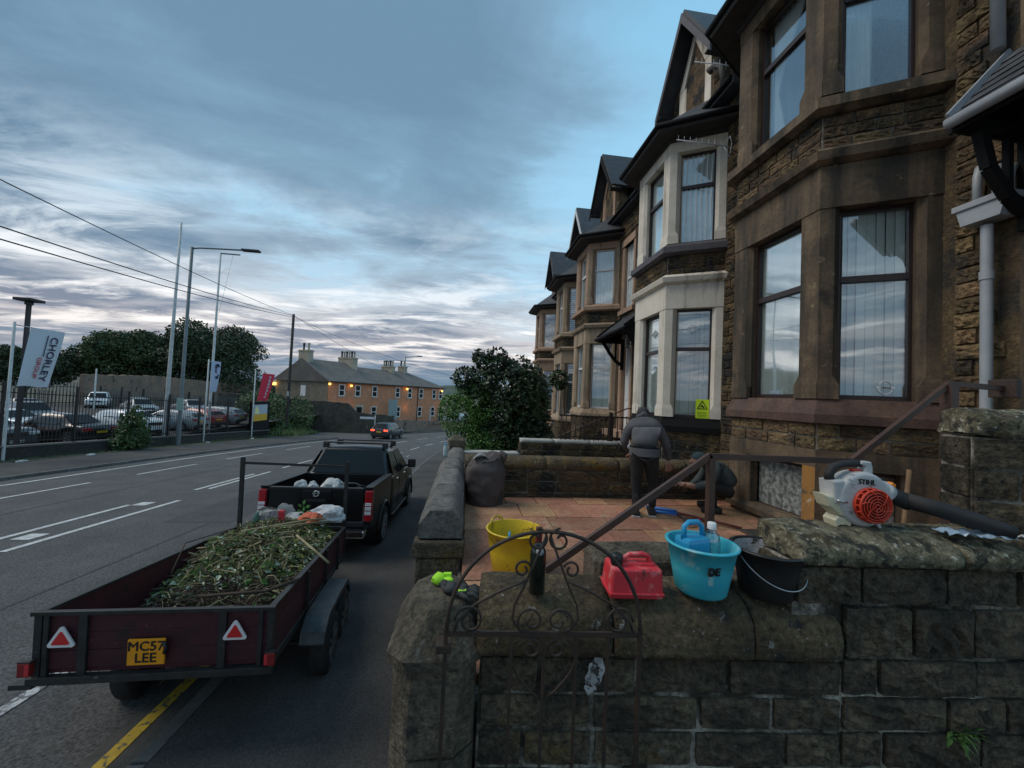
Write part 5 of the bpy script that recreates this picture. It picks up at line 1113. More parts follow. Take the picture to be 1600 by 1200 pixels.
# ---- pickup truck
T = thing('pickup_truck', 'black double cab pickup truck with roof bars towing the trailer, parked on the pavement', 'pickup truck', (-2.44, 6.86, -.365), rz=radians(-.6)); T.rotation_euler = (radians(-3.3), radians(0), radians(-.6))
PK = mat('black_pickup_paint', (.007, .007, .008), None, rough=.34, coat=.25, spec=.35)
def pb(nm, x0, x1, y0, y1, z0, z1, b=.01, m=None, par=None): return MB().bbox(x0, x1, y0, y1, z0, z1, b).build(nm, m or PK, par or T, world=False)
def side_poly(s):   # bed side with wheel arch cut
    R_ = .44; yc = 1.08; zc = .38
    a = [(yc+R_*cos(t), zc+R_*sin(t)) for t in [pi*k/14 for k in range(14, -1, -1)]]
    return [(.02, .60)]+[(.55, .56)]+[p for p in a if p[1] > .5]+[(1.64, .50), (1.64, 1.27), (.04, 1.27), (.0, 1.20)]
for s in (-1, 1):
    xo, xi = s*.915, s*.79
    P = [Vector((xo, y, z)) for y, z in side_poly(s)]
    mb = MB(); mb.prism(P, (0, 0, 0), (xi-xo, 0, 0)); bs = mb.build('bed_side', PK, T, world=False)
    MB().bbox(min(xo, xi)-.006, max(xo, xi)+.006, .0, 1.64, 1.268, 1.292, .008).build('rail_cap', M['trim'], bs, world=False)
    # flared arch lip
    for yc in (1.08, 4.24):
        MB().tube([(s*.925, yc+.45*cos(t), .38+.45*sin(t)) for t in [radians(-8+196*k/16) for k in range(17)]], .035, 8).build('arch_lip', PK, T, world=False)
        MB().lathe([(.42, -.1), (.42, .09)], 24, M=Matrix.Translation((s*.78, yc, .38)) @ Matrix.Rotation(pi/2, 4, 'Y')).build('wheel_housing', M['trim'], T, world=False)
        wheel(T, s*.82, yc, .375, .25, s, 'rim', 6)
    # lamps
    tl = MB().bbox(min(s*.80, s*.925), max(s*.80, s*.925), -.022, .10, .72, 1.235, .02).build('tail_light', M['lampred'], T, world=False)
    for z0_, z1_ in ((.83, .89), (.905, .965), (.98, 1.03)): MB().bbox(min(s*.81, s*.915), max(s*.81, s*.915), -.030, -.018, z0_, z1_, .006).build('clear_segment', M['lampwhite'], tl, world=False)
    pb('side_step', min(s*.80, s*.97), max(s*.80, s*.97), 1.75, 3.6, .36, .42, .02, M['trim'])
    pb('door_mirror', min(s*.97, s*1.16), max(s*.97, s*1.16), 3.42, 3.58, 1.20, 1.42, .035, M['trim'])
    MB().bar((s*.90, 3.5, 1.24), (s*1.0, 3.5, 1.26), .05, .05).build('mirror_arm', M['trim'], T, world=False)
pb('bed_floor', -.80, .80, .04, 1.66, .62, .68, .005, M['trim']); pb('bed_front', -.80, .80, 1.60, 1.66, .62, 1.27)
tg = pb('tailgate', -.765, .765, -.005, .055, .70, 1.26, .02); pb('tailgate_panel', -.24, .24, -.018, .0, .96, 1.235, .02, PK, tg); pb('handle_recess', -.15, .15, -.022, -.008, 1.035, 1.085, .006, M['trim'], tg)
pb('tailgate_cap', -.77, .77, -.012, .07, 1.245, 1.275, .01, M['trim'], tg)
bd = MB(); ring_ = [Vector((.045*cos(a), -.028, 1.175+.045*sin(a))) for a in [2*pi*k/28 for k in range(29)]]; bd.tube(ring_, .007, 8, caps=False); bd.bbox(-.062, .062, -.036, -.022, 1.165, 1.185, .003); bd.build('round_badge', M['chrome'], tg, world=False)
pb('rear_bumper', -.86, .86, -.16, .02, .47, .60, .03, M['chrome']); pb('bumper_step', -.45, .45, -.165, -.02, .585, .605, .005, M['trim'])
MB().tube([(0, -.14, .45), (0, -.24, .42), (0, -.26, .47)], .025, 8).build('tow_ball', M['steel'], T, world=False)
# cab and bonnet as one smooth shell
st = [(1.67, .46, 1.20, 1.22, .90, .72), (1.70, .44, 1.20, 1.24, .915, .75), (1.72, .42, 1.20, 1.25, .92, .78), (2.02, .42, 1.20, 1.76, .92, .66), (2.35, .42, 1.20, 1.81, .92, .66), (3.15, .42, 1.19, 1.79, .92, .65), (3.35, .42, 1.18, 1.74, .92, .65), (4.0, .42, 1.15, 1.17, .92, .80), (4.6, .45, 1.08, 1.12, .91, .78), (5.0, .5, .98, 1.02, .88, .7), (5.1, .55, .8, .85, .8, .6)]
vs = []
for y, zl, zs, zt, hs, ht in st:
    low = .72 if 3.9 < y < 4.5 else zl
    P = [(-hs*.9, zl), (-hs, low+.03), (-hs*1.005, (low+zs)/2), (-hs*.99, zs-.04), (-hs*.955, zs), (-(hs*.45+ht*.55), zs+(zt-zs)*.55), (-ht, zs+(zt-zs)*.94), (-ht*.85, zt), (0, zt+.015)]; P += [(-a, b) for a, b in P[-2::-1]]; vs += [(a, y, b) for a, b in P]
mb = MB(); mb.add(vs, [(i*17+j+1, i*17+j, (i+1)*17+j, (i+1)*17+j+1) for i in range(len(st)-1) for j in range(16)], True); mb.f += [tuple(range(17)), tuple((len(st)-1)*17+j for j in range(17))[::-1]]; mb.sm += [False]*2
mb.build('cab', PK, T, world=False)
MB().add([(-.76, 1.715, 1.27), (.76, 1.715, 1.27), (.60, 1.975, 1.745), (-.60, 1.975, 1.745)], [(0, 1, 2, 3)]).build('rear_window', M['carglass'], T, world=False)
for s in (-1, 1):
    for y0_, y1_, ya, yb in ((1.80, 2.55, 2.06, 2.55), (2.62, 3.72, 2.62, 3.28)):
        q = [Vector((s*.905, y0_, 1.235)), Vector((s*.905, y1_, 1.225)), Vector((s*.712, yb, 1.70)), Vector((s*.712, ya, 1.71))]
        q = [v+Vector((s*.012, 0, 0)) for v in q]; MB().add(q, [(0, 1, 2, 3)] if s > 0 else [(3, 2, 1, 0)]).build('side_window', M['carglass'], T, world=False)
    for y in (2.15, 3.1): pb('door_handle', min(s*.92, s*.95), max(s*.92, s*.95), y, y+.17, 1.09, 1.125, .008, M['chrome'])
    for y in (1.78, 2.59, 3.62): MB().box(min(s*.919, s*.9275), max(s*.919, s*.9275), y-.004, y+.004, .48, 1.18).build('door_gap', M['trim'], T, world=False)
for y in (2.12, 3.05):
    MB().bar((-.70, y, 1.885), (.70, y, 1.885), .05, .028).build('roof_bar', M['trim'], T, world=False)
    for s in (-1, 1): pb('roof_bar_foot', min(s*.58, s*.70), max(s*.58, s*.70), y-.05, y+.05, 1.77, 1.89, .015, M['trim'])
MB().bar((-.70, 2.12, 1.905), (.70, 2.12, 1.905), .02, .014).build('roof_bar_strip', M['chrome'], T, world=False)
MB().tube([(.12, 3.2, 1.8), (.10, 3.05, 2.12)], .006, 5).build('antenna', M['trim'], T, world=False)
for s in (-1, 1): pb('headlight', min(s*.55, s*.85), max(s*.55, s*.85), 4.95, 5.1, .82, .98, .03, M['lampclear'])
pb('front_bumper', -.88, .88, 4.95, 5.16, .42, .66, .04)
# sacks in the bed
def trm(): return Matrix.LocRotScale(T.location, T.rotation_euler, (1, 1, 1))
def truck(v): return trm() @ Vector(v)
M['whitesack'] = mat('white_woven_sack', (.62, .62, .60), (.45, .45, .44), 14, .7, .4, 60)
for i, (x, y, sx, sy, sz, lb) in enumerate(((-.42, .35, .12, .14, .12, 'small white sack in the pickup bed, leftmost'), (-.20, .33, .08, .10, .11, 'tiny white sack in the pickup bed, second from left'), (.12, .38, .17, .15, .15, 'larger white sack in the pickup bed behind the badge'))):
    crumple('sack', lb, 'sack', truck((x, y, 1.14)), sx, sy, sz, M['whitesack'], 3+i)
for i, (x, y, z, R_, rz_) in enumerate(((.38, .42, 1.17, .16, .2), (.62, .5, 1.15, .12, -.4))):
    o = MB().tube([(R_*cos(a)*1.3, .06*sin(a*3), R_*sin(a)*.8) for a in [pi*2*k/26 for k in range(25)]], .012, 6).build('hose_coil', M['blackrubber'] if i else mat('grey_hose', (.16, .17, .17), None)); o.location = truck((x, y, z)); o.rotation_euler = (0, 0, rz_)
    tag(o, ('grey hose looped in the pickup bed' if not i else 'black hose coil at the right side of the pickup bed'), 'hose')

# ---- trailer
a0 = Vector((-1.33, 3.08, .545)); a1 = Vector((-1.68, 6.03, .13)); fw_ = (a1-a0).normalized(); TL = (a1-a0).length
lf = Vector((1.47, .10, -.045)).normalized(); upv = Vector((0, -.02, 1)).normalized(); W_ = 1.47
def TM(p): return Matrix(((lf.x, fw_.x, upv.x, p[0]), (lf.y, fw_.y, upv.y, p[1]), (lf.z, fw_.z, upv.z, p[2]), (0, 0, 0, 1)))
T = bpy.data.objects.new('trailer', None); COL.objects.link(T); T.location = a0; tag(T, 'flatbed trailer with maroon boards and red reflectors, loaded with garden waste', 'trailer')
M['lampdull'] = mat('grimy_red_lens', (.26, .02, .02), (.16, .015, .015), 20, .35)
M['maroon'] = mat('worn_maroon_board', (.075, .012, .018), (.045, .010, .014), 7, .6, .3, 60, rnd=.2, spots=[((.16, .06, .06), 18, .66, .04), ((.02, .01, .01), 3, .6, .08)])
M['tframe'] = mat('black_painted_angle_iron', (.016, .017, .017), (.03, .03, .03), 12, .5, .3, 60, spots=[((.10, .10, .10), 16, .68, .04)])
M['galv'] = mat('dull_grey_metal', (.075, .085, .09), (.04, .045, .05), 8, .45, .2, 40, metal=.4)
def tb(nm, x0, x1, y0, y1, z0, z1, m='tframe', b=.004, par=None): return MB().bbox(x0, x1, y0, y1, z0, z1, b).build(nm, M[m], par or T, world=False)
H_ = .415   # x: 0 (right) to -W_ (left); y: forwards; z up
for k in range(3): tb('tail_board', -W_+.03, -.03, .012, .032, .035+k*.122, .035+k*.122+.118, 'maroon', .003)
for k in range(3):
    for x in (-W_+.012, -.032): tb('side_board', x, x+.02, .03, TL-.02, .035+k*.122, .035+k*.122+.118, 'maroon', .003)
    tb('front_board', -W_+.03, -.03, TL-.03, TL-.01, .035+k*.122, .035+k*.122+.118, 'maroon', .003)
tb('floor', -W_+.02, -.02, .03, TL-.02, .0, .03, 'maroon')
for x in (-W_, -.045):
    tb('top_rail', x, x+.045, 0, TL, H_-.006, H_+.012); tb('bottom_rail', x, x+.045, 0, TL, -.03, .035)
    tb('corner_post', x, x+.045, -.002, .045, -.03, H_-.007); tb('corner_post', x, x+.045, TL-.045, TL, -.03, H_-.007)
tb('top_rail', -W_-.01, .01, -.022, .022, H_-.012, H_+.016); tb('tail_sill', -W_-.01, .01, -.03, .03, -.055, -.005); tb('top_rail', -W_, 0, TL-.04, TL, H_-.006, H_+.014)
for x in (-W_+.26, -.36, -.10, -W_+.06): tb('upright', x, x+.05 if x in (-W_+.26, -.36) else x+.03, -.012, .01, -.005, H_-.014)
for y in (.9, 1.7, 2.4):
    for x in (-W_-.02, .0): tb('upright', x, x+.02, y, y+.04, -.03, H_-.008)
# front H frame
for x in (-W_+.005, -.055): tb('head_post', x, x+.05, TL+.002, TL+.052, .0, H_+.98)
MB().bar((-W_+.0, TL+.027, H_+.90), (0, TL+.027, H_+.90), .035, .035).build('head_rail', M['tframe'], T, world=False)
# rear lamps, triangles, plate
for x, s in ((-W_-.02, -1), (-.02, 1)):
    l_ = tb('rear_lamp', x-.015, x+.055, -.06, -.02, .02, .115, 'lampdull', .008); tb('lamp_top', x-.015, x+.055, -.058, -.02, .105, .122, 'trim', .002, l_); tb('amber_segment', x-.013 if s > 0 else x+.03, x+.01 if s > 0 else x+.053, -.064, -.056, .03, .10, 'canred', .004, l_)
tb('mud_bracket', -W_-.10, -W_+.03, -.03, .03, -.075, -.04, 'tframe')
def triangle(xc, zc, rot=0.):
    R_ = .092
    def tri(r_, y, rnd_):
        P = []
        for k in range(3):
            a = radians(90+120*k); c = Vector((cos(a), sin(a)))*(r_-rnd_*2)
            for j in range(-3, 4): b = a+radians(20*j); P.append(Vector((xc+c.x+rnd_*2*cos(b)*.6, y, zc+c.y+rnd_*2*sin(b)*.6)))
        return P
    o = MB().prism(tri(R_+.004, -.026, .012), (0, 0, 0), (0, .012, 0)).build('triangle_reflector', M['lampwhite'], T, world=False)
    MB().prism(tri(R_*.66, -.032, .006), (0, 0, 0), (0, .008, 0)).build('red_face', M['trired'], o, world=False)
M['trired'] = mat('red_reflector', (.60, .02, .02), None, rough=.3, coat=.3)
triangle(-W_+.175, .245); triangle(-.245, .255)
pl = tb('number_plate', -W_+.575, -W_+.795, -.032, -.014, .05, .225, 'plateorange', .003) if False else None
M['plateorange'] = mat('amber_number_plate', (.85, .33, .01), (.75, .28, .01), 14, .5)
pl = MB().bbox(-W_+.565, -W_+.790, -.030, -.014, .055, .232, .003).build('number_plate', M['plateorange'], T, world=False)
for i, t_ in enumerate(('MC57', 'LEE')):
    txt('plate_lettering', t_, .090, frame((-W_+.677, -.0305, .182-.080*i), (1, 0, 0), (0, 0, 1)), M['inkblack'], pl, world=False, ext=.0015, bold=.0018)
MB().tube([(-W_+.79, -.03, .13), (-W_+.80, -.035, .17), (-W_+.785, -.03, .21)], .012, 6).build('clip', M['inkblack'], T, world=False)
# axles, wheels, mudguards
for yc in (1.02, 1.66):
    for s, x in ((1, .17), (-1, -W_+.06)): 
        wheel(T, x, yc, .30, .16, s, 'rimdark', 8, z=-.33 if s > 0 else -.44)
    MB().tube([(-W_-.17, yc, -.33), (.17, yc, -.33)], .03, 8).build('axle', M['tframe'], T, world=False)
for x0, x1 in ((.03, .24), (-W_-.24, -W_-.03)):
    P = [(.60, -.15), (.64, -.06), (.80, .04), (1.30, .055), (1.84, .04), (2.00, -.08), (2.03, -.18)]
    mb = MB()
    for i in range(len(P)-1):
        (ya, za), (yb, zb_) = P[i], P[i+1]; mb.add([(x0, ya, za), (x1, ya, za), (x1, yb, zb_), (x0, yb, zb_), (x0, ya, za-.012), (x1, ya, za-.012), (x1, yb, zb_-.012), (x0, yb, zb_-.012)], [(0, 1, 2, 3), (7, 6, 5, 4), (0, 3, 7, 4), (1, 5, 6, 2), (0, 4, 5, 1), (3, 2, 6, 7)])
    xs = x1 if x0 > 0 else x0
    mb.add([(xs, y, z-.001) for y, z in P]+[(xs, y, z-.06) for y, z in P], [(i, i+1, 8+i, 7+i) for i in range(6)])
    mb.build('mudguard', M['galv'], T, world=False)
for s in (-1, 1): MB().bar((-W_/2+s*.5, TL, -.02), (-W_/2, TL+.85, -.05), .06, .06).build('drawbar', M['tframe'], T, world=False)
MB().tube([(-W_/2, TL+.8, -.05), (-W_/2, TL+.8, -.38)], .03, 10).build('jockey_leg', M['tframe'], T, world=False); wheel(T, -W_/2-.02, TL+.8, .10, .06, 1, 'rimdark', 4, z=-.46)
TS = TM((0, 0, 0))
for o in [c for c in bpy.data.objects if c.parent == T or (c.parent and c.parent.parent == T)]: o.data.transform(TS)
# load: heap of garden waste
TMx = TM(a0)
def tp(v): return TMx @ Vector(v)
M['waste'] = mat('rotting_garden_waste', (.035, .028, .014), (.075, .070, .028), 14, .95, .8, 50)
def hz(x, y):  # height of the heap in the trailer
    u = (x+W_)/W_; v = y/TL
    h = .03+.50*max(0, min(1, (v-.10-.16*(1-u))/.42))**.9; h *= (.62+.5*sin(pi*min(1, max(0, u*1.02)))**.8); h += -.16*max(0, (v-.93)/.07)
    return h*(.70+.22*v)+.06*noise.noise(Vector((x*5, y*4, 2)))+.03*noise.noise(Vector((x*13, y*12, 5)))
mb = MB(); mb.grid(lambda u, v: tp((-W_+.04+(W_-.08)*u, .05+(TL-.1)*v, max(.035, hz(-W_+.04+(W_-.08)*u, .05+(TL-.1)*v)-.03))), 40, 70, smooth=False)
hp = mb.build('garden_waste', M['waste']); tag(hp, 'heap of cut garden waste, stems and leaves filling the trailer', 'garden waste')
lm = [mat('leaf_olive', (.26, .27, .09), (.11, .13, .04), 9, .7), mat('leaf_green', (.15, .26, .07), (.07, .14, .03), 9, .65), mat('dry_stalk', (.36, .31, .18), (.17, .14, .065), 9, .8), mat('brown_twig', (.07, .045, .03), (.04, .028, .02), 9, .9), mat('pale_leaf_underside', (.62, .66, .52), (.38, .44, .30), 9, .7)]
r = random.Random(12); bufs = [MB() for _ in lm]
for k in range(5600):
    y = .06+r.random()**.85*(TL-.12); x = -W_+.05+r.random()*(W_-.1); v = y/TL
    c = Vector((x, y, hz(x, y)+r.uniform(-.02, .055)))
    if hz(x, y) < .09 and r.random() < .82: continue
    a = r.uniform(0, 2*pi); e_ = r.gauss(.15, .35); d = Vector((cos(a)*cos(e_), sin(a)*cos(e_), sin(e_)))
    w = r.random()
    typ = 3 if (w < (.60 if v < .38 else .10)) else (2 if w < (.70 if v < .38 else .34) else (0 if w < .66 else (1 if w < .84 else 4)))
    if v < .3 and typ in (1, 4) and r.random() < .6: typ = 3
    L = {0: r.uniform(.035, .12), 1: r.uniform(.03, .11), 2: r.uniform(.12, .42), 3: r.uniform(.12, .42), 4: r.uniform(.03, .10)}[typ]
    hx = abs(d.x)*L/2+.02; hy = abs(d.y)*L/2+.02; c.x = min(max(c.x, -W_+.04+hx), -.04-hx); c.y = min(max(c.y, .05+hy), TL-.05-hy)
    s_ = d.cross(Vector((r.uniform(-1, 1), r.uniform(-1, 1), 1))).normalized()
    if typ in (2, 3):
        w_ = r.uniform(.0018, .005) if r.random() < .9 else .009; dr = Vector((0, 0, -.12*L)); n2 = d.cross(s_)
        p0_, p1_, p2_ = c-d*L/2+dr, c+Vector((r.uniform(-.02, .02), r.uniform(-.02, .02), .01)), c+d*L/2+dr
        q = []
        for p in (p0_, p1_, p2_):
            for t in range(3): q.append(tp(p+(s_*cos(2*pi*t/3)+n2*sin(2*pi*t/3))*w_))
        bufs[typ].add(q, [(i*3+t, i*3+(t+1) % 3, (i+1)*3+(t+1) % 3, (i+1)*3+t) for i in range(2) for t in range(3)])
    else:
        wd = L*r.uniform(.18, .36); n2 = d.cross(s_)*.25*L
        bufs[typ].add([tp(p) for p in (c-d*L/2, c+s_*wd-n2, c+d*L/2, c-s_*wd-n2)], [(0, 1, 2), (0, 2, 3)])
for b, m, nm in zip(bufs, lm, ('olive_leaves', 'green_leaves', 'dry_stalks', 'brown_twigs', 'pale_leaves')): o = b.build(nm, m, hp); o['kind'] = 'stuff'
# bigger branches sticking out
for i, (P, rr, m) in enumerate((([(-1.2, .25, .30), (-1.0, .12, .28)], .010, 2), ([(-.62, .25, .42), (-.2, .40, .40), (.02, .55, .45)], .013, 3), ([(-.30, 1.6, .60), (-.05, 1.3, .52), (.14, 1.15, .42)], .013, 2), ([(-.9, 1.7, .62), (-.3, 2.15, .68), (-.15, 2.3, .66)], .010, 2), ([(-.7, 1.9, .62), (-.1, 2.3, .64)], .009, 2), ([(-1.15, .9, .40), (-1.25, 1.3, .58), (-1.05, 1.8, .62)], .006, 3))):
    MB().tube([tp(p) for p in P], rr, 7).build('branch', lm[m], hp)
for k in range(110):      # fine arching dead stems on the left and front of the heap
    x = r.uniform(-1.1, -.35); y = r.uniform(.5, 2.5); a = r.uniform(0, 2*pi); L = r.uniform(.15, .34)
    P = [tp((x+cos(a)*L*t, y+sin(a)*L*t, hz(x, y)+.0+.10*sin(pi*t)+.03*sin(7*t+k))) for t in (0, .25, .5, .75, 1)]; MB().tube(P, r.uniform(.0025, .006), 4).build('stem', lm[3 if k % 2 else 2], hp)
# rubbish at the front of the load
crumple('rubble_sack', 'torn grey-white sack on the front of the trailer load, at the left', 'sack', tp((-.98, TL-.22, .50)), .17, .13, .15, mat('torn_grey_sack', (.30, .29, .28), (.04, .035, .03), 7, .8, .5, 50, lo=.45, hi=.52), 2)
crumple('plastic_bag', 'bright white plastic bag on the front right of the trailer load', 'bag', tp((-.24, TL-.22, .56)), .26, .12, .13, mat('glossy_white_bag', (.66, .66, .67), (.48, .48, .5), 9, .35, .5, 30), 6)
crumple('net_bag', 'orange net bag among the waste in front of the white bag', 'bag', tp((-.38, TL-.50, .60)), .13, .10, .07, mat('orange_netting', (.75, .13, .05), (.45, .10, .04), 26, .6, .5, 60, spots=[((.1, .05, .02), 34, .55, .05)]), 5)
crumple('cardboard_scrap', 'pale cardboard scrap leaning up at the front of the load', 'cardboard', tp((-.80, TL-.12, .60)), .12, .02, .11, mat('pale_card', (.34, .33, .31), None), 9)
crumple('plastic_sheet', 'grey white wrapped bundle in the middle of the trailer front', 'bag', tp((-.62, TL-.22, .53)), .16, .10, .09, mat('grey_white_film', (.42, .42, .42), (.28, .28, .28), 9, .4, .4, 30), 11)
o = MB().bbox(-.035, .035, -.03, .03, 0, .16, .01).build('red_carton', M['canred']); o.location = tp((-.78, TL-.36, .55)); tag(o, 'small bright red carton on the trailer load', 'carton')
o = MB().lathe([(0, 0), (.04, .0), (.042, .13), (.015, .18), (.015, .21), (0, .21)], 14).build('plastic_bottle', mat('green_tinted_bottle', (.10, .22, .18), None, rough=.2, coat=.4)); o.location = tp((-1.12, TL-.34, .50)); o.rotation_euler = (.2, .3, 0); tag(o, 'green tinted bottle at the left of the trailer rubbish', 'bottle')
T = MB(); 
for k, (dx_, dz_, a) in enumerate(((0, .20, 1.2), (-.05, .15, 2.6), (.05, .14, .4), (-.055, .08, 2.9), (.06, .07, .2), (.0, .1, 1.5), (-.03, .03, 3.4), (.04, .02, -.2))):
    c = tp((-.52+dx_, TL-.30, .62+dz_)); u_ = Vector((cos(a), .1, sin(a))); n2 = Vector((-sin(a), .25, cos(a))); L = .035
    T.add([c-u_*L, c+n2*L*.65, c+u_*L*1.1, c-n2*L*.65], [(0, 1, 2, 3)])
T.tube([tp((-.52, TL-.30, .58)), tp((-.52, TL-.3, .80))], .003, 4)
o = T.build('leafy_sprig', mat('fresh_green_leaf', (.09, .27, .05), (.06, .18, .03), 20, .6)); tag(o, 'upright sprig of fresh green leaves on the trailer load', 'sprig')
# ================================================================ dealership side of the road
MB().add([(x, y, z) for x, z in ((-18.85, -.9), (-60, -.9), (-120, -.9)) for y in (-5, 57)], [(0, 1, 3, 2), (2, 3, 5, 4)]).build('car_lot', M['pavement'], kind='structure')
FX = -18.72
M['lowwall'] = mat('dark_low_wall', (.022, .021, .020), (.04, .038, .035), 6, .9, .5, 40, spots=[((.10, .10, .09), 12, .66, .05)])
T = thing('boundary_fence', 'black vertical-bar steel fence on a low dark wall around the car lot', 'fence', (FX, 18, -1.1))
ys = [11.5, 14.8, 18.0, 21.0, 23.9, 26.9, 29.7, 33.0, 36.2, 39.4]
fm_ = mat('black_coated_steel', (.012, .013, .014), None, rough=.45)
for i, y in enumerate(ys):
    MB().box(FX-.04, FX+.04, y-.045, y+.045, gz(y)-.1, gz(y)+3.32).build('fence_post', fm_, T)
pale = MB().box(-.010, .010, -.012, .012, 0, 2.35).mesh('pale', fm_)
for i in range(len(ys)-1):
    a, b = ys[i], ys[i+1]; zb_ = -.55; 
    mb = MB(); vs = [(FX-.16, a, gz(a)-.1), (FX+.16, a, gz(a)-.1), (FX+.16, b, gz(b)-.1), (FX-.16, b, gz(b)-.1)]
    mb.add(vs+[(x, y, gz(y)+.62) for x, y, z in vs], [(3, 2, 1, 0), (4, 5, 6, 7), (0, 1, 5, 4), (1, 2, 6, 5), (2, 3, 7, 6), (3, 0, 4, 7)]); mb.build('low_wall_panel', M['lowwall'], T)
    MB().add([(x, y, gz(y)+.622+d) for y in (a, b) for x, d in ((FX-.2, 0), (FX+.2, 0), (FX+.2, .07), (FX-.2, .07))], [(0, 1, 2, 3), (7, 6, 5, 4), (0, 4, 5, 1), (1, 5, 6, 2), (2, 6, 7, 3), (3, 7, 4, 0)]).build('wall_cap', M['kerb'], T)
    for zz in (.85, 2.9): MB().bar((FX, a, gz(a)+zz), (FX, b, gz(b)+zz), .02, .045).build('fence_rail', fm_, T)
    n = int((b-a)/.16)
    for k in range(1, n):
        y = a+(b-a)*k/n; o = bpy.data.objects.new('pale', pale); COL.objects.link(o); o.parent = T; o.matrix_parent_inverse = pworld(T).inverted(); o.location = (FX+.0, y, gz(y)+.74)
# back fence of the lot, farther away
T = thing('palisade_fence', 'grey palisade fence along the far side of the car lot, below the trees', 'fence', (-50, 45, -1))
pal2 = MB().box(-.04, .04, -.03, .03, 0, 2.4).mesh('pale', mat('weathered_grey_steel', (.10, .105, .10), None, rough=.6))
A_, B_ = Vector((-58, 22, -.9)), Vector((-47, 53, -.9)); n = 110
for k in range(n):
    p = A_.lerp(B_, k/n); o = bpy.data.objects.new('pale', pal2); COL.objects.link(o); o.parent = T; o.matrix_parent_inverse = pworld(T).inverted(); o.location = p+Vector((0, 0, 0)); o.scale = (1, 1, 1.18)
for z in (.4, 2.3): MB().bar(A_+Vector((0, 0, z)), B_+Vector((0, 0, z)), .05, .08).build('fence_rail', fm_, T)
T = thing('palisade_fence', 'dark mesh fence between the car lot and the bushes at its far end', 'fence', (-34, 53, -1))
A_, B_ = Vector((-46, 54.5, -.9)), Vector((-19.2, 45, -1.2)); n = 120
for k in range(n):
    p = A_.lerp(B_, k/n); o = bpy.data.objects.new('pale', pal2); COL.objects.link(o); o.parent = T; o.matrix_parent_inverse = pworld(T).inverted(); o.location = p; o.scale = (.6, .6, .9)
for k in range(9): p = A_.lerp(B_, k/8); MB().box(p.x-.07, p.x+.07, p.y-.07, p.y+.07, p.z-1, p.z+2.5).build('fence_post', fm_, T)
# old wall behind
M['oldwall'] = mat('old_brick_and_rubble', (.26, .17, .125), (.16, .125, .10), .8, .95, .9, 6, spots=[((.20, .16, .13), 2.6, .58, .04), ((.05, .05, .04), 1.1, .58, .1)])
def oldwall(name, label, P, top, bot, th, cat='wall', m='oldwall', seed=1, step=.6):
    r = random.Random(seed); T = thing(name, label, cat, (P[0][0], P[0][1], bot[0])); vs = []; k = 0
    mb = MB()
    for i in range(len(P)-1):
        a = Vector((*P[i], 0)); b = Vector((*P[i+1], 0)); n = max(1, int((b-a).length/step)); d = (b-a).normalized(); nn = Vector((-d.y, d.x, 0))*th
        for j in range(n+(1 if i == len(P)-2 else 0)):
            t = j/n; p = a.lerp(b, t); zt = top[i]+(top[i+1]-top[i])*t+r.uniform(-.06, .06); zb_ = bot[i]+(bot[i+1]-bot[i])*t
            vs += [p+Vector((0, 0, zb_)), p+Vector((0, 0, zt)), p+nn+Vector((0, 0, zt)), p+nn+Vector((0, 0, zb_))]; k += 1
    mb.add(vs, [(4*i+j, 4*i+(j+1) % 4, 4*i+4+(j+1) % 4, 4*i+4+j) for i in range(k-1) for j in range(4)]); mb.f += [(0, 1, 2, 3), (4*k-1, 4*k-2, 4*k-3, 4*k-4)]; mb.sm += [False]*2
    mb.build('wall_body', M[m], T); return T
oldwall('boundary_wall', 'old brown brick wall with broken top behind the car lot', [(-48, 54.6), (-48, 66), (-48, 78), (-46, 96)], [3.0, 3.3, 2.9, 2.2], [-3, -4, -5, -5], .6, seed=3)
M['rubble'] = mat('dark_rubble_stone', (.10, .088, .072), (.05, .045, .038), 1.2, .95, 1., 7, spots=[((.17, .15, .12), 3.2, .60, .04)])
oldwall('boundary_wall', 'tall dark rubble stone wall sweeping down round the road junction', [(-30, 50.6), (-20.5, 52.8), (-15.3, 52.2), (-13.9, 52.1), (-11.8, 52.6), (-9.6, 53.8)], [1.5, .97, .8, -.39, -.55, -.75], [-3.8]*6, .5, m='rubble', seed=5)
oldwall('boundary_wall', 'low pale stone wall curving along the pavement before the brick terrace', [(-9.5, 53.9), (-8.9, 58), (-7.2, 63), (-4.7, 68), (-1.2, 73), (4, 80)], [-1.25, -1.5, -1.9, -2.2, -2.4, -2.6], [-4.8]*6, .4, m='oldwall', seed=6)
MB().add([(-36, 53.2, -2.7), (-9.8, 54.2, -2.7), (-7.4, 63, -2.7), (-1.5, 73, -2.7), (8, 90, -2.7), (-20, 105, -2.7), (-40, 80, -2.7)], [(0, 1, 2, 3, 4, 5, 6)]).build('terrace_forecourt', M['gutter'], kind='structure')
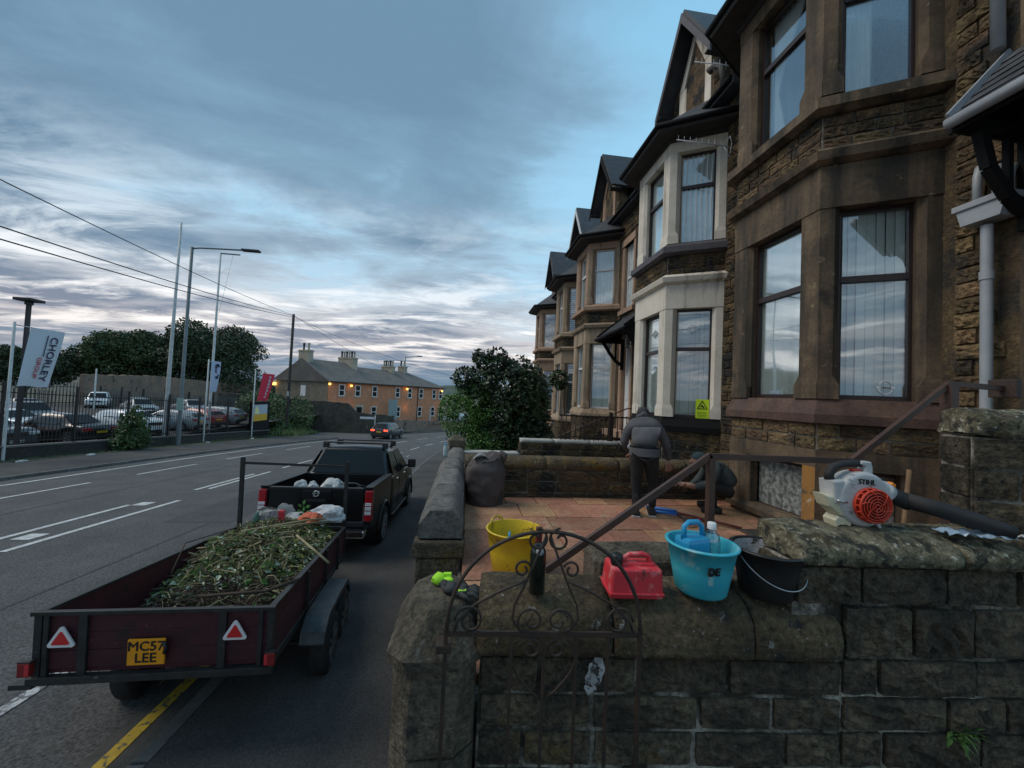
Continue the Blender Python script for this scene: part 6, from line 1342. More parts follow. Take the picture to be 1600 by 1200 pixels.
# street lamp, poles, banners
M['galvpost'] = mat('grey_galvanised_post', (.16, .18, .19), (.12, .135, .14), 3, .5, .1, 30); M['whitepole'] = mat('off_white_pole', (.55, .55, .54), (.42, .42, .41), 4, .5, .1, 30)
T = thing('street_lamp', 'tall grey street lamp with a long arm over the road', 'street lamp', (-18.15, 27.0, gz(27)+.1))
mb = MB(); mb.lathe([(.125, 0), (.125, 1.9), (.105, 2.0), (.085, 12.85), (.0, 12.87)], 14); mb.build('column', M['galvpost'], T, world=False)
MB().tube([(0, 0, 12.75), (.5, 0, 12.83), (3.1, .05, 12.93)], .05, 10).build('arm', M['galvpost'], T, world=False)
MB().bbox(3.0, 4.1, -.14, .22, 12.86, 13.0, .05).build('lantern', mat('dark_lantern_head', (.05, .055, .06), None), T, world=False)
T = thing('notice_plate', 'small pale green notice fixed to the street lamp column', 'sign', (-18.02, 26.8, 1.1)); MB().bbox(-18.3, -17.9, 26.84, 26.87, .75, 1.55, .01).build('plate', mat('pale_green_notice', (.30, .42, .38), None), T)
o = MB().lathe([(.11, -1.5), (.11, 2), (.06, 12.9), (0, 12.92)], 12).build('flagpole', M['whitepole']); o.location = (-18.9, 26.9, 0); o.rotation_euler = (0, radians(.3), 0); tag(o, 'tallest bare white flagpole standing beside the street lamp', 'flagpole')
T = thing('floodlight_mast', 'white mast with short top arm behind the pale blue banner', 'mast', (-19.4, 31.9, -1.6))
MB().lathe([(.10, 0), (.06, 14.3), (0, 14.32)], 12).build('column', M['whitepole'], T, world=False); MB().bbox(-.05, 1.4, -.05, .05, 14.22, 14.3, .01).build('arm', M['galvpost'], T, world=False); MB().tube([(.9, 0, 14.2), (.15, 0, 9.5)], .008, 4).build('halyard', M['galvpost'], T, world=False)
T = thing('floodlight_mast', 'dark grey post with square floodlight head behind the white banner', 'mast', (-19.5, 19.4, -1.)); c = T
MB().box(-.06, .06, -.06, .06, 0, 6.8).build('column', mat('dark_brown_post', (.05, .045, .05), None), T, world=False)
MB().bbox(-.35, .35, -.32, .32, 6.85, 6.98, .03).build('floodlight_head', fm_, T, world=False); MB().bbox(-.10, .10, -.1, .1, 6.7, 6.86, .02).build('bracket', fm_, T, world=False)
o = MB().lathe([(.09, -.9), (.06, 3.6), (0, 3.62)], 10).build('white_post', M['whitepole']); o.location = (-40.5, 47.3, 0); tag(o, 'plain white post standing among the cars before the brick wall', 'post')
for (x, y, zb_, zt, lb) in ((-18.55, 18.0, -1.0, 4.75, 'white pole carrying the large white banner at the left edge'), (-18.55, 30.05, -1.7, 4.3, 'white pole carrying the narrow pale blue banner'), (-18.45, 36.1, -2.0, 3.9, 'white pole carrying the red banner')):
    T = thing('flagpole', lb, 'flagpole', (x, y, zb_), group='banner poles along the fence'); MB().lathe([(.055, 0), (.045, zt-zb_), (0, zt-zb_+.01)], 10).build('pole', M['whitepole'], T, world=False)
    MB().tube([(0, 0, zt-zb_-.12), (0, 1.6 if x < -18.5 and y < 20 else 1.15, zt-zb_-.15)], .022, 6).build('banner_arm', M['whitepole'], T, world=False)
def banner(name, label, x, y0, y1, z0, z1, m, lean, amp, draw):
    T = thing(name, label, 'banner', (x, y0, z0))
    def f(u, v):
        k = (1-v)
        return Vector((x+.10+.10*sin(u*3.1+k*2.)*k, y0+(y1-y0)*u - lean*k**1.4*1.0+amp*sin(k*3.0)*.4, z0+(z1-z0)*v+.03*sin(u*6)*k))
    MB().grid(f, 14, 20).build('cloth', m, T)
    def P(u, v): return f(u, v)+Vector((.035, 0, 0))
    draw(T, P); return T
def flagtext(T, P, s, u0, v0, v1, hgt, m, nm='lettering', bold=.0):
    """text runs down the cloth: letters mapped on the banner surface"""
    cu = bpy.data.curves.new('t', 'FONT'); cu.body = s; cu.size = 1; cu.align_y = 'CENTER'; cu.offset = bold; cu.resolution_u = 3
    o = bpy.data.objects.new('t', cu); COL.objects.link(o); me = bpy.data.meshes.new_from_object(o.evaluated_get(bpy.context.evaluated_depsgraph_get())); bpy.data.objects.remove(o)
    xs = [v.co.x for v in me.vertices]; w = max(xs)-min(xs); x0 = min(xs)
    for v in me.vertices: t = (v.co.x-x0)/w; v.co = P(u0+v.co.y*hgt, v0+(v1-v0)*t)
    me.materials.clear(); me.materials.append(m); me.name = nm; link(nm, me, T, True)
M['bannerwhite'] = mat('white_banner_cloth', (.58, .60, .66), None, rough=.8); M['navy'] = mat('navy_ink', (.02, .02, .07), None); M['redink'] = mat('red_ink', (.5, .02, .04), None); M['bannerred'] = mat('crimson_banner_cloth', (.62, .012, .05), None, rough=.8); M['bannerblue'] = mat('pale_blue_banner_cloth', (.42, .47, .62), None, rough=.8)
def d1(T, P): flagtext(T, P, 'CHORLEY', .70, .88, .10, .33, M['navy'], bold=.012); flagtext(T, P, 'GROUP', .42, .50, .14, .20, M['redink'], bold=.012); MB().add([P(.49, .90), P(.52, .90), P(.52, .52), P(.49, .52)], [(0, 1, 2, 3)]).build('printed_line', M['navy'], T)
banner('banner', 'large white banner with dark and red lettering at the left edge', -18.6, 18.55, 19.95, 2.1, 4.62, M['bannerwhite'], .42, -.12, d1)
def d2(T, P):
    for k in range(7):
        a = pi*k/6; c = (.62, .80); MB().tube([P(c[0]+.10*cos(a+.5), c[1]+.045*sin(a+.5)), P(c[0]+.30*cos(a+.5), c[1]+.13*sin(a+.5))], .03, 5).build('printed_petal', M['navy'], T)
    for k in range(5): a = pi*k/4; c = (.62, .52); MB().tube([P(c[0]+.08*cos(a-2.6), c[1]+.03*sin(a-2.6)), P(c[0]+.26*cos(a-2.6), c[1]+.10*sin(a-2.6))], .03, 5).build('printed_petal', M['navy'], T)
    flagtext(T, P, 'w', .5, .74, .60, .55, M['navy'], bold=.01)
banner('banner', 'narrow pale blue banner with dark printed petals', -18.6, 30.25, 31.35, 2.0, 4.22, M['bannerblue'], .16, .1, d2)
def d3(T, P): flagtext(T, P, 'NISSAN', .60, .90, .12, .30, M['bannerwhite'], bold=.01)
banner('banner', 'crimson banner with white lettering on the slanting white pole', -18.5, 37.2, 39.4, 1.2, 3.7, M['bannerred'], .9, -.1, d3)
T = thing('advert_board', 'black framed advertising board with yellow and white poster', 'advert board', (-18.5, 37.6, -2.0))
MB().bbox(-18.75, -18.55, 36.1, 39.2, -2.1, 1.1, .03).build('board_frame', M['blackpaint'], T)
MB().box(-18.55, -18.53, 36.4, 38.7, -.62, .85).build('poster', mat('grey_white_poster', (.40, .44, .48), None), T); MB().box(-18.53, -18.515, 36.4, 38.7, -.62, -.02).build('yellow_band', mat('orange_yellow_print', (.65, .36, .03), None), T)
MB().add([(-18.512, 36.5, .05), (-18.512, 37.3, .05), (-18.512, 37.0, .75), (-18.512, 36.55, .55)], [(0, 1, 2, 3)]).build('printed_picture', mat('pale_yellow_print', (.8, .72, .35), None), T)
# telegraph pole and wires
T = thing('telegraph_pole', 'dark wooden telegraph pole rising from the bushes', 'telegraph pole', (-18.6, 43.0, -2.4)); MB().lathe([(.16, 0), (.13, 12.7), (0, 12.72)], 10).build('pole', mat('creosoted_wood', (.03, .024, .02), None), T, world=False); MB().bbox(-.1, .1, -.17, -.12, 4.0, 4.5, .01).build('plate', M['whitepole'], T, world=False)
def wire(a, b, sag, label, r_=.018):
    a = Vector(a); b = Vector(b); o = MB().tube([a.lerp(b, t)-Vector((0, 0, sag*4*t*(1-t))) for t in [k/30 for k in range(31)]], r_, 5).build('overhead_wire', M['trim']); tag(o, label, 'wire')
top = Vector((-18.55, 43, 10.15))
def past(p, k=1.55): p = Vector(p); return top+(p-top)*k
wire(top, past((-13.04, 12, 8.4)), .5, 'uppermost overhead wire running to the upper left'); wire(top, past((-12.94, 12, 7.1)), .5, 'middle overhead wire running to the left', .022); wire(top-Vector((0, 0, .15)), past((-12.92, 12, 6.8)), .5, 'lowest overhead wire running to the left', .022)
wire(top, (-8.5, 66, 3.9), .5, 'thin overhead wire running from the wooden pole to the brick terrace')
wire(top-Vector((0, 0, .1)), (5.2, 58, 4.4), 1.2, 'thin overhead wire running from the wooden pole towards the right')
T = thing('street_lamp', 'distant small street lamp in front of the brick terrace', 'street lamp', (-11.0, 69.6, -2.6)); MB().lathe([(.11, 0), (.07, 11.5), (0, 11.52)], 10).build('column', M['galvpost'], T, world=False); MB().tube([(0, 0, 11.4), (2.2, 0, 11.6)], .05, 8).build('arm', M['galvpost'], T, world=False); MB().bbox(2.0, 2.9, -.12, .12, 11.55, 11.72, .04).build('lantern', M['galvpost'], T, world=False)
o = MB().bbox(-12.6, -11.2, 65.2, 65.4, -4., 1.25, .03).build('totem_sign', mat('pale_teal_panel', (.26, .40, .40), (.34, .42, .42), .7)); tag(o, 'pale teal totem sign standing by the junction wall', 'sign')
T = thing('street_name_sign', 'white arm sign on a thin post at the junction', 'sign', (-11.1, 49.5, -2.9)); MB().tube([(-11.1, 49.5, -2.95), (-11.1, 49.5, -.5)], .05, 8).build('post', M['whitepole'], T); MB().bbox(-12.9, -11.2, 49.4, 49.46, -.98, -.70, .02).build('arm_board', M['upvcwhite'], T)
o = MB().box(-6.35, -6.05, 69.6, 69.9, -3.9, -.3).build('white_post', M['whitepole']); tag(o, 'white post on the low wall in front of the white parked car', 'post')

# ================================================================ far brick terrace
M['brick'] = mat('orange_brown_brick', (.60, .25, .13), (.46, .21, .12), 1.1, .9, .6, 9, spots=[((.66, .42, .27), 3.5, .60, .05), ((.34, .25, .18), 2., .62, .08)])
M['gable_stone'] = mat('grey_brown_rubble_gable', (.48, .42, .32), (.34, .30, .24), 1.6, .95, .9, 8, spots=[((.60, .54, .44), 4., .62, .04)])
M['slatefar'] = mat('brown_grey_slate', (.15, .135, .12), (.105, .095, .088), .9, .8, .4, 10, spots=[((.12, .11, .10), 3, .62, .05)])
M['lampglow'] = emis('orange_wall_lamp', (1., .55, .10), 3.5)
f0 = Vector((-20, 58.7, 0)); f1 = Vector((-4.6, 76.7, 0)); fu = (f1-f0).normalized(); FL = (f1-f0).length; b0 = Vector((-29.4, 63.6, 0)); gu = (b0-f0); GD = gu.length; gu.normalize()
T = thing('brick_terrace', 'long two storey brick terrace with slate roof, chimneys and orange wall lamps', 'building', tuple(f0+Vector((0, 0, -2.6))))
ez = 3.8; rz_ = 7.0; z0_ = -2.9
mb = MB(); mb.prism([f0, f1, f1+gu*GD, f0+gu*GD], (0, 0, z0_), (0, 0, ez)); mb.build('brick_wall', M['brick'], T)
mb = MB(); o_ = fu*-.06; mb.add([f0+o_+Vector((0, 0, z0_)), b0+o_+Vector((0, 0, z0_)), b0+o_+Vector((0, 0, ez)), (f0+b0)/2+o_+Vector((0, 0, rz_-.1)), f0+o_+Vector((0, 0, ez))], [(0, 4, 3, 2, 1), (0, 1, 2, 3, 4)]); mb.build('gable_wall', M['gable_stone'], T)
MB().bar(f0+fu*-.1+Vector((0, 0, ez-.1)), b0+fu*-.1+Vector((0, 0, ez-.1)), .08, .16).build('gable_band', M['trim'], T)
ns = Vector((fu.y, -fu.x, 0))   # outward normal of the front
gn = gu
def P_(s, d, z): return f0+fu*s+gu*d+Vector((0, 0, z))
mid = FL*.30; mb = MB(); h2 = rz_-.55
e0 = -.35
for (sa, sb, rzz, hip) in ((-.3, mid, rz_, 0), (mid, FL+.3, h2, 4.2)):
    a, b, c_, d_ = P_(sa, e0, ez-.08), P_(sb, e0, ez-.08), P_(sb-hip, GD/2, rzz), P_(sa, GD/2, rzz)
    e_, f_ = P_(sb, GD+.3, ez-.08), P_(sa, GD+.3, ez-.08); dn = Vector((0, 0, -.15))
    mb.add([a, b, c_, d_, e_, f_, a+dn, b+dn, e_+dn, f_+dn], [(0, 1, 2, 3), (3, 2, 4, 5), (1, 4, 2), (0, 6, 7, 1), (6, 9, 8, 7), (0, 3, 5, 9, 6), (1, 7, 8, 4)])
rf = mb.build('roof', M['slatefar'], T)
MB().bar(P_(-.2, -.42, ez-.2), P_(FL+.3, -.42, ez-.2), .12, .12).build('gutter', M['trim'], T)
def chim(s, zt, L, pots, d=None, ww=.9):
    c = P_(s, GD/2 if d is None else d, 0); mb = MB(); Mx = frame((c.x, c.y, 0), gu, Vector((0, 0, 1)).cross(gu)); mb.box(-L/2, L/2, -ww/2, ww/2, 5.2, zt, Mx); mb.box(-L/2-.08, L/2+.08, -ww/2-.08, ww/2+.08, zt-.25, zt-.1, Mx); ch = mb.build('chimney', M['gable_stone'], rf)
    for k in range(pots): q = c+gu*(L*((k+.5)/pots-.5)); MB().lathe([(.17, 0), (.13, .5), (.19, .9), (.19, 1.05), (.1, 1.05)], 8, (q.x, q.y, zt)).build('chimney_pot', M['trim'] if k % 2 else M['gable_stone'], ch)
chim(.4, 8.3, 2.0, 2); chim(mid+.3, 7.9, 3.2, 6, ww=1.0); chim(FL*.66, 7.2, 2.4, 5); chim(FL*.80, 7.5, 1.5, 2)
Mw = frame((f0.x, f0.y, 0), fu, (0, 0, 1))
nrm = Vector((fu.y, -fu.x, 0))
def fwin(s, z, w, h, door=False):
    c = f0+fu*s+nrm*.05; Mx = Matrix(((fu.x, -nrm.x, 0, c.x), (fu.y, -nrm.y, 0, c.y), (0, 0, 1, z), (0, 0, 0, 1)))
    mb = MB(); t = .11
    for a in ((-w/2, -w/2+t, 0, h), (w/2-t, w/2, 0, h), (-w/2+t, w/2-t, 0, t), (-w/2+t, w/2-t, h-t, h), (-w/2+t, w/2-t, h*.5-.05, h*.5+.05)): mb.box(a[0], a[1], -.03, .04, a[2], a[3], Mx)
    wn_ = mb.build('window', M['upvcwhite'], T); MB().box(-w/2+t, w/2-t, .0, .02, t, h-t, Mx).build('pane', M['carglass'], wn_)
    MB().box(-w/2-.12, w/2+.12, -.06, .04, -.16, -.005, Mx).build('window_sill', M['gable_stone'], T)
for s in (2.2, 5.0, 8.2, 13.0, 15.8, 18.6, 22.0, 22.9+.9): s = s*FL/24.5; fwin(s, 1.55, .95, 1.75)
for s in (8.2, 12.9, 18.4, 21.8): fwin(s*FL/24.5, -1.75, 1.0 if s != 12.9 else 1.7, 1.75)
for s in (5.2, 23.2):
    c = f0+fu*s; Mx = Matrix(((fu.x, -nrm.x, 0, c.x), (fu.y, -nrm.y, 0, c.y), (0, 0, 1, -2.6), (0, 0, 0, 1))); MB().box(-.75, .75, -.12, .1, 0, 2.9, Mx).build('door_surround', M['gable_stone'], T); MB().box(-.45, .45, -.16, -.10, 0, 2.5, Mx).build('door', M['blackpaint'], T)
for s, zz in ((-.0, 3.3), (3.6, 3.2), (14.9, 3.15), (23.9, 3.1)):
    c = f0+fu*(s*FL/24.5)+nrm*.35; lb_ = MB().bbox(c.x-.13, c.x+.13, c.y-.13, c.y+.13, zz-.18, zz+.1, .05).build('wall_lamp', M['lampglow'], T)
    pl_ = bpy.data.lights.new('wall_lamp_light', 'POINT'); pl_.energy = 6; pl_.color = (1, .55, .15); pl_.shadow_soft_size = .15; po = bpy.data.objects.new('wall_lamp_light', pl_); COL.objects.link(po); po.location = c+nrm*.35+Vector((0, 0, -.15)); po.parent = T; po.matrix_parent_inverse = pworld(T).inverted()
c = f0.lerp(b0, .97)-fu*.5; MB().bbox(c.x-.2, c.x+.2, c.y-.2, c.y+.2, 2.75, 3.2, .06).build('wall_lamp', M['lampglow'], T)
MB().bar(P_(FL*.725, -.08, -2.6), P_(FL*.725, -.08, ez-.2), .1, .1, (0, 1, 0)).build('drain_pipe', M['trim'], T)
cc = (f0*.55+b0*.45)-fu*.08; Mx = frame((cc.x, cc.y, 2.0), -gu, (0, 0, 1)); MB().box(-.5, .5, -.7, .9, -.02, .06, Mx).build('window', M['upvcwhite'], T)
# dim warm light in the farthest bay window
MB().box(4.35, 4.37, 21.7, 22.9, 4.2-.2, 4.3+.9).build('lit_lamp_shade', emis('warm_room_lamp', (1., .72, .38), 1.4), H5)

# ================================================================ trees and shrubs
def rdir(r):
    z = r.uniform(-1, 1); a = r.uniform(0, 2*pi); q = sqrt(1-z*z); return Vector((q*cos(a), q*sin(a), z))
def foliage(mb, blobs, n, size, seed, shell=.72, flat=.6, shape='quad'):
    r = random.Random(seed); tot = sum(b[1]*b[2]*b[3] for b in blobs)**1; ws = [(b[1]*b[2]*b[3])**.67 for b in blobs]; sw = sum(ws)
    for b, w in zip(blobs, ws):
        k = int(n*w/sw); c = Vector(b[0]); i = 0
        while i < k:
            d = rdir(r); q = (shell+(1-shell)*r.random()) if r.random() < .75 else r.random()**.5
            lump = 1+.22*noise.noise(d*2.2+c)+.14*noise.noise(d*5+c)
            p = c+Vector((d.x*b[1], d.y*b[2], d.z*b[3]))*q*lump
            if noise.noise(p*(1.1/max(.4, size*5)))+.25*noise.noise(p*4) < -.22: i += 1; continue
            s = size*r.uniform(.6, 1.4); u = (rdir(r)+d*.3).normalized(); v = u.orthogonal().normalized(); v = (v+rdir(r)*.5).normalized(); v = (v-u*v.dot(u)).normalized()
            if shape == 'leaf': mb.add([p-u*s, p+v*s*.55+u*s*.05, p+u*s, p-v*s*.55+u*s*.05], [(0, 1, 2, 3)])
            else: mb.add([p-u*s-v*s*.5, p+u*s*.6-v*s*.7, p+u*s+v*s*.4, p-u*s*.5+v*s*.8], [(0, 1, 2, 3)])
            i += 1
def trunk(T, base, top, r0, r1, blobs, m, seed, name='trunk'):
    r = random.Random(seed); b = Vector(base); t = Vector(top); mb = MB()
    mb.tube([b, b.lerp(t, .3)+Vector((r.uniform(-.1, .1), r.uniform(-.1, .1), 0)), b.lerp(t, .65)+Vector((r.uniform(-.2, .2), 0, 0)), t], [r0, r0*.75, r0*.55, r1], 9); 
    for bl in blobs:
        c = Vector(bl[0]); s = b.lerp(t, r.uniform(.35, .9)); m_ = s.lerp(c, .5)+Vector((r.uniform(-.2, .2), r.uniform(-.2, .2), .15)); mb.tube([s, m_, c+Vector((0, 0, bl[3]*.3))], [r0*.35, r0*.22, r0*.08], 6)
    return mb.build(name, m, T)
M['bark'] = mat('dark_bark', (.045, .038, .030), (.07, .06, .05), 6, .9, .8, 30)
def leafmat(name, a, b, sc=.8): 
    m = mat(name, a, b, sc, .6, lo=.38, hi=.62); p = m.node_tree.nodes['Principled BSDF']; p.inputs['Subsurface Weight'].default_value = 0; return m
M['leafdark'] = leafmat('dark_tree_leaf', (.022, .040, .018), (.045, .072, .028), .5); M['leafmid'] = leafmat('mid_tree_leaf', (.030, .055, .020), (.065, .10, .035), .5)
def tree(name, label, base, top, r0, blobs, n, size, m, seed, cat='tree', group=None):
    T = thing(name, label, cat, base, group=group); trunk(T, base, top, r0, r0*.3, blobs, M['bark'], seed)
    mb = MB(); foliage(mb, blobs, n, size, seed); mb.build('crown', m, T); return T
r = random.Random(4)
def bl(cx_, cy_, cz_, rx, ry, rz2, k, sd_):
    r = random.Random(sd_); out = [((cx_, cy_, cz_), rx*.72, ry*.72, rz2*.75)]
    for i in range(k):
        a = r.uniform(0, 2*pi); e = r.uniform(-.5, 1.0); out.append(((cx_+rx*.62*cos(a)*cos(e), cy_+ry*.62*sin(a)*cos(e), cz_+rz2*.62*sin(e)), rx*r.uniform(.26, .42), ry*r.uniform(.26, .42), rz2*r.uniform(.26, .42)))
    return out
tree('round_tree', 'big dark rounded tree behind the old brick wall, right of the white poles', (-54, 86.5, -5), (-54, 86.5, 9), .7, bl(-54, 86.5, 8.0, 11.8, 9, 8.6, 22, 1)+[((-46.5, 85, 3.5), 4.2, 5, 5), ((-58, 84, 3), 6, 5, 5)], 52000, .17, M['leafdark'], 1)
tree('round_tree', 'broad uneven dark tree left of the big rounded tree', (-66, 83, -4), (-66, 83, 7), .6, bl(-66, 83, 6.2, 9.5, 8, 6.8, 16, 2), 42000, .17, M['leafmid'], 2)
tree('round_tree', 'smaller ragged tree at the left part of the tree line', (-76, 76, -3), (-76, 76, 4), .5, bl(-76, 76, 3.8, 7, 6, 4.6, 10, 3), 18000, .17, M['leafdark'], 3)
tree('round_tree', 'low dark tree filling the gap behind the white banner', (-80, 66, -3), (-80, 66, 4), .5, bl(-79, 66, 3.2, 7, 6, 4.4, 10, 5), 18000, .17, M['leafdark'], 8)
tree('round_tree', 'thin-leaved tree cut by the left edge', (-78, 62, -3), (-78, 62, 7), .4, bl(-77.5, 61, 7.0, 5.0, 4, 4.2, 10, 6), 11000, .13, M['leafmid'], 9)
tree('hedge_tree', 'low scrubby trees along the wall between the trees and the terrace', (-52, 104, -5), (-52, 104, 1), .4, bl(-50, 100, 1.2, 10, 7, 3.0, 10, 7), 14000, .17, M['leafdark'], 10)
# scrub by the telegraph pole
M['scrub'] = leafmat('bramble_leaf', (.030, .060, .018), (.075, .12, .03), 1.2); M['scrubhi'] = leafmat('light_grass_blade', (.10, .15, .045), (.16, .20, .07), 1.5)
T = thing('bramble_bush', 'tangle of dark brambles around the wooden telegraph pole', 'bush', (-20.5, 45, -2.4)); mb = MB(); foliage(mb, [((-20.6, 44, -.9), 2.2, 2.6, 2.4), ((-22.5, 46, .2), 2.6, 2.6, 1.9), ((-18.9, 46.5, -.6), 1.5, 2.4, 2.2), ((-24, 48, -.2), 2.4, 2.4, 2.2), ((-19.4, 42.4, -1.8), 1.6, 1.8, 1.2)], 12000, .12, 31, shape='leaf'); mb.build('leaves', M['scrub'], T)
MB().tube([(-20.5, 44.5, -2.6), (-20.7, 44.6, -.5)], .06, 6).build('stem', M['bark'], T)
T = thing('long_grass', None, None, (-18.2, 43, -2.3)); 
mb = MB(); r = random.Random(6)
for k in range(2200):
    x = r.uniform(-20.2, -16.6); y = r.uniform(40.2, 46.5); z = gz(y)+.08; h = r.uniform(.3, .95)*(1-.5*abs(x+18.4)/2); a = r.uniform(0, 2*pi); l = r.uniform(.05, .35); w = .03
    mb.add([(x-w*cos(a+1.57), y-w*sin(a+1.57), z), (x+w*cos(a+1.57), y+w*sin(a+1.57), z), (x+l*cos(a), y+l*sin(a), z+h)], [(0, 1, 2)])
bpy.data.objects.remove(T); o = mb.build('long_grass', M['scrubhi']); o['kind'] = 'stuff'; o['label'] = 'long pale grass at the foot of the telegraph pole'
T = thing('shrub', 'dark conical shrub growing through the car lot fence', 'bush', (-18.3, 23.6, -1.3)); mb = MB(); foliage(mb, [((-18.3, 23.7, -.45), .75, .85, .75), ((-18.3, 23.7, .25), .55, .65, .6), ((-18.25, 23.5, -.8), .85, 1.0, .5), ((-18.3, 23.9, .7), .25, .3, .45)], 6500, .065, 33, shape='leaf'); mb.build('leaves', M['scrub'], T); MB().tube([(-18.3, 23.7, -1.4), (-18.3, 23.7, .6)], [.06, .02], 6).build('stem', M['bark'], T)
# weeds and litter strip along the fence
mb = MB(); r = random.Random(8)
for k in range(1500):
    y = r.uniform(14, 39.5); x = -18.45+abs(r.gauss(0, .28)); z = gz(y)+.1; h = r.uniform(.03, .16); a = r.uniform(0, 2*pi); w = .012
    mb.add([(x-w, y, z), (x+w, y, z), (x+.08*cos(a), y+.08*sin(a), z+h)], [(0, 1, 2)])
o = mb.build('verge_weeds', M['scrubhi']); o['kind'] = 'stuff'; o['label'] = 'thin weeds along the foot of the car lot fence'
strip('verge_soil', -18.8, -17.9, 9, 40, .106, mat('verge_soil', (.09, .085, .065), (.05, .048, .04), 3, .95, .5, 40, spots=[((.45, .45, .44), 5, .70, .02)]), kind='structure')
for i, (x, y, lb) in enumerate(((-17.75, 17.9, 'white scrap of litter on the far pavement, nearest the left edge'), (-17.6, 20.6, 'white scrap of litter near the foot of the fence, below the dark saloon'), (-17.9, 29.5, 'white scrap of litter beside the foot of the street lamp'), (-17.6, 34.6, 'white scrap of litter near the red banner pole'))):
    crumple('litter', lb, 'litter', (x, y, gz(y)+.1), .13, .16, .05, M['clothwhite'], i)
# ---- the big bush in the front gardens: lilac behind, bright privet in front
M['lilac'] = leafmat('lilac_leaf', (.014, .034, .011), (.034, .066, .020), 1.6); M['privet'] = leafmat('privet_leaf', (.055, .14, .022), (.10, .22, .035), 1.3); M['privetd'] = leafmat('privet_leaf_low', (.030, .075, .018), (.055, .12, .025), 1.3)
for m_ in ('lilac',): M[m_].node_tree.nodes['Principled BSDF'].inputs['Roughness'].default_value = .5
T = thing('lilac_bush', 'large dark big-leaved bush standing in the front garden beside the buff bay', 'bush', (1.6, 12.2, .75))
B = [((1.35, 12.2, 2.5), 1.35, 1.2, 1.25), ((.45, 12.0, 2.85), .62, .7, .75), ((1.98, 12.3, 2.75), .7, .9, .85), ((.9, 12.1, 3.45), .62, .7, .48), ((1.7, 12.2, 3.4), .62, .7, .50), ((1.2, 12.0, 1.5), 1.2, 1.0, .95), ((2.15, 12.1, 2.0), .55, .9, .9), ((-.05, 12.0, 3.1), .42, .5, .38), ((.35, 12, 3.75), .22, .3, .28), ((1.9, 11.7, 1.2), .9, .7, .6), ((.9, 12, 3.85), .35, .4, .28)]
trunk(T, (1.5, 12.2, .6), (1.5, 12.2, 2.6), .12, .05, B, M['bark'], 3)
mb = MB(); foliage(mb, B, 21000, .062, 41, shape='leaf'); mb.build('crown', M['lilac'], T)
T = thing('privet_bush', 'bright green small-leaved bush overhanging the pavement beside the dark bush', 'bush', (-.1, 12.1, .7))
B = [((-.15, 12.0, 1.95), .62, .8, .75), ((.15, 12.2, 2.55), .55, .6, .55), ((-.45, 12.0, 2.2), .38, .6, .42), ((.45, 11.6, 2.2), .5, .5, .55), ((.25, 11.6, 1.25), .72, .6, .52), ((.65, 11.4, 1.1), .55, .5, .42)]
mb = MB(); foliage(mb, B, 11000, .036, 43, shape='leaf'); mb.build('crown', M['privet'], T); trunk(T, (.0, 12.1, .5), (0, 12.1, 1.9), .05, .02, B, M['bark'], 4)
T = thing('hanging_plant', 'dark climbing plant on the front of the fourth buff bay', 'plant', (3.9, 15.2, 3.2)); mb = MB(); foliage(mb, [((3.7, 15.3, 3.35), .4, .6, .4)], 900, .07, 45, shape='leaf'); mb.build('leaves', M['lilac'], T)
# ================================================================ people
def skin_body(nodes, edges, root, name, m, parent, sub=2, smooth=True):
    me = bpy.data.meshes.new(name); me.from_pydata([n[0] for n in nodes], edges, []); o = bpy.data.objects.new(name, me); COL.objects.link(o)
    sk = o.modifiers.new('skin', 'SKIN'); sk.use_smooth_shade = True
    for i, n in enumerate(nodes):
        rr = n[1] if isinstance(n[1], tuple) else (n[1], n[1]); me.skin_vertices[0].data[i].radius = rr; me.skin_vertices[0].data[i].use_root = (i == root)
    s = o.modifiers.new('sub', 'SUBSURF'); s.levels = s.render_levels = sub
    dg = bpy.context.evaluated_depsgraph_get(); ev = bpy.data.meshes.new_from_object(o.evaluated_get(dg)); bpy.data.objects.remove(o)
    for v in ev.vertices: v.co += noise.noise_vector(v.co*9)*.008 + noise.noise_vector(v.co*22)*.003
    ev.materials.clear(); ev.materials.append(m); ev.name = name; ev.polygons.foreach_set('use_smooth', [True]*len(ev.polygons)); ev.update()
    return link(name, ev, parent, False)
M['jacket'] = mat('charcoal_jacket', (.12, .12, .128), (.075, .075, .080), 5, .85, .5, 60); M['trousers'] = mat('black_dusty_trousers', (.012, .012, .013), (.022, .022, .022), 5, .9, .5, 60, spots=[((.08, .08, .08), 6, .66, .08)])
M['skin'] = mat('skin', (.36, .20, .14), (.30, .16, .11), 8, .55); M['hat'] = mat('dark_knit_hat', (.035, .036, .038), (.055, .055, .056), 40, .9, .6, 200); M['shoe'] = mat('black_trainer', (.012, .012, .012), None, rough=.5); M['tealcloth'] = mat('dark_green_grey_jacket', (.055, .070, .070), (.035, .045, .046), 6, .85, .5, 60)
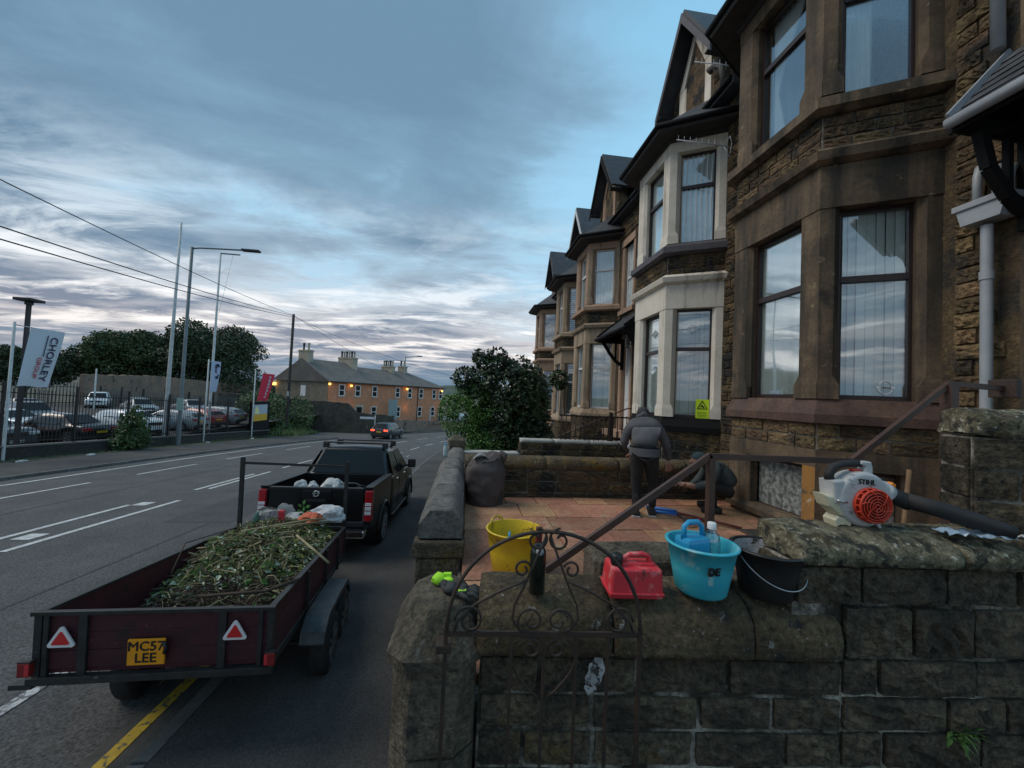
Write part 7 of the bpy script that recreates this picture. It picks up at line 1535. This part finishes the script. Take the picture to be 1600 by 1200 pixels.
def hand(T, o, d, up, s=1., side=1):
    """palm, four bent fingers, thumb; d = direction of the hand, up = back of the hand"""
    d = Vector(d).normalized(); up = Vector(up); up = (up-d*up.dot(d)).normalized(); l = d.cross(up)*side; o = Vector(o)
    pal = MB(); bm = bmesh.new(); bmesh.ops.create_icosphere(bm, subdivisions=2, radius=1)
    for v in bm.verts: v.co = o+d*(v.co.x*.05*s+.04*s)+l*v.co.y*.042*s+up*v.co.z*.017*s
    h = pal.bm(bm, smooth=True).build('hand', M['skin'], T, world=False)
    for k, (off, L) in enumerate(((-.030, .066), (-.010, .076), (.011, .071), (.031, .056))):
        b = o+d*.078*s+l*off*s; MB().tube([b-d*.015*s, b+d*L*.45*s+up*.004*s, b+d*L*.8*s-up*.018*s, b+d*L*.92*s-up*.036*s], [.0095*s, .009*s, .0085*s, .006*s], 7).build('finger', M['skin'], h, world=False)
    b = o+d*.02*s-l*.035*s; MB().tube([b, b-l*.025*s+d*.025*s-up*.01*s, b-l*.032*s+d*.058*s-up*.02*s], [.012*s, .010*s, .007*s], 7).build('thumb', M['skin'], h, world=False)
    return h
# man bending forward, seen from behind, feet at the origin, facing +y
T = thing('person', 'man in charcoal jacket, dark trousers and knit hat bending forward on the patio', 'person', (2.38, 4.86, 1.10), rz=radians(-20)); T.scale = (.96, .96, .96)
# torso bends towards +y; hips at .88
def V(*a): return Vector(a)
legs = [(V(0, .0, .93), (.165, .13)), (V(-.085, -.01, .80), (.115, .12)), (V(-.10, .04, .46), .075), (V(-.09, .00, .10), .055), (V(.085, -.01, .80), (.115, .12)), (V(.13, .10, .46), .075), (V(.13, .10, .10), .055)]
tr = skin_body(legs, [(0, 1), (1, 2), (2, 3), (0, 4), (4, 5), (5, 6)], 0, 'trousers', M['trousers'], T)
tor = [(V(0, .0, .90), (.185, .135)), (V(0, .08, 1.06), (.185, .135)), (V(0, .17, 1.20), (.195, .13)), (V(0, .25, 1.29), (.15, .11)), (V(0, .33, 1.34), (.07, .075)),
       (V(-.19, .22, 1.22), .088), (V(-.27, .26, .98), .068), (V(-.17, .42, .83), .052), (V(.19, .22, 1.22), .088), (V(.31, .27, .99), .068), (V(.37, .36, .74), .050)]
jk = skin_body(tor, [(0, 1), (1, 2), (2, 3), (3, 4), (3, 5), (5, 6), (6, 7), (3, 8), (8, 9), (9, 10)], 0, 'jacket', M['jacket'], T)
MB().lathe([(.205, -.05), (.207, -.03), (.198, .06)], 24, (0, .01, .885), sy=.80).build('jacket_hem', M['jacket'], jk, world=False)
hd = MB(); bm = bmesh.new(); bmesh.ops.create_icosphere(bm, subdivisions=3, radius=1)
for v in bm.verts: v.co = V(v.co.x*.078, .44+v.co.y*.095, 1.37+v.co.z*.105)
head = hd.bm(bm, smooth=True).build('head', M['skin'], T, world=False)
bm = bmesh.new(); bmesh.ops.create_icosphere(bm, subdivisions=3, radius=1)
for v in bm.verts: z = max(v.co.z, -.35); v.co = V(v.co.x*.093, .415+v.co.y*.105, 1.395+z*.108)
MB().bm(bm, smooth=True).build('knit_hat', M['hat'], head, world=False)
MB().tube([(-.07, .36, 1.34), (0, .30, 1.40), (.07, .36, 1.34)], .045, 8).build('collar', M['jacket'], jk, world=False)
for s in (-1, 1): bm = bmesh.new(); bmesh.ops.create_icosphere(bm, subdivisions=2, radius=1); [setattr(v, 'co', V(s*.082+v.co.x*.012, .45+v.co.y*.02, 1.35+v.co.z*.03)) for v in bm.verts]; MB().bm(bm, smooth=True).build('ear', M['skin'], head, world=False)
MB().tube([(0, .53, 1.36), (0, .555, 1.33), (0, .54, 1.315)], [.012, .015, .010], 7).build('nose', M['skin'], head, world=False)
hand(T, (.375, .375, .71), (.05, .25, -1), (.3, -1, 0), 1.05); hand(T, (-.16, .44, .80), (.2, .4, -1), (0, -1, 0), 1.0, -1)
for x, y in ((-.09, .0), (.13, .10)):
    sh = MB().bbox(x-.05, x+.05, y-.07, y+.22, .0, .085, .03).build('shoe', M['shoe'], T, world=False); MB().bbox(x-.052, x+.052, y-.075, y+.225, -.0, .022, .008).build('sole', mat('white_sole_%d' % int(x*100+20), (.4, .4, .4), None), sh, world=False)
MB().tube([(-.19, .05, .98), (-.215, .06, .94), (-.19, .03, .90)], .018, 6).build('cloth_scrap', M['clothwhite'], jk, world=False)
# man crouching by the wall
T = thing('person', 'man crouching low in the dark corner beyond the handrail, working with his hands', 'person', (3.75, 5.15, 1.10), rz=radians(78))
# faces +y local (towards -X in the world)
legs = [(V(0, -.05, .30), (.12, .11)), (V(-.12, .02, .30), .09), (V(-.17, .34, .42), .075), (V(-.15, .20, .10), .055), (V(.12, .02, .30), .09), (V(.17, .32, .36), .075), (V(.15, .14, .10), .055)]
skin_body(legs, [(0, 1), (1, 2), (2, 3), (0, 4), (4, 5), (5, 6)], 0, 'trousers', M['trousers'], T)
tor = [(V(0, -.08, .34), (.15, .13)), (V(0, -.02, .48), (.16, .13)), (V(0, .10, .60), (.155, .12)), (V(0, .22, .66), (.11, .10)), (V(0, .30, .68), (.06, .065)), (V(-.17, .18, .60), .075), (V(-.20, .32, .40), .058), (V(-.14, .48, .34), .045), (V(.17, .18, .60), .075), (V(.20, .30, .38), .058), (V(.13, .46, .30), .045)]
skin_body(tor, [(0, 1), (1, 2), (2, 3), (3, 4), (3, 5), (5, 6), (6, 7), (3, 8), (8, 9), (9, 10)], 0, 'jacket', M['tealcloth'], T)
bm = bmesh.new(); bmesh.ops.create_icosphere(bm, subdivisions=3, radius=1)
for v in bm.verts: v.co = V(v.co.x*.078, .38+v.co.y*.10, .70+v.co.z*.105)
head = MB().bm(bm, smooth=True).build('head', M['skin'], T, world=False)
bm = bmesh.new(); bmesh.ops.create_icosphere(bm, subdivisions=3, radius=1)
for v in bm.verts: z = max(v.co.z, -.1); v.co = V(v.co.x*.092, .365+v.co.y*.112, .73+z*.10)
MB().bm(bm, smooth=True).build('woollen_hat', mat('teal_hat', (.02, .045, .05), None, rough=.9), head, world=False)
MB().tube([(0, .47, .70), (0, .50, .67), (0, .485, .655)], [.012, .015, .010], 7).build('nose', M['skin'], head, world=False)
for s in (-1, 1):
    bm = bmesh.new(); bmesh.ops.create_icosphere(bm, subdivisions=2, radius=1); [setattr(v, 'co', V(s*.08+v.co.x*.012, .38+v.co.y*.02, .69+v.co.z*.03)) for v in bm.verts]; MB().bm(bm, smooth=True).build('ear', M['skin'], head, world=False)
    MB().bbox(s*.03-.012, s*.03+.012, .468, .478, .705, .713, .003).build('eye', M['shoe'], head, world=False)
MB().tube([(-.14, .46, .35), (-.11, .58, .37)], [.042, .034], 8).build('forearm', M['skin'], T, world=False); MB().tube([(.13, .44, .31), (.08, .58, .33)], [.042, .034], 8).build('forearm', M['skin'], T, world=False)
hand(T, (-.10, .58, .37), (.5, 1, -.1), (0, 0, 1), .95); hand(T, (.07, .58, .33), (-.4, 1, .1), (0, 0, 1), .95, -1)
for x, y in ((-.15, .16), (.15, .10)): MB().bbox(x-.05, x+.05, y-.05, y+.22, .0, .09, .03).build('shoe', M['shoe'], T, world=False)
T = thing('sandpaper_block', 'small white block held in the crouching man\'s hands', 'tool', (3.05, 5.25, 1.45)); MB().bbox(3.0, 3.12, 5.22, 5.27, 1.47, 1.50, .005).build('block', M['clothwhite'], T)
